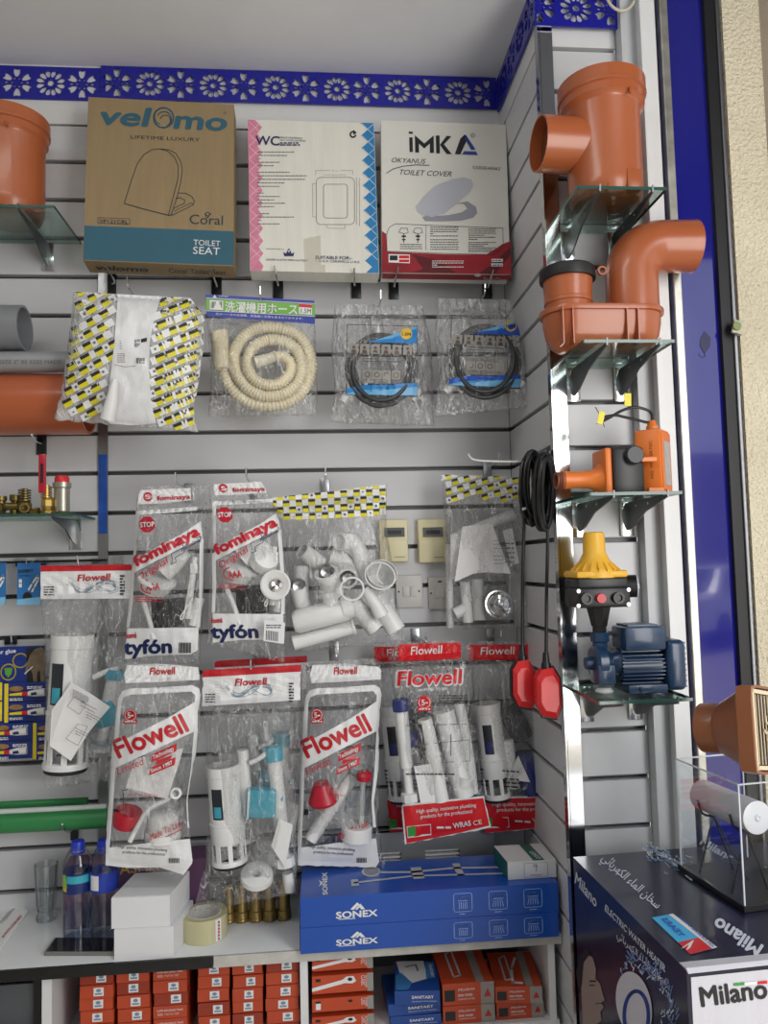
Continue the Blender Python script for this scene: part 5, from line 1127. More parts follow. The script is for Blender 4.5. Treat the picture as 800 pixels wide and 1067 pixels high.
for q in ((200, 80), (205, 140), (232, 150)): MB().tube([cpt(222, 118), cpt(*q)], .0009, 5).build('wire_end', INK, g)
# ---- yellow and black pressure controller screwed into the blue pump
ZU = (570, 500, 4.106); YU = -.485; zs = SZ[3] + .0035
dzs = zs - zY(ZU, 380, 955, YU - .04).z
def up(x, y, dy=0): return zY(ZU, x, y, YU + dy) + Vector((0, 0, dzs * max(0, min(1, (y - 200) / 750))))
g = thing('pressure_controller', 'yellow domed black pressure controller screwed on top of the blue pump', 'controller')
YM = mat('controller_yellow', (230, 178, 56), .4)
xc = up(205, 400).x; zk = lambda y: up(205, y).z; S = .000464
MB().lathe([(0, zk(225)), (.017, zk(225)), (.0205, zk(229)), (.0215, zk(240)), (.0225, zk(318)), (.030, zk(350)), (.040, zk(382)), (.046, zk(400)), (.046, zk(430)), (0, zk(430))], 36, Matrix.Translation((xc, YU, 0))).build('dome', YM, g)
m_ = MB()
for i in range(18):
    t = 2 * math.pi * i / 18; m_.prism([(.026, zk(345)), (.049, zk(392)), (.049, zk(400)), (.026, zk(395))], -.0012, .0012, Matrix.Translation((xc, YU, 0)) @ Matrix.Rotation(t, 4, 'Z'))
tag(m_.build('dome_ribs', YM, g, 0), kind='stuff')
MB().box((xc, YU, (zk(397) + zk(430)) / 2), (.106, .086, zk(397) - zk(430)), bev=.006).build('yellow_skirt', YM, g)
MB().box((xc, YU, (zk(430) + zk(475)) / 2), (.102, .084, zk(430) - zk(475)), bev=.004).build('upper_case', BLACK, g)
MB().box((xc, YU - .004, (zk(472) + zk(560)) / 2), (.106, .088, zk(472) - zk(560)), bev=.006).build('lower_case', BLACK, g)
for x, rr_, m_ in ((130, .0115, BLACK), (262, .0115, BLACK), (190, .010, mat('button_red', (196, 66, 74), .4))):
    MB().lathe([(0, .006), (rr_ * .55, .006), (rr_ * .6, .010), (rr_, .010), (rr_, 0)] if m_ is BLACK else [(0, .010), (rr_ * .9, .010), (rr_, .007), (rr_, 0)], 22, AX((up(x, 518).x, YU - .047, zk(518)), (0, -1, 0))).build('port' if m_ is BLACK else 'reset_button', m_, g)
for x in (100, 308):
    for y in (484, 548): MB().lathe([(0, .002), (.004, .002), (.004, 0)], 10, AX((up(x, y).x, YU - .047, zk(y)), (0, -1, 0))).build('screw', STEEL, g)
MB().lathe([(0, 0), (.0225, 0), (.0225, .022), (0, .022)], 28, AX((up(325, 470).x - .003, YU - .015, zk(471)), (1, -.25, 0))).build('gauge_body', BLACK, g)
MB().lathe([(0, .0225), (.020, .0225), (.022, .024), (.0225, .020)], 28, AX((up(325, 470).x - .003, YU - .015, zk(471)), (1, -.25, 0))).build('gauge_face', mat('gauge_white', (196, 202, 214), .2), g)
MB().lathe([(0, zk(556)), (.026, zk(556)), (.024, zk(575)), (.0165, zk(648)), (.0145, zk(650)), (.0145, zk(677)), (0, zk(677))], 8, Matrix.Translation((xc + .004, YU, 0))).build('tapered_neck', BLACK, g, 20)
g = thing('water_pump', 'dark blue electric water pump with finned motor on the lowest shelf', 'pump')
PB = mat('pump_blue', (26, 54, 86), .32, coat=.3)
xp = up(210, 800).x
MB().lathe([(.012, zk(676)), (.0195, zk(676)), (.0195, zk(715)), (.0155, zk(722)), (.0155, zk(775)), (0, zk(775))], 8, Matrix.Translation((xc + .004, YU, 0))).build('outlet_port', PB, g, 20)
MB().lathe([(0, 0), (.030, 0), (.037, .006), (.037, .022), (.030, .028), (0, .028)], 24, AX((xc - .014, YU, zk(815)), (1, 0, 0))).build('impeller_casing', PB, g)
MB().lathe([(0, -.014), (.012, -.014), (.014, 0), (.014, .01)], 16, AX((xc - .014, YU, zk(815)), (1, 0, 0))).build('inlet_port', PB, g)
MB().box((xc + .003, YU - .01, zk(860)), (.036, .05, zk(815) - zk(905)), bev=.004).build('casing_foot', PB, g)
MB().lathe([(.026, 0), (.030, .002), (.020, .012), (.028, .026), (.028, .030)], 20, AX((xc + .012, YU, zk(815)), (1, 0, 0))).build('motor_bracket', PB, g)
mx0, mx1 = up(300, 830).x, up(475, 830).x; mz = (zk(755) + zk(910)) / 2; mr = (zk(755) - zk(910)) / 2
MB().lathe([(0, 0), (mr * .92, 0), (mr * .92, mx1 - mx0), (0, mx1 - mx0)], 32, AX((mx0, YU, mz), (1, 0, 0))).build('motor_barrel', PB, g)
for i in range(9):
    zz_ = mz + mr * (-.9 + 1.8 * i / 8); wd = math.sqrt(max(.05, 1 - (.9 - 1.8 * i / 8) ** 2 * .75)) * mr
    MB().box(((mx0 + mx1) / 2, YU, zz_), (mx1 - mx0, 2 * wd + .006, .0025)).build('fin', PB, g, 0)
MB().box(((mx0 + mx1) / 2 - .001, YU - .012, (zk(648) + zk(756)) / 2), (up(465, 700).x - mx0, .075, zk(652) - zk(756)), bev=.006).build('terminal_box', PB, g)
MB().box(((mx0 + mx1) / 2 - .001, YU - .008, zk(648) + .001), (.062, .06, .004), bev=.001).build('terminal_lid', mat('lid_grey_blue', (96, 112, 130), .4), g)
ex1 = up(556, 830).x
MB().box(((mx1 + ex1) / 2, YU, (zk(712) + zk(938)) / 2), (ex1 - mx1, .094, zk(712) - zk(938)), bev=.012, seg=4).build('fan_cover', PB, g)
for i in range(9): MB().box((ex1 - .001, YU - .03, (zk(728) * (8 - i) + zk(922) * i) / 8), (.008, .014, .0035), bev=.001).build('cover_rib', mat('cover_rib_pale', (120, 140, 160), .3), g, 0)
MB().box((up(395, 930).x, YU - .006, (zs + zk(905)) / 2), (up(480, 930).x - up(315, 930).x, .08, zk(905) - zs), bev=.003).build('base_foot', PB, g)
MB().box((up(388, 930).x, YU - .048, (zs + zk(905)) / 2), (.03, .004, .012), bev=.001).build('base_slot', PB, g)
g = thing('flange_cap', 'clear plastic cap under the outlet end of the blue pump', 'cap')
MB().lathe([(0, 0), (.016, 0), (.018, .003), (.013, .010), (0, .012)], 20, Matrix.Translation((xc + .004, YU - .012, zs))).build('cap_body', mat('frosted_white', (206, 208, 206), .3), g)
# ---- white cable and alarm button
MB().tube(smoothpts([PY(x, y, -.43) for x, y in ((628, -20), (634, 2), (645, 11), (656, 8), (664, -6), (668, -20))], 6), .0032, 8).build('loose_cable', mat('cream_cable', (206, 200, 176), .4)); tag(bpy.context.scene.objects['loose_cable'], 'cream cable looping down over the white post at the top', 'cable')
g = thing('door_buzzer', 'small square grey fitting with green disc on the rough plaster', 'buzzer')
p = PY(768, 341, YP - .055); p.y = YP - .055
MB().box((p.x, p.y, p.z), (.022, .008, .03), Matrix.Translation(p) @ Matrix.Rotation(.25, 4, 'Y') @ Matrix.Translation(-p), bev=.002).build('case', mat('buzzer_grey', (190, 186, 166), .5), g)
MB().lathe([(0, .004), (.009, .004), (.010, .002), (.010, 0)], 22, AX(p + Vector((-.004, -.004, .001)), (0, -1, 0))).build('green_disc', mat('olive_green', (128, 142, 84), .4), g)
MB().tube([p + Vector((-.006, -.003, -.014)), p + Vector((-.004, -.006, -.019)), p + Vector((.004, -.006, -.02))], .0012, 6).build('wire_stub', STEEL, g)
# ================================================================ water heater carton, acrylic case, brown floor drain
ZH = (580, 860, 3.636); zt_ = 1.03
A = PZ(597, 893, zt_); B = PZ(715, 1011, zt_)
ux = Vector((B.x - A.x, B.y - A.y, 0)); LB = ux.length; ux.normalize(); nx = Vector((-ux.y, ux.x, 0)); WB = .44; HB = .46
nx = -nx if nx.x < 0 else nx
C = B + nx * WB; D = A + nx * WB
g = thing('water_heater_carton', 'large navy water heater carton with white end in the lower right corner', 'box')
NVY = mat('carton_navy', (20, 24, 52), .28, coat=.3, var=.25, vscale=6, bump=.1, bscale=60, stretch=(1, .3, 1)); WC_ = mat('carton_white', (206, 206, 214), .45, bump=.15, bscale=90, stretch=(6, 6, .3))
dn = Vector((0, 0, -HB))
MB().hexa([A, B, B + dn, A + dn], [D, C, C + dn, D + dn]).build('carton_body', NVY, g, 0)
d = Decal(Face(B + Vector((0, 0, -.006)), nx, Vector((0, 0, -1)), ux), WC_, g, 'white_end', .0006); d.rect(.006, .004, WB, HB - .008); d.build()
# slightly lifted lid flap at the front edge
MB().hexa([B + Vector((0, 0, .003)) - ux * .0, C + Vector((0, 0, .003)), C + Vector((0, 0, 0)) + ux * .004, B + ux * .006 + Vector((0, 0, -.002))], [B - ux * .02 + Vector((0, 0, .001)), C - ux * .02 + Vector((0, 0, .001)), C - ux * .02, B - ux * .02]).build('lid_flap', WC_, g, 0)
top = Zm(Plane(A, (0, 0, 1)), *ZH); side = Zm(Plane(A, -nx), *ZH)
endp = Zm(Plane(B, ux), *ZH)
WI = mat('print_ice_white', (214, 220, 232), .35)
d = Decal(side, WI, g, 'lettering', .0008); d.text('Milano', (70, 216), (150, 312), 42, bold=.02, up=(.12, -1)); d.text('ELECTRIC WATER HEATER', (184, 322), (412, 556), 24, bold=.02, up=(.12, -1)); d.text('ﻲﺋﺎﺑﺮﻬﻜﻟﺍ ءﺎﻤﻟﺍ ﻥﺎﺨﺳ', (228, 420), (415, 606), 26, up=(.12, -1)); d.build()
d = Decal(top, WI, g, 'lettering', .0008); d.text('ﻲﺋﺎﺑﺮﻬﻜﻟﺍ ءﺎﻤﻟﺍ ﻥﺎﺨﺳ', (168, 130), (378, 318), 34, bold=.01, up=(.75, -.66)); d.text('Milano', (782, 458), (612, 350), 52, bold=.04, up=(-.55, .84)); d.text('Milano', (540, 72), (662, 140), 30, bold=.03, up=(.6, -.8)); d.build()
st = Decal(top, mat('print_cyan', (70, 176, 226), .4), g, 'warranty_sticker', .0012); st.poly([(360, 352), (440, 338), (608, 466), (506, 492)]); st = st.build()
d = Decal(top, REDF, g, 'warranty_sticker', .0014); d.poly([(459, 447), (538, 428), (588, 471), (506, 492)]); d.build()
d = Decal(top, WPRINT, g, 'warranty_sticker', .0016); d.poly([(424, 341), (440, 338), (608, 466), (590, 471)]); d.text('7', (490, 478), (530, 452), 24, bold=.05, up=(-.6, -.5)); d.build()
d = Decal(top, mat('print_blue_ink', (40, 90, 190), .4), g, 'warranty_sticker', .0018); d.text('YEARS', (470, 428), (396, 360), 26, bold=.02, up=(.75, -.35)); d.text('GUARANTEE', (590, 466), (460, 352), 10, bold=.02, up=(.7, -.4)); d.build()
d = Decal(top, WI, g, 'splash', .001); r = random.Random(4)
for i in range(60):
    t = r.random(); x = 325 + 190 * t + r.gauss(0, 14); y = 88 + 85 * t ** 1.2 + r.gauss(0, 16); an = r.uniform(.2, .9); L_ = r.uniform(6, 34); d.line([(x, y), (x + L_ * .5 * math.cos(an), y + L_ * .4 * math.sin(an) + 2), (x + L_ * math.cos(an), y + L_ * math.sin(an))], r.uniform(1.5, 6))
d.build()
d = Decal(top, mat('print_pale_blue', (110, 140, 190), .35), g, 'splash', .0008)
for i in range(40):
    t = r.random(); x = 330 + 180 * t + r.gauss(0, 16); y = 92 + 85 * t ** 1.2 + r.gauss(0, 18); d.line([(x, y), (x + r.uniform(8, 30), y + r.uniform(2, 16))], r.uniform(2, 7))
d.build()
d = Decal(side, mat('print_pale_blue', (110, 140, 190), .35), g, 'splash', .0008)
for i in range(70):
    t = r.random() * 2.4 - .5; x = 290 + 130 * math.cos(t) * r.uniform(.9, 1.35); y = 690 - 160 * math.sin(t) * r.uniform(.8, 1.2); d.line([(x, y), (x + r.uniform(-20, 20), y - r.uniform(5, 30))], r.uniform(2, 8))
d.build()
d = Decal(side, WI, g, 'splash', .0011)
for i in range(40):
    t = r.random() * 2.4 - .5; x = 290 + 115 * math.cos(t) * r.uniform(.95, 1.3); y = 690 - 145 * math.sin(t) * r.uniform(.85, 1.2); d.line([(x, y), (x + r.uniform(-12, 12), y - r.uniform(4, 16))], r.uniform(1.5, 4))
d.build()
d = Decal(side, mat('print_heater_white', (208, 208, 216), .4), g, 'heater_picture', .0014); d.disc((295, 680), 66, 128, n=40, rot=-.18); d.build()
d = Decal(side, mat('print_heater_blue', (40, 70, 160), .4), g, 'heater_picture', .0018); d.ring((305, 720), 46, 14, ry=92, n=40); d.build()
d = Decal(side, mat('print_skin', (150, 132, 124), .5), g, 'face_picture', .0010); d.poly([(96, 520), (118, 490), (138, 500), (150, 545), (148, 580), (166, 600), (176, 640), (184, 662), (170, 672), (180, 690), (166, 706), (172, 740), (140, 760), (100, 760), (94, 620)]); d.build()
d = Decal(side, INK, g, 'face_picture', .0014); d.poly([(84, 500), (120, 470), (128, 488), (104, 520), (98, 600), (86, 640), (76, 560)]); d.line([(126, 606), (146, 606)], 4); d.line([(128, 590), (150, 590)], 5); d.line([(150, 676), (172, 674)], 3); d.build()
d = Decal(endp, INK, g, 'lettering', .0016); d.text('Milano', (548, 684), (796, 650), 76, bold=.035); d.build()
for (x0, x1), m_ in (((668, 708), mat('print_flag_green', (60, 150, 60), .4)), ((708, 756), WPRINT), ((756, 794), REDF)):
    d = Decal(endp, m_, g, 'flag_stroke', .002); d.poly([(x0, 606 - (x0 - 668) * .07), (x1, 606 - (x1 - 668) * .07), (x1, 594 - (x1 - 668) * .07), (x0, 596 - (x0 - 668) * .07)]); d.build()
# stand under the carton (below the frame)
g = thing('display_plinth', 'plain white plinth carrying the navy heater carton', 'plinth')
c_ = (A + C) / 2; Rm = Matrix.Translation((c_.x, c_.y, 0)) @ Matrix.Rotation(math.atan2(nx.y, nx.x), 4, 'Z')
MB().box((0, 0, (zt_ - HB) / 2 + .01), (WB + .02, LB + .02, zt_ - HB - .030), Rm, bev=.003).build('plinth_body', WHITE, g); MB().box((0, 0, zt_ - HB - .0095), (WB + .03, LB + .03, .012), Rm, bev=.002).build('plinth_top', WHITE, g)
# ---- acrylic case with roll
ZA = (680, 690, 3.95)
g = thing('acrylic_case', 'clear acrylic display case on black base standing on the heater carton', 'display case')
b1 = PZ(680 + 103 / 3.95, 690 + 852 / 3.95, zt_ + .001); b2 = PZ(680 + 378 / 3.95, 690 + 1032 / 3.95, zt_ + .001)
ea = (b2 - b1); La = ea.length; ea.normalize(); eb = Vector((-ea.y, ea.x, 0)); eb = -eb if eb.x < 0 else eb; Wa = .15
MB().hexa([b1 + Vector((0, 0, .009)), b2 + Vector((0, 0, .009)), b2, b1], [b1 + eb * Wa + Vector((0, 0, .009)), b2 + eb * Wa + Vector((0, 0, .009)), b2 + eb * Wa, b1 + eb * Wa]).build('base_plate', BLACK, g, 0)
q1 = b1 + ea * .006 + eb * .004; q2 = b2 - ea * .004 + eb * .004; hh = .0
tt = zY(ZA, 372, 530, q2.y).z - zt_; ACR = glass_mat('acrylic', (.97, .98, .985), .3, .02, .02); ED = mat('acrylic_edge', (226, 232, 238), .2)
Wi = Wa - .008; up_ = Vector((0, 0, tt)); o_ = Vector((0, 0, .0095))
cr = [q1 + o_, q2 + o_, q2 + eb * Wi + o_, q1 + eb * Wi + o_]
for i in range(4):
    a, b = cr[i], cr[(i + 1) % 4]; nn = (b - a).cross(Vector((0, 0, 1))).normalized() * .002
    MB().hexa([a + up_, b + up_, b, a], [a + up_ - nn, b + up_ - nn, b - nn, a - nn]).build('acrylic_wall', ACR, g, 0)
    MB().tube([a, a + up_], .0016, 6).build('glued_edge', ED, g); MB().tube([a + up_, b + up_], .0016, 6).build('glued_edge', ED, g)
def hitz(zz, x, y, Y): return zY(zz, x, y, Y)
r1 = q1 + eb * .07 + ea * .02; rq = q2 + eb * .07 - ea * .01
ra = zY(ZA, 205, 545, r1.y); rb_ = zY(ZA, 430, 640, rq.y)
gr = thing('filter_roll', 'white ribbed roll lying inside the acrylic case', 'roll'); rad = .0275
MB().tube([ra, rb_], rad, 32).build('roll_body', mat('translucent_white', (226, 226, 232), .35, sub=.2, bump=.3, bscale=120, stretch=(1, 1, 1)), gr)
MB().lathe([(0, .001), (.004, .004), (.007, .001), (rad * .9, .001), (rad, 0)], 28, AX(rb_, rb_ - ra)).build('roll_end', mat('translucent_white2', (232, 232, 236), .3), gr)
gs = thing('wire_stand', 'black wire stand holding the white roll inside the acrylic case', 'stand')
for t in (.2, .8):
    p = ra.lerp(rb_, t); s = Vector((0, 0, -rad - .002)); base = Vector((p.x, p.y, zt_ + .0115))
    MB().tube(smoothpts([p + eb * rad * 1.14 + Vector((0, 0, .0)), p + eb * rad * .75 + s * .82, p + s * 1.03, p - eb * rad * .82 + s * .82, p - eb * rad * 1.14], 5), .002, 8).build('cradle', BLACK, gs)
    for k in (-1, 1): MB().tube([p + s, base + eb * .035 * k + ea * .0], .002, 8).build('leg', BLACK, gs)
p1, p2 = ra.lerp(rb_, .2), ra.lerp(rb_, .8); MB().tube([p1 + Vector((0, 0, -rad - .004)), Vector((p2.x, p2.y, zt_ + .03))], .002, 8).build('brace', BLACK, gs)
# ---- brown drain fitting resting on the case
g = thing('floor_drain', 'brown floor drain funnel with cream slotted grate resting on the acrylic case', 'drain')
BR = mat('brown_pvc', (140, 84, 52), .38, coat=.15)
axd = Vector((.60, -.79, .10)).normalized()
mouth = zY(ZA, 478, 280, -.80); Mx = AX(mouth, axd, -.2)
lx = (Mx.to_3x3() @ Vector((1, 0, 0))); 
def mloft(rings, n, m, name):
    vs = []; 
    for ring in rings: vs += [tuple(Mx @ Vector(p)) for p in ring]
    fs = [(k * n + i, k * n + (i + 1) % n, (k + 1) * n + (i + 1) % n, (k + 1) * n + i) for k in range(len(rings) - 1) for i in range(n)]
    return MB().add(vs, fs).build(name, m, g)
def sq(h, z, n=32, rnd=8.):
    out = []
    for i in range(n):
        t = 2 * math.pi * i / n + math.pi / 4; c, s = math.cos(t), math.sin(t); k = h / (abs(c) ** rnd + abs(s) ** rnd) ** (1 / rnd); out.append((k * c, k * s, z))
    return out
HS = .068
mloft([sq(.037, -.108, rnd=2), sq(.041, -.108, rnd=2), sq(.041, -.078, rnd=2), sq(.040, -.076, rnd=2), sq(.044, -.070, rnd=2.2), sq(.062, -.026, rnd=5), sq(HS, -.020, rnd=14), sq(HS, .004, rnd=14), sq(HS - .004, .004, rnd=14), sq(HS - .005, -.006, rnd=14)], 32, BR, 'funnel')
MB().box((0, 0, -.004), (HS * 1.9, HS * 1.9, .003), Mx).build('dark_well', BLACK, g, 0)
CRM = mat('cream_grate', (226, 206, 172), .4)
for k in range(4):
    MB().box((0, HS - .010, .001), (HS * 2 - .012, .006, .006), Mx @ Matrix.Rotation(k * math.pi / 2, 4, 'Z')).build('grate_frame', CRM, g, 0)
for i in range(10):
    x = -HS + .018 + i * (2 * HS - .036) / 9
    MB().box((x, 0, .0030), (.0017, HS * 2 - .03, .0014), Mx).build('grate_slat', CRM, g, 0)
for k in range(8):
    MB().tube([tuple(Mx @ Vector((.006 * math.cos(k * math.pi / 4), .006 * math.sin(k * math.pi / 4), .005))), tuple(Mx @ Vector((.024 * math.cos(k * math.pi / 4 + .25), .024 * math.sin(k * math.pi / 4 + .25), .005))), tuple(Mx @ Vector((.030 * math.cos(k * math.pi / 4), .030 * math.sin(k * math.pi / 4), .005)))], .0016, 6).build('grate_petal', CRM, g)
MB().lathe([(0, .004), (.009, .004), (.010, .003), (.010, 0)], 20, Mx).build('grate_centre', BLACK, g)
# ================================================================ left side: shelf, pipes, brass, small packs
ZL = (0, 80, 4.846)
zsh = 2.467
glass_shelf('glass shelf under the orange pot at the left edge', -1.05, -.595, 0, -.205, zsh, (zY(ZL, 245, 890, 0).x, -.96))
gully('orange drain gully pot cut by the left edge of the photo', zY(ZL, 45, 500, -.11).x, -.112, zsh + .0035, zY(ZL, 100, 150, -.19).z - zsh + .004, .083, .094)
def hpipe(label, px_end, py, rpx, Y, m, name, th=.1, x0=-1.5, txt=None, z=None):
    e = PY(px_end, py, Y); R = rpx * mpp(Y); e.z = z if z else e.z
    g = thing(name, label, 'pipe', 'pipes lying on brackets at the left')
    hollow(mb := MB(), (x0, Y, e.z), e, R, th, 36); mb.build('pipe_wall', m, g)
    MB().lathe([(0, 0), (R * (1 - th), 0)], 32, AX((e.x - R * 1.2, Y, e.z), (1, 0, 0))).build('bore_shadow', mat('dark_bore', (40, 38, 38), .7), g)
    return g, e, R
OB = mat('orange_pipe', (176, 92, 56), .28, coat=.3)
g, e, R = hpipe('thick grey pipe with open end left of the patterned bag', 26, 342, 23, -.12, GREYPVC, 'grey_pipe')
g2, e2, R2 = hpipe('thin grey printed pipe between the thick grey and orange pipes', 88, 377, 10.5, -.13, mat('grey_pvc_light', (150, 152, 156), .35), 'grey_pipe')
MB().box((0, 0, 0), (.001, .001, .001), Matrix.Translation((e2.x - .3, -.13, e2.z))).build('mark', INK, g2)
d = Decal(Plane(Vector((0, -.13 - R2 * 1.02, 0)), (0, -1, 0)), GREYINK, g2, 'lettering', .0); d.text('SIZE 2" BS 5255 MADE', (0, 379), (64, 379), 4.2, bold=.01); d.build()
g3, e3, R3 = hpipe('thick orange pipe under the grey pipes', 92, 421, 31, -.09, OB, 'orange_pipe')
hook('display hook under the orange pipe', (44, 462), [(43, 462, -.05), (38, 460, -.12), (33, 453, -.2)], (.024, .06))
# brass shelf
ZB = (0, 450, 5.085)
zb_ = zY(ZB, 200, 440, -.18).z
glass_shelf('low glass shelf carrying brass valves at the left', -1.05, zY(ZB, 440, 450, -.1).x, 0, -.18, zb_, (zY(ZB, 405, 520, 0).x, -.98))
def bpos(x, y, Y=-.12): 
    p = zY(ZB, x, y, Y); return p
zf = zb_ + .0035
def brass(label, cat, name='brass_valve', grp='brass fittings on the low glass shelf'): return thing(name, label, cat, grp)
sB = mpp(-.13) / 5.085
g = brass('brass ball valve with upright red lever', 'valve'); x = bpos(262, 380).x; Y = -.13
MB().lathe([(0, 0), (.017, 0), (.018, .008), (.013, .012), (.0165, .02), (.0165, .034), (.013, .04), (0, .04)], 8, Matrix.Translation((x, Y, zf))).build('valve_body', BRASS, g, 20)
for i in range(5): MB().lathe([(.006, 0), (.0125, 0), (.0125, .0032), (.006, .0032)], 16, Matrix.Translation((x - .004, Y, zf + .04 + i * .0058))).build('thread_ring', BRASS, g)
MB().lathe([(0, 0), (.008, 0), (.008, .034), (0, .034)], 14, Matrix.Translation((x - .004, Y, zf + .036))).build('stem', BRASS, g)
zt2 = bpos(245, 125).z; zl = zf + .05
MB().box((bpos(245, 200).x, Y - .016, (zl + zt2) / 2), (.0175, .006, zt2 - zl), bev=.0028).build('lever', mat('lever_red', (176, 22, 48), .3, coat=.3), g)
MB().box((bpos(245, 200).x, Y - .0195, (zl + zt2) / 2), (.006, .001, (zt2 - zl) * .5)).build('lever_print', INK, g)
g = brass('silver safety valve with red cap beside the red lever', 'valve'); x = bpos(328, 380).x; Y = -.12
zz1 = bpos(328, 270).z
MB().lathe([(0, .008), (.0175, .008), (.0175, zz1 - zf - .014), (.021, zz1 - zf - .012), (.021, zz1 - zf), (0, zz1 - zf)], 26, Matrix.Translation((x, Y, zf))).build('bonnet', mat('satin_nickel', (176, 172, 160), .35, metal=.8), g)
MB().lathe([(0, 0), (.010, 0), (.010, .008), (0, .008)], 6, Matrix.Translation((x + .004, Y, zf))).build('brass_foot', BRASS, g, 20)
MB().lathe([(0, zz1 - zf), (.0165, zz1 - zf), (.0165, zz1 - zf + .012), (.013, zz1 - zf + .017), (0, zz1 - zf + .018)], 22, Matrix.Translation((x, Y, zf))).build('red_cap', mat('cap_red', (206, 46, 50), .35), g)
g = brass('brass check valve with slotted strainer top', 'valve'); x = bpos(130, 400).x; Y = -.12
MB().lathe([(0, 0), (.014, 0), (.014, .012), (.017, .014), (.017, .028), (.012, .034), (0, .034)], 8, Matrix.Translation((x, Y, zf))).build('valve_body', BRONZE, g, 20)
for i in range(5): MB().lathe([(.008, 0), (.0145, 0), (.0145, .003), (.008, .003)], 16, Matrix.Translation((x, Y, zf + .034 + i * .006))).build('strainer_ring', BRONZE, g)
MB().lathe([(0, 0), (.007, 0), (.007, .032), (0, .032)], 10, Matrix.Translation((x, Y, zf + .032))).build('core', DARKSTEEL, g)
hollow(mb := MB(), (x + .012, Y - .034, zf + .015), (x + .006, Y - .01, zf + .015), .0115, .4, 18); mb.build('side_port', BRONZE, g)
g = brass('brass tee fitting left of the slotted check valve', 'fitting'); x = bpos(72, 400).x; Y = -.11
MB().lathe([(0, 0), (.012, 0), (.012, .016), (.009, .02), (.009, .034), (.013, .036), (.013, .05), (0, .05)], 12, Matrix.Translation((x, Y, zf))).build('tee_body', BRONZE, g); hollow(mb := MB(), (x - .02, Y - .01, zf + .022), (x + .022, Y - .004, zf + .022), .0095, .3, 14); mb.build('tee_run', BRONZE, g)
g = brass('round mouthed brass elbow at the left frame edge', 'fitting'); x = bpos(14, 400).x; Y = -.13
hollow(mb := MB(), (x, Y - .03, zf + .0155), (x - .002, Y, zf + .0155), .0145, .35, 20); mb.build('elbow_mouth', BRONZE, g); MB().lathe([(0, 0), (.011, 0), (.011, .034), (.014, .036), (.014, .046), (0, .046)], 14, Matrix.Translation((x - .004, Y + .008, zf))).build('elbow_body', BRONZE, g)
g = brass('small brass plug lying next to the ball valve', 'fitting'); x = bpos(193, 415).x
MB().lathe([(0, 0), (.007, 0), (.007, .012), (.009, .013), (.009, .02), (0, .02)], 6, AX((x - .008, -.13, zf + .0088), (1, -.3, 0))).build('plug_body', BRASS, g, 20)
# rail with small blue packs
g = thing('hanging_rail', 'dark metal rail behind the small blue packs', 'rail'); zr_ = zY(ZB, 100, 690, -.02).z
MB().box((-1.0, -.02, zr_), (.95, .012, .006)).build('rail_bar', DARKSTEEL, g)
for x in (zY(ZB, 100, 690, -.02).x, zY(ZB, 220, 690, -.02).x, zY(ZB, 620, 690, -.02).x): MB().box((x, -.008, zr_), (.02, .014, .02)).build('rail_clip', CHROME, g)
BC = mat('pack_blue', (46, 112, 176), .35, var=.15, vscale=20)
for lab, x0, x1 in (('small blue clip pack beside the white card header', 92, 214), ('small blue clip pack cut by the left edge', -90, 30)):
    g = thing('clip_pack', lab, 'pack', 'small blue clip packs on the rail'); a = zY(ZB, x0, 695, -.06); b = zY(ZB, x1, 915, -.06); cx_ = (a.x + b.x) / 2
    MB().box((cx_, -.06, (a.z + b.z) / 2), (b.x - a.x, .0015, a.z - b.z)).build('card', BC, g, 0)
    fc = Face((a.x, -.0612, a.z), ((b.x - a.x) / 122, 0, 0), (0, 0, -(a.z - b.z) / 220), (0, -1, 0))
    d = Decal(fc, INK, g, 'lettering'); d.text('EXPERT', (8, 52), (84, 50), 17, bold=.03); d.text('PLUMBER', (14, 72), (66, 71), 9); d.disc((54, 176), 23, n=16); d.build()
    d = Decal(fc, WPRINT, g, 'clip_picture', .0009); d.line([(62, 140), (80, 110), (108, 70), (112, 90), (90, 130), (80, 150)], 10); d.rect(10, 85, 26, 104); d.rect(10, 108, 26, 128); d.build()
    d = Decal(fc, mat('print_pack_sky', (130, 190, 226), .4), g, 'light_patch', .0007); d.poly([(0, 190), (122, 180), (122, 220), (0, 220)]); d.build()
    MB().tube([(cx_, -.03, a.z + .004), (cx_, -.06, a.z - .004), (cx_, -.075, a.z - .002), (cx_, -.078, a.z + .006)], .0016, 6).build('hang_wire', CHROME, g)
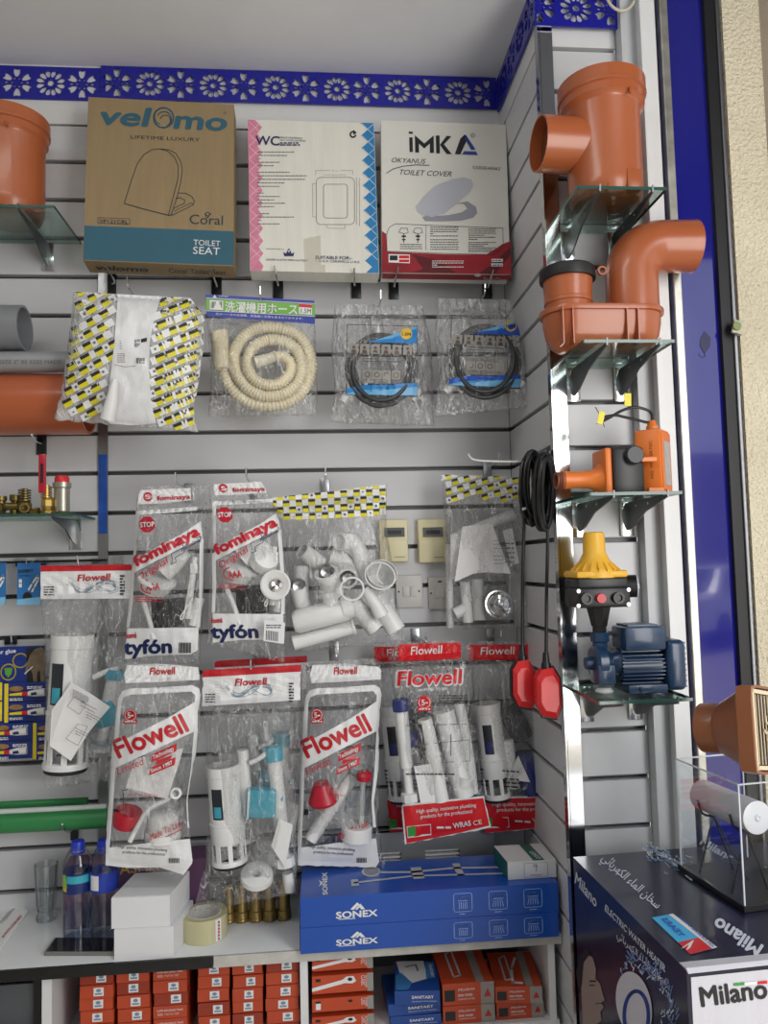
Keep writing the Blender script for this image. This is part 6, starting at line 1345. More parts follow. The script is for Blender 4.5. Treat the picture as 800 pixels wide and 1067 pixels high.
# glue cards
ZQ = (0, 640, 4.446)
GBL = mat('pack_navy', (28, 52, 130), .3, coat=.2, var=.12, vscale=25); GY = mat('pack_yellow', (230, 206, 40), .35)
def card(label, x0, y0, x1, y1, Y, m, grp='glue packs at the left edge', name='glue_pack'):
    g = thing(name, label, 'pack', grp); a = zY(ZQ, x0, y0, Y); b = zY(ZQ, x1, y1, Y)
    MB().box(((a.x + b.x) / 2, Y, (a.z + b.z) / 2), (b.x - a.x, .002, a.z - b.z)).build('card', m, g, 0)
    return g, Face((a.x, Y - .0011, a.z), ((b.x - a.x) / (x1 - x0), 0, 0), (0, 0, -(a.z - b.z) / (y1 - y0)), (0, -1, 0)), a, b
def glue_tube(g, F, x, y, s=1.0):
    a = F.at(x, y, .008); b = F.at(x + 60 * s, y - 2, .008); c = F.at(x + 85 * s, y - 3, .009); e = F.at(x + 160 * s, y - 6, .006)
    MB().tube([a, b], [.0028, .0045], 12).build('yellow_nozzle', GY, g); MB().tube([b, c], [.005, .006], 12).build('red_cap', REDF, g)
    MB().tube([c, c.lerp(e, .4), e], [.0055, .0085, .0095], 14).build('glue_tube', WPLAS, g)
    d = Decal(Face(c.lerp(e, .25) + Vector((0, -.0095, .0025)), Vector((1, 0, 0)) * .0008, Vector((0, 0, -1)) * .0008, (0, -1, 0)), NAVY, g, 'tube_label', .001); d.poly([(0, 0), (16, -2), (18, 6), (1, 8)]); d.build()
g, F_, a, b = card('blue glue card with elephant picture at the left edge', -110, 155, 208, 318, -.045, GBL)
d = Decal(F_, GY, g, 'yellow_rings'); d.ring((150, 110), 34, 5, ry=34); d.ring((205, 62), 34, 5, ry=30); d.build()
d = Decal(F_, mat('print_green_shield', (96, 160, 60), .4), g, 'shield', .0008); d.poly([(132, 92), (168, 92), (166, 116), (150, 134), (134, 116)]); d.build()
d = Decal(F_, mat('print_elephant', (120, 104, 84), .5, var=.3, vscale=60), g, 'elephant_picture', .0008); d.poly([(250, 40), (272, 14), (300, 6), (318, 18), (318, 160), (300, 160), (296, 110), (284, 112), (282, 160), (266, 160), (262, 120), (246, 90), (240, 110), (232, 130), (228, 110), (236, 70)]); d.build()
d = Decal(F_, INK, g, 'dark_patch', .0006); d.poly([(232, 10), (318, 4), (318, 160), (236, 160)]); d.build()
d = Decal(F_, WPRINT, g, 'lettering', .001); d.text('super glue', (60, 34), (184, 26), 18, bold=.03); d.scribble(80, 50, 110, 60, 1, 5, 2); d.line([(226, 120), (240, 108), (262, 90)], 5); d.build()
for lab, x0, y0, x1, y1, tubes, ystrip in (('blue glue card with two tubes under the elephant card', 16, 320, 216, 496, ((36, 50), (36, 134)), (6, 24)), ('narrow strip of blue glue card at the left frame edge', -180, 320, 12, 496, ((20, 50), (20, 134)), (172, 190)), ('lower blue glue card with two tubes at the left edge', -50, 502, 148, 666, ((20, 48), (20, 132)), (2, 10)), ('lower blue glue card half behind the leaflet bag', 152, 502, 330, 666, ((30, 48), (30, 132)), (2, 18))):
    g, F_, a, b = card(lab, x0, y0, x1, y1, -.05, GBL)
    d = Decal(F_, GY, g, 'yellow_strip'); d.rect(ystrip[0], 2, ystrip[1], y1 - y0 - 2); d.build()
    d = Decal(F_, mat('print_glue_brown', (150, 116, 70), .5, var=.3, vscale=60), g, 'brown_motif', .0007); d.disc((60, 26), 34, 12, n=12); d.disc((60, 108), 34, 12, n=12); d.build()
    d = Decal(F_, WPRINT, g, 'lettering', .0008); d.scribble(110, 16, 180, 30, 2, 5, 3); d.scribble(110, 98, 180, 112, 2, 5, 4); d.scribble(30, 66, 90, 80, 2, 4, 5); d.scribble(30, 152, 90, 164, 2, 4, 6); d.build()
    d = Decal(F_, mat('print_navy_dark', (18, 26, 70), .4), g, 'divider', .0007); d.rect(24, 82, x1 - x0, 88); d.build()
    for t in tubes: glue_tube(g, F_, *t)
hook('display hook above the elephant glue card', (12, 667), [(12, 668, -.03), (12, 670, -.055), (12, 668, -.065)], (.03, .02))
# green and white pipes low on the left
GRN = mat('green_ppr', (48, 128, 72), .4)
for lab, px0, py0, r_, Y, m in (('thin green pipe above the white one', 91, 834.5, 3.6, -.07, GRN), ('thin white pipe between the green pipes', 111, 841, 3.2, -.12, mat('white_pipe', (196, 204, 200), .4)), ('thick green pipe on brackets at lower left', 113, 852.5, 9.2, -.13, GRN)):
    hpipe(lab, px0, py0, r_, Y, m, 'straight_pipe', .2, -1.4)
hook('display hook under the thick green pipe', (78, 864), [(74, 866, -.06), (68, 866, -.13), (65, 859, -.19)], (.018, .05), m=BLACK)
# ================================================================ things on the counter
ZK = (0, 860, 5.0); Z5b = (0, 840, 2.5); CTZ = CT + .0005
def onc(px, py): return PZ(px, py, CTZ)
p = onc(48, 958)
g = thing('glass_tumbler', 'empty cut glass tumbler beside the purple box', 'glass')
CG = glass_mat('tumbler_glass', (.93, .95, .95), .7, .02, .1)
MB().lathe([(0, 0), (.021, 0), (.0225, .006), (.018, .018), (.021, .035), (.0255, .10), (.027, .128), (.0255, .128), (.0235, .10), (.018, .036), (.015, .02), (0, .018)], 24, Matrix.Translation(p)).build('glass_body', CG, g)
for i in range(10):
    t = 2 * math.pi * i / 10; MB().tube([p + Vector((.0215 * math.cos(t), .0215 * math.sin(t), .036)), p + Vector((.0248 * math.cos(t), .0248 * math.sin(t), .085))], .0016, 6).build('cut_flute', CG, g)
# purple box
g = thing('purple_box', 'purple carton with gold lettering behind the bottles', 'box')
PU = mat('purple_card', (112, 74, 112), .5); c = onc(66, 969); zt2 = .925; x1 = PY(212, 900, -.15).x
f = [Vector((c.x, c.y, CTZ)), Vector((x1, c.y + .02, CTZ))]
MB().hexa([f[0] + Vector((0, 0, .135)), f[1] + Vector((0, 0, .135)), f[1], f[0]], [f[0] + Vector((-.012, .085, .135)), f[1] + Vector((-.012, .085, .135)), f[1] + Vector((-.012, .085, 0)), f[0] + Vector((-.012, .085, 0))]).build('carton', PU, g, 0)
d = Decal(Plane(f[0], (f[1] - f[0]).cross(Vector((0, 0, 1)))), mat('print_gold_ink', (206, 172, 70), .4), g, 'lettering'); d.text('ASHA', (125, 911), (166, 906), 11, bold=.01); d.build()
# bottles
PET = glass_mat('pet_bottle', (.96, .975, .99), .55, .03, .08); CAPB = mat('cap_blue', (34, 60, 190), .35); WAT = glass_mat('water', (.86, .92, .97), .3, .01, .03)
def bottle(label, px, py, Hb, lab_m, water, alt):
    p = onc(px, py); g = thing('water_bottle', label, 'bottle', 'plastic water bottles on the counter'); M = Matrix.Translation(p); r = .0315
    MB().lathe([(0, .004), (r * .5, 0), (r * .92, .003), (r, .012), (r, .05), (r * .9, .062), (r * .88, .075), (r * .96, .088), (r, .10), (r, Hb * .76), (r * .93, Hb * .82), (r * .6, Hb * .91), (r * .42, Hb * .95), (r * .42, Hb - .018), (r * .38, Hb - .018)], 28, M).build('bottle_body', PET, g)
    MB().lathe([(0, Hb), (.0135, Hb), (.0148, Hb - .003), (.0148, Hb - .019), (0, Hb - .019)], 22, M).build('screw_cap', CAPB, g)
    MB().lathe([(.0148, Hb - .021), (.0152, Hb - .0215), (.0152, Hb - .026), (.0148, Hb - .0265)], 22, M).build('cap_ring', CAPB, g)
    l0, l1 = Hb * .50, Hb * .70
    lb = MB().lathe([(r * 1.012, l0), (r * 1.015, l1)], 32, M).build('label_wrap', lab_m, g)
    if water: MB().lathe([(0, .006), (r * .93, .006), (r * .95, .05), (r * .86, .066), (r * .86, water), (0, water)], 24, M).build('water', WAT, g)
    cyl = [Vector((r * 1.02 * math.cos(t), r * 1.02 * math.sin(t), 0)) for t in (0,)]
    class Cy: at = staticmethod(lambda x, y, off=0: p + Vector(((r * 1.02 + off) * math.sin(x), -(r * 1.02 + off) * math.cos(x), y * -1)))
    def wrap(m, polys, nm):
        d = Decal(Cy, m, g, nm, .0004, fine=.25)
        for q in polys: d.poly(q)
        d.build()
    h = l1 - l0
    if alt: wrap(WPRINT, [[(-.75, -l0 - h * .15), (-.1, -l0 - h * .15), (-.1, -l0 - h * .9), (-.75, -l0 - h * .9)]], 'white_panel')
    else:
        wrap(mat('label_teal', (60, 170, 190), .4), [[(-.5, -l0 - h * .55), (1.4, -l0 - h * .5), (1.4, -l0 - h * .9), (-.5, -l0 - h * .92)]], 'teal_panel'); wrap(mat('label_lime', (150, 190, 60), .4), [[(-1.1, -l0 - h * .3), (-.45, -l0 - h * .3), (-.6, -l0 - h * .98), (-1.0, -l0 - h * .9)]], 'lime_leaf'); wrap(mat('label_yellow', (220, 200, 60), .4), [[(-.95, -l0 - h * .15), (-.5, -l0 - h * .1), (-.55, -l0 - h * .5), (-.9, -l0 - h * .45)]], 'lemon')
bottle('water bottle with teal and lime label beside the purple box', 81, 977, .212, mat('label_navy', (24, 44, 110), .35, var=.2, vscale=40), .03, False)
bottle('half full water bottle with plain blue label next to the white boxes', 108.5, 976, .212, mat('label_blue', (40, 64, 170), .35, var=.2, vscale=30), .062, True)
# phone
g = thing('mobile_phone', 'grey mobile phone lying screen up in front of the bottles', 'phone')
q = [onc(57, 981), onc(121, 981), onc(119, 996), onc(46, 996)]; h = Vector((0, 0, .0085))
MB().hexa([q[3] + h, q[2] + h, q[2], q[3]], [q[0] + h, q[1] + h, q[1], q[0]]).build('phone_body', mat('phone_grey', (140, 138, 134), .3, metal=.5), g, 0)
cq = sum(q, Vector()) / 4; s_ = [cq + (v - cq) * .95 + h + Vector((0, 0, .0004)) for v in q]; MB().add(s_, [(0, 1, 2, 3)]).build('screen', mat('phone_screen', (18, 18, 22), .05, coat=.6), g, 0)
for q_ in ((78, 993.5), (112, 993)): pp = onc(*q_); MB().box((pp.x, pp.y - .0005, pp.z + .004), (.012, .002, .002)).build('side_key', INK, g)
# two white boxes
WB1 = mat('plain_white_card', (226, 227, 229), .6)
def flatbox(label, c, z0, z1, name='carton_box', m=WB1, cat='box', grp=None, lid=True):
    """c: four floor corners front-left, front-right, back-right, back-left"""
    g = thing(name, label, cat, grp); up = Vector((0, 0, z1)); lo = Vector((0, 0, z0)); c = [Vector((v.x, v.y, 0)) for v in c]
    MB().hexa([c[0] + up, c[1] + up, c[1] + lo, c[0] + lo], [c[3] + up, c[2] + up, c[2] + lo, c[3] + lo]).build('carton', m, g, 0)
    if lid: MB().hexa([c[0].lerp(c[3], .02) + up + Vector((0, 0, .0006)), c[1].lerp(c[2], .02) + up + Vector((0, 0, .0006)), c[1].lerp(c[2], .02) + up, c[0].lerp(c[3], .02) + up], [c[3].lerp(c[0], .02) + up + Vector((0, 0, .0006)), c[2].lerp(c[1], .02) + up + Vector((0, 0, .0006)), c[2].lerp(c[1], .02) + up, c[3].lerp(c[0], .02) + up]).build('lid_flap', m, g, 0)
    return g, c
a, b = onc(119, 1000.5), onc(181, 997.5); dv = Vector((.02, .13, 0))
z1 = PY(119, 969, a.y).z
flatbox('lower of two plain white boxes beside the bottles', [a, b, b + dv, a + dv], CTZ, z1)
a2 = PY(116, 968, a.y + .004); b2_ = PY(177, 966, b.y + .004); z2 = PY(116, 936, a.y + .004).z
flatbox('upper of two plain white boxes, slightly askew on its twin', [a2, b2_, b2_ + dv, a2 + dv], z1 + .001, z2)
# tape roll
p = onc(213, 974); g = thing('tape_roll', 'roll of clear packing tape lying on the counter beside the white boxes', 'tape'); ro = .051
MB().lathe([(ro * .74, 0), (ro, 0), (ro, .05), (ro * .74, .05), (ro * .74, 0)], 44, Matrix.Translation(p)).build('wound_tape', mat('amber_tape', (196, 190, 150), .25, coat=.4, var=.08), g)
MB().lathe([(ro * .70, -.0), (ro * .745, -.0), (ro * .745, .0505), (ro * .70, .0505), (ro * .70, 0)], 44, Matrix.Translation(p)).build('cardboard_core', mat('core_white', (216, 214, 206), .7), g)
class Tp: at = staticmethod(lambda x, y, off=0: p + Vector(((ro + .0006) * math.sin(x), -(ro + .0006) * math.cos(x), y)))
d = Decal(Tp, WPRINT, g, 'paper_tab', 0, fine=.2); d.poly([(.62, .002), (.92, .002), (.92, .048), (.62, .048)]); d.build()
d = Decal(Face(Tp.at(.77, .047) + Vector((.0007, -.0007, 0)), Vector((.7, .7, 0)), Vector((0, 0, -1)), (.7, -.7, 0)), REDP, g, 'red_marks', .0004)
for i in range(6): d.disc((0, .005 + i * .007), .0028, n=6)
d.build()
# brass nipples
xs = (238, 251.5, 266.5, 281, 296); BRN = mat('nipple_brass', (150, 128, 78), .35, metal=.8, var=.12, vscale=40)
for i, x in enumerate(xs):
    p = onc(x, 960 - i * .8); g = thing('brass_nipple', ('brass pipe nipple standing on the counter, %s of the row behind the tape' % ('first', 'second', 'third', 'fourth', 'last')[i]), 'pipe nipple', 'row of brass nipples')
    MB().lathe([(.009, 0), (.0165, 0), (.0165, .003), (.0172, .004), (.0165, .006), (.0165, .022), (.014, .024), (.014, .085), (.0105, .085), (.0105, 0)], 20, Matrix.Translation(p)).build('tube_wall', BRN, g)
    MB().lathe([(.0166, .008), (.0176, .0095), (.0166, .011)], 20, Matrix.Translation(p)).build('knurl_ring', BRN, g)
# price list pad at left
g = thing('price_list_pad', 'white printed pad with red lettering at the left end of the counter', 'paper pad')
q = [PZ(29, 951, CTZ), PZ(8, 932, CTZ), PZ(-30, 950, CTZ), PZ(0, 990, CTZ)]; h = Vector((0, 0, .006))
MB().add([v + h for v in q] + q, [(0, 1, 2, 3), (7, 6, 5, 4), (0, 3, 7, 4), (1, 0, 4, 5), (2, 1, 5, 6), (3, 2, 6, 7)]).build('pad', PAPER, g, 0)
pl_ = Plane(q[0] + h, (0, 0, 1)); d = Decal(pl_, REDP, g, 'lettering'); d.text('ALWAYS AVAILABLE', (3, 978), (23, 955), 2.6, bold=.02); d.build()
d = Decal(pl_, GREYINK, g, 'small_print'); 
for i in range(4): d.text('xxx xxxx xxx', (-4 + i * 3.2, 962 - i * 2.0 + 4), (10 + i * 2, 946 - i * 1.2 + 4), 1.6)
d.build()
# SONEX cartons
SB = mat('carton_blue', (12, 74, 168), .32, coat=.2, var=.05); YS = -.31
xl_, xr_ = PY(313, 968, YS).x, PY(584, 950, YS).x
zz0 = CTZ; zz1_ = zz0 + .0525; zz2_ = zz1_ + .062
for lab, z0, z1, dx in (('lower of two long blue shower set cartons on the counter', zz0, zz1_, -.001), ('upper long blue shower set carton with shower picture on top', zz1_ + .0008, zz2_, 0)):
    g = thing('shower_set_carton', lab, 'box', 'blue shower set cartons')
    c = [Vector((xl_ + dx, YS, 0)), Vector((xr_ + dx - .004, YS, 0)), Vector((xr_ - .004 + dx, YS + .175, 0)), Vector((xl_ + .002 + dx, YS + .175, 0))]
    up = Vector((0, 0, z1)); lo = Vector((0, 0, z0))
    MB().hexa([c[0] + up, c[1] + up, c[1] + lo, c[0] + lo], [c[3] + up, c[2] + up, c[2] + lo, c[3] + lo]).build('carton', SB, g, 0)
    MB().box((c[0].x + .004, YS + .08, (z0 + z1) / 2), (.0008, .15, (z1 - z0) * .8), Matrix.Translation((-.005, 0, 0))).build('end_flap', mat('carton_blue_dark', (20, 44, 120), .4), g, 0)
    W_ = xr_ - xl_; F_ = Face((c[0].x, YS, z1), (W_ / 680, 0, 0), (0, 0, -(z1 - z0) / 80), (0, -1, 0))
    d = Decal(F_, WPRINT, g, 'lettering'); d.text('SONEX', (92, 60), (197, 60), 18, bold=.04); d.poly([(128, 38), (146, 20), (152, 26), (136, 40)]); d.poly([(140, 40), (154, 24), (166, 40), (156, 40), (152, 34), (146, 40)]); d.line([(98, 63), (140, 63)], 2); d.build()
    for x in (397, 490, 583):
        d = Decal(F_, mat('print_icon_blue', (150, 180, 226), .4), g, 'icon'); d.line(rrect(x, 14, x + 48, 64, 5, 2), 1.6, True)
        d.ring((x + 24, 34), 14, 1.8, ry=11, a0=math.pi, a1=2 * math.pi); d.line([(x + 10, 34), (x + 38, 34)], 1.8)
        for k in range(5): d.line([(x + 14 + k * 5, 38), (x + 14 + k * 5 + (0 if x < 450 else (k - 2) * 2), 56)], 1.6)
        d.scribble(x + 14, 68, x + 34, 73, 1, 2.2, x); d.build()
    if dx == 0:
        Ft = Face((c[3].x, YS + .175, z1), (W_ / 680, 0, 0), (0, -.175 / 80, 0), (0, 0, 1))
        d = Decal(Ft, WPRINT, g, 'lettering'); d.text('SONEX', (68, 76), (68, 22), 13, bold=.04, up=(-1, 0)); d.poly([(46, 40), (58, 48), (46, 56), (50, 48)]); d.build()
        d = Decal(Ft, mat('print_silver', (170, 178, 186), .3), g, 'shower_picture', .0007); d.disc((190, 26), 26, 14); d.line([(215, 30), (300, 34), (420, 30), (560, 36)], 5); d.line([(140, 52), (300, 44), (560, 52)], 4); d.rect(300, 22, 330, 52); d.rect(132, 44, 152, 60); d.rect(420, 18, 440, 50); d.build()
        d = Decal(Ft, mat('print_steel_grey', (110, 118, 128), .3), g, 'shower_head', .001); d.disc((190, 26), 20, 10); d.build()
# white and green carton on top
g = thing('mixer_carton', 'small white carton with green stripe on top of the blue cartons', 'box')
z0 = zz2_ + .0008; zA = (300, 860, 2.5); Ym = -.285
a = zY(zA, 580, 172, Ym); b = zY(zA, 733, 162, Ym); z1 = z0 + .038; dv = Vector((-.012, .10, 0))
c = [Vector((v.x, v.y, 0)) for v in (a, b, b + dv, a + dv)]; c[1].x = min(c[1].x, XR - .005); c[2].x = min(c[2].x, XR - .008)
c[0] = c[0] + Vector((-.005, 0, 0))
up = Vector((0, 0, z1)); lo = Vector((0, 0, z0))
MB().hexa([c[0] + up, c[1] + up, c[1] + lo, c[0] + lo], [c[3] + up, c[2] + up, c[2] + lo, c[3] + lo]).build('carton', mat('carton_grey_white', (206, 208, 210), .45), g, 0)
Ft = Face(c[3] + up, (c[2] - c[3]) / 100, (c[0] - c[3]) / 100, (0, 0, 1)); GDK = mat('print_dark_green', (20, 96, 84), .4)
d = Decal(Ft, GDK, g, 'green_stripe'); d.rect(52, 0, 74, 100); d.build(); d = Decal(Ft, WPRINT, g, 'lettering', .0009); d.text('unico', (58, 50), (62, 92), 14, up=(1, -.1)); d.build()
d = Decal(Face(c[0] + up, (c[1] - c[0]) / 100, Vector((0, 0, -1)) * (z1 - z0) / 50, (0, -1, 0)), GREYINK, g, 'line_drawing'); d.line([(34, 6), (82, 6), (82, 46), (34, 46)], .8, True); d.line([(54, 14), (60, 14), (58, 30)], 1.4); d.ring((57, 14), 4, 1, n=10); d.scribble(46, 38, 72, 43, 1, 2, 3); d.build()
d = Decal(Face(c[3] + up, (c[0] - c[3]) / 100, Vector((0, 0, -1)) * (z1 - z0) / 50, (-1, 0, 0)), GDK, g, 'green_end'); d.rect(0, 0, 100, 50); d.build()
# slotted metal tray fronts behind the cartons
g = thing('metal_tray', 'grey metal tray with slots behind the blue cartons', 'tray'); YB_ = -.075
MT = mat('tray_grey', (150, 152, 154), .4, metal=.5)
za, zb2 = PY(400, 868, YB_).z, CTZ; xa, xb = PY(318, 890, YB_).x, PY(515, 890, YB_).x
slots = [(PY(330, 890, YB_).x, PY(352, 890, YB_).x), (PY(400 - 25, 890, YB_).x - .03, PY(418, 890, YB_).x), (PY(443, 890, YB_).x, PY(479, 890, YB_).x)]
zs0, zs1 = PY(440, 903, YB_).z, PY(440, 886, YB_).z
MB().box(((xa + xb) / 2, YB_, (za + zs1) / 2), (xb - xa, .003, za - zs1)).build('top_rail', MT, g, 0); MB().box(((xa + xb) / 2, YB_, (zs0 + zb2) / 2), (xb - xa, .003, zs0 - zb2)).build('bottom_rail', MT, g, 0)
ed = [xa] + [v for s in slots for v in s] + [xb]
for i in range(0, len(ed), 2):
    if ed[i + 1] > ed[i]: MB().box(((ed[i] + ed[i + 1]) / 2, YB_, (zs0 + zs1) / 2), (ed[i + 1] - ed[i], .003, zs1 - zs0)).build('web', MT, g, 0)
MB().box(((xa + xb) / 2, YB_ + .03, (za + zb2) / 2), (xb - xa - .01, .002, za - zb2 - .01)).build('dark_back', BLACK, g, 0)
for i in range(4): MB().box(((xa + xb) / 2, YB_ + .012, zs0 + .005 + i * .010), (xb - xa - .02, .016, .004), Matrix.Translation((0, 0, 0))).build('white_blade', WPLAS, g, 0)
# ================================================================ boxes on the shelf below
SHZ = .612
for o in list(ct.children):
    if o.name.startswith('shelf_board'): o.location.z += SHZ - .51
YO = -.272; OBX = mat('carton_orange', (184, 70, 38), .5, var=.06); OBD = mat('carton_orange_dark', (150, 52, 30), .5)
LOGO = mat('print_logo_grey', (120, 140, 160), .5)
cols = [(81, 119, 'first'), (120, 157, 'second'), (158, 196.5, 'third'), (204, 240, 'fourth'), (240.5, 275, 'fifth'), (275.5, 313, 'sixth')]
tops = [1010, 1010, 1008, 1004, 1003, 1000]
rows = ('bottom', 'second', 'third', 'fourth', 'fifth', 'sixth', 'seventh', 'top')
proto = {}
for k, (x0, x1, cn) in enumerate(cols):
    xa, xb = PY(x0, 1040, YO).x + .001, PY(x1, 1040, YO).x - .001; w = xb - xa
    ztop = min(PY((x0 + x1) / 2, tops[k], YO).z, CT - .025); n = 6; hh = (ztop - SHZ - .0005) / n
    rnd = random.Random(k * 7 + 1)
    for i in range(n):
        lab = 'orange fitting box in the %s stack from the left under the counter, %s up' % (cn, ('first', 'second', 'third', 'fourth', 'fifth', 'sixth')[i])
        g = thing('fitting_box', lab, 'box', 'orange fitting boxes under the counter')
        zc_ = SHZ + .0003 + hh * (i + .5); dx = rnd.uniform(-.0015, .0015); yo = YO + rnd.uniform(0, .006)
        key = k
        MB().box(((xa + xb) / 2 + dx, yo + .06, zc_), (w - .004, .12, hh - .0012), bev=.0008, seg=1).build('carton', OBX if (i + k) % 5 else OBD, g, 0)
        F_ = Face((xa + .002 + dx, yo, zc_ + hh / 2), ((w - .004) / 120, 0, 0), (0, 0, -hh / 38), (0, -1, 0))
        if k == 2 and i in (1, 2, 5):
            d = Decal(F_, WPRINT, g, 'lettering'); d.text('SUPER BIKE BRASS TRAPS', (14, 16), (106, 16), 6); d.text('SIZE: 1"x1"x1 1/2"', (16, 27), (92, 27), 6); d.build()
        else:
            lx = rnd.uniform(42, 60); d = Decal(F_, WPRINT, g, 'label_sticker'); d.rect(lx, 7, lx + 36, 31); d.build()
            d = Decal(F_, LOGO, g, 'label_logo', .0009); d.disc((lx + 18, 15), 9, 5, n=12); d.rect(lx + 5, 22, lx + 31, 27); d.build()
# hand shower boxes and blue boxes
ZW = (310, 970, 2.76); OR2 = mat('carton_red_orange', (192, 72, 36), .45, var=.06); BLB = mat('carton_cobalt', (26, 72, 150), .4, var=.05); GRYS = mat('carton_grey', (150, 146, 140), .45)
def sbox(label, x0, x1, y0, y1, Y, m, name, grp, depth=.14, rot=0, dz=0):
    a = zY(ZW, x0, y1, Y); b = zY(ZW, x1, y0, Y); a.z = max(a.z, SHZ + .0008); b.z = min(b.z, CT - .025); g = thing(name, label, 'box', grp); w, h = b.x - a.x, b.z - a.z
    M = Matrix.Translation((a.x, Y, a.z + dz)) @ Matrix.Rotation(rot, 4, 'Z')
    MB().box((w / 2, depth / 2, h / 2), (w, depth, h), M, bev=.0008, seg=1).build('carton', m, g, 0)
    R3_ = M.to_3x3(); return g, Face(M @ Vector((0, 0, h)), R3_ @ Vector((w / 100, 0, 0)), Vector((0, 0, -h / 50)), R3_ @ Vector((0, -1, 0))), Face(M @ Vector((0, depth, h)), R3_ @ Vector((w / 100, 0, 0)), R3_ @ Vector((0, -depth / 100, 0)), (0, 0, 1)), h
GH = 'orange hand shower boxes under the counter'
ys = (62, 118, 184, 236, 300)
for i in range(4):
    g, F_, T_, h = sbox('orange hand shower box in the left stack, %s from the top' % ('first', 'second', 'third', 'fourth')[i], 42, 216 + i, ys[i] + 1, ys[i + 1], -.268 + .002 * i, OR2, 'hand_shower_box', GH, .12)
    d = Decal(F_, GRYS, g, 'grey_end'); d.rect(90, 0, 100, 50); d.build()
    d = Decal(F_, WPRINT, g, 'shower_picture'); d.poly([(0, 32), (50, 14), (56, 6), (68, 6), (72, 20), (66, 26), (54, 24), (0, 42)]) if i != 2 else d.poly([(6, 14), (14, 14), (14, 40), (6, 40)]); d.build()
    d = Decal(F_, WPRINT, g, 'lettering'); d.text('CLASSIC', (80, 6), (80, 34), 7, up=(1, 0)); d.text('SHOWER', (87, 6), (87, 40), 3, up=(1, 0)); d.build()
    d = Decal(F_, INK, g, 'badge', .0009); d.disc((62, 14), 4, 5, n=12); d.rect(6, 8, 14, 16); d.build()
z_ = SHZ
def stackbox(label, px0, px1, z0, z1, Y, m, name, grp, depth, rot=0, xc=1040):
    a = PY(px0, xc, Y).x; b = PY(px1, xc, Y).x; g = thing(name, label, 'box', grp); w, h = b - a, z1 - z0 - .0008
    M = Matrix.Translation((a, Y, z0 + .0004)) @ Matrix.Rotation(rot, 4, 'Z')
    MB().box((w / 2, depth / 2, h / 2), (w, depth, h), M, bev=.0008, seg=1).build('carton', m, g, 0)
    R3_ = M.to_3x3(); return g, Face(M @ Vector((0, 0, h)), R3_ @ Vector((w / 100, 0, 0)), Vector((0, 0, -h / 50)), R3_ @ Vector((0, -1, 0))), Face(M @ Vector((0, depth, h)), R3_ @ Vector((w / 100, 0, 0)), R3_ @ Vector((0, -depth / 100, 0)), (0, 0, 1))
def zpx(px, py, Y): return PY(px, py, Y).z
Yb = -.27
lv = [SHZ, zpx(430, 1058, Yb), zpx(430, 1045, Yb), zpx(445, 1030, Yb - .0)]
for i, (x0, x1, rt) in enumerate(((406, 459, 0), (404, 459, .03), (411, 458, -.10))):
    g, F_, T_ = stackbox('blue box lettered SANITARY, %s of three' % ('lowest', 'middle', 'topmost')[i], x0, x1, lv[i], lv[i + 1] if i < 2 else lv[2] + .03, Yb - .006 * (i == 2), BLB, 'sanitary_box', 'blue sanitary boxes', .125, rt)
    d = Decal(F_, WPRINT, g, 'lettering'); d.text('SANITARY', (38, 26), (86, 26), 11, bold=.03); d.text('QUALITY FITTINGS', (38, 38), (92, 38), 4); d.build()
    if i == 2:
        d = Decal(T_, WPRINT, g, 'white_panel'); d.poly([(4, 0), (68, 0), (76, 60), (40, 74), (16, 60)]); d.build()
        d = Decal(T_, mat('print_sea_blue', (60, 130, 190), .4), g, 'blue_splash', .0008); d.poly([(2, 50), (16, 40), (40, 74), (30, 96), (4, 96)]); d.rect(72, 6, 92, 60); d.build()
        d = Decal(T_, WPRINT, g, 'lettering', .001); d.text('SANITARY', (80, 14), (84, 56), 7, bold=.02, up=(1, -.1)); d.build()
        d = Decal(T_, mat('print_tap_grey', (120, 128, 138), .4), g, 'tap_picture', .001); d.line([(26, 20), (50, 14), (54, 34)], 5); d.build()
Yc_ = -.272; l1 = zpx(490, 1047, Yc_); l2 = min(zpx(490, 1024, Yc_), CT - .026)
GO = 'orange mixer boxes under the counter'
def mixer(g, F_, T_):
    d = Decal(F_, INK, g, 'photo_square'); d.rect(4, 14, 24, 40); d.build(); d = Decal(F_, GRYS, g, 'grey_corner', .0005); d.rect(74, 0, 100, 50); d.build()
    d = Decal(F_, REDP, g, 'red_triangle', .0009); d.poly([(80, 34), (87, 14), (94, 34)]); d.build()
    d = Decal(F_, WPRINT, g, 'lettering', .0009); d.text('Modena', (30, 18), (62, 16), 7, shear=.3); d.text('SINK MIXER', (30, 30), (58, 30), 6, bold=.02); d.text('CHROME PLATED', (30, 38), (62, 38), 4); d.build()
    d = Decal(T_, GRYS, g, 'grey_stripe'); d.rect(66, 0, 82, 100); d.build(); d = Decal(T_, mat('print_chrome_pic', (200, 200, 204), .3), g, 'tap_picture', .0008); d.line([(24, 20), (38, 12), (40, 80), (26, 84)], 4, True); d.build()
g, F_, T_ = stackbox('orange mixer box, lower one beside the blue boxes', 461, 515, SHZ, l1, Yc_, OR2, 'mixer_box', GO, .13); mixer(g, F_, T_)
g, F_, T_ = stackbox('orange mixer box, upper one beside the blue boxes', 461, 515, l1, l2, Yc_ + .001, OR2, 'mixer_box', GO, .16); mixer(g, F_, T_)
g, F_, T_ = stackbox('orange mixer box, lower one by the white upright', 517, 566, SHZ, l1 - .003, Yc_ + .002, OR2, 'mixer_box', GO, .13); mixer(g, F_, T_)
g, F_, T_ = stackbox('orange mixer box lying askew on top by the white upright', 516, 564, l1 - .0025, l1 + .034, Yc_ - .0, OR2, 'mixer_box', GO, .15, -.10); mixer(g, F_, T_)
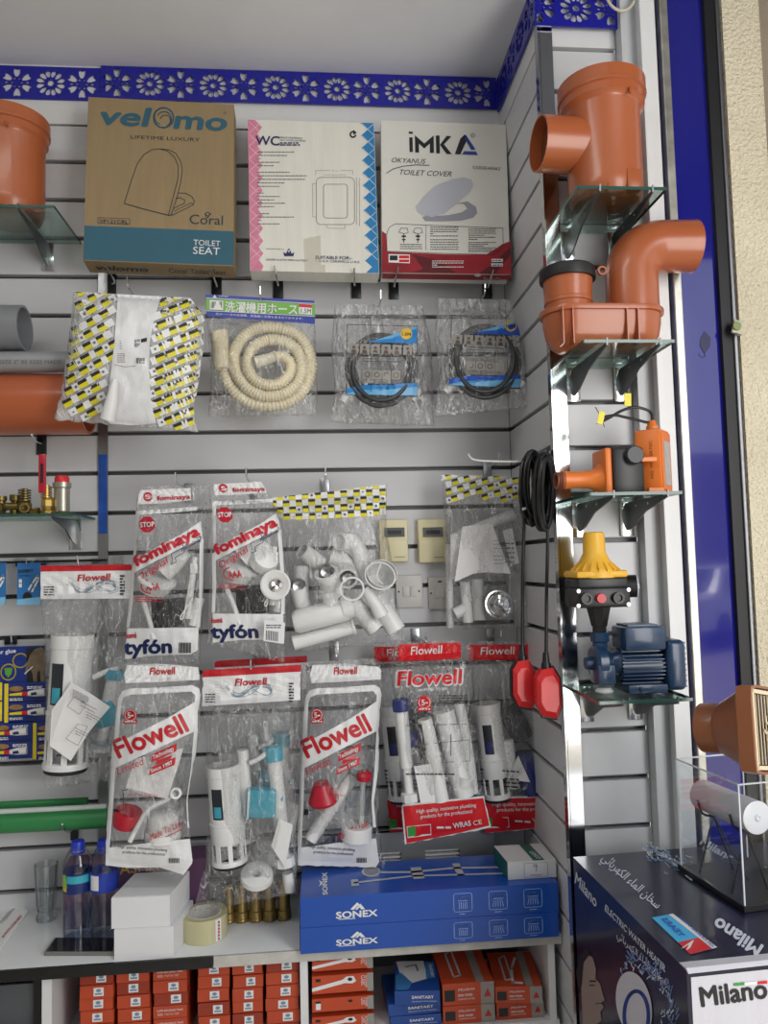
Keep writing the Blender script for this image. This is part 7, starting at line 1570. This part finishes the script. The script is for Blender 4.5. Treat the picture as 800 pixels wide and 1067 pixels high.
d = Decal(T_, mat('print_tap_white', (216, 218, 222), .3), g, 'shower_picture', .001); d.line([(40, 90), (46, 50), (60, 20)], 6); d.line([(40, 90), (60, 92)], 6); d.build()
# ================================================================ parked car on the street, seen only as a reflection in the blue door
g = thing('parked_car', 'white saloon car parked on the street, mirrored in the blue door', 'car')
CW = mat('car_white', (226, 228, 232), .2, coat=.8); CGL = mat('car_glass', (26, 30, 36), .05, coat=.6)
Mc = Matrix.Translation((7.6, -13.2, 0)) @ Matrix.Rotation(math.radians(-38), 4, 'Z')
prof = [(-2.2, .35), (-2.25, .62), (-2.15, .86), (-1.55, .98), (-.95, 1.36), (-.3, 1.46), (.5, 1.42), (1.15, 1.02), (1.95, .88), (2.2, .68), (2.22, .35)]
mb = MB(); n = len(prof)
lay = [(.62, .9), (.82, 1), (.86, 1), (-.86, 1), (-.82, 1), (-.62, .9)]
vs = []
for y, k in ((-.84, 0), (-.80, .0), (.80, 0), (.84, 0)):
    inn = abs(y) > .82
    for x, z in prof:
        tuck = max(0, z - .95) * .45
        vs.append((x * (.985 if inn else 1), math.copysign(abs(y) - tuck, y), z * (.985 if inn else 1)))
fs = [(k * n + i, k * n + i + 1, (k + 1) * n + i + 1, (k + 1) * n + i) for k in range(3) for i in range(n - 1)] + [tuple(range(n)), tuple(3 * n + i for i in range(n))]
mb.add(vs, fs, Mc).build('car_body', CW, g, 30)
for s in (-1, 1):
    q = [(-1.35, .99), (-.92, 1.28), (-.32, 1.37), (.45, 1.33), (1.0, 1.02)]
    MB().add([(x, s * (.852 - max(0, z - .95) * .45), z) for x, z in q], [(0, 1, 2, 3, 4)], Mc).build('side_glass', CGL, g, 0)
    for x in (-1.4, 1.35):
        MB().lathe([(0, -.09), (.2, -.09), (.31, -.08), (.32, 0), (.31, .08), (.2, .09), (0, .09)], 24, Mc @ AX((x, s * .76, .32), (0, s, 0))).build('wheel', RUBBER, g)
    MB().box((-2.19, s * .6, .76), (.06, .34, .14), Mc, bev=.02).build('tail_lamp', REDF, g)
MB().add([(-1.60, -.62, .995), (-1.60, .62, .995), (-1.0, .56, 1.352), (-1.0, -.56, 1.352)], [(0, 1, 2, 3)], Mc @ Matrix.Translation((-.012, 0, .012))).build('rear_glass', CGL, g, 0)
MB().box((-2.25, 0, .5), (.08, 1.5, .16), Mc, bev=.03).build('bumper', CW, g)
struct('wall_opposite', MB().box((7, -19, 2.2), (24, .3, 4.4)), mat('opposite_facade', (176, 168, 152), .8, var=.15, vscale=1))
# ================================================================ put every thing's origin at its base
def tree_bounds(o, off=Vector()):
    lo = Vector((1e9,) * 3); hi = Vector((-1e9,) * 3)
    if o.type == 'MESH' and len(o.data.vertices):
        for c in o.bound_box:
            p = Vector(c) + off
            lo = Vector(map(min, lo, p)); hi = Vector(map(max, hi, p))
    for ch in o.children:
        a, b = tree_bounds(ch, off + ch.location); lo = Vector(map(min, lo, a)); hi = Vector(map(max, hi, b))
    return lo, hi
for o in ROOTS:
    if o.type != 'EMPTY' or o.rotation_euler.z: continue
    lo, hi = tree_bounds(o)
    if lo.x > 1e8: continue
    base = Vector(((lo.x + hi.x) / 2, (lo.y + hi.y) / 2, lo.z)); o.location = o.location + base
    for ch in o.children: ch.location = ch.location - base
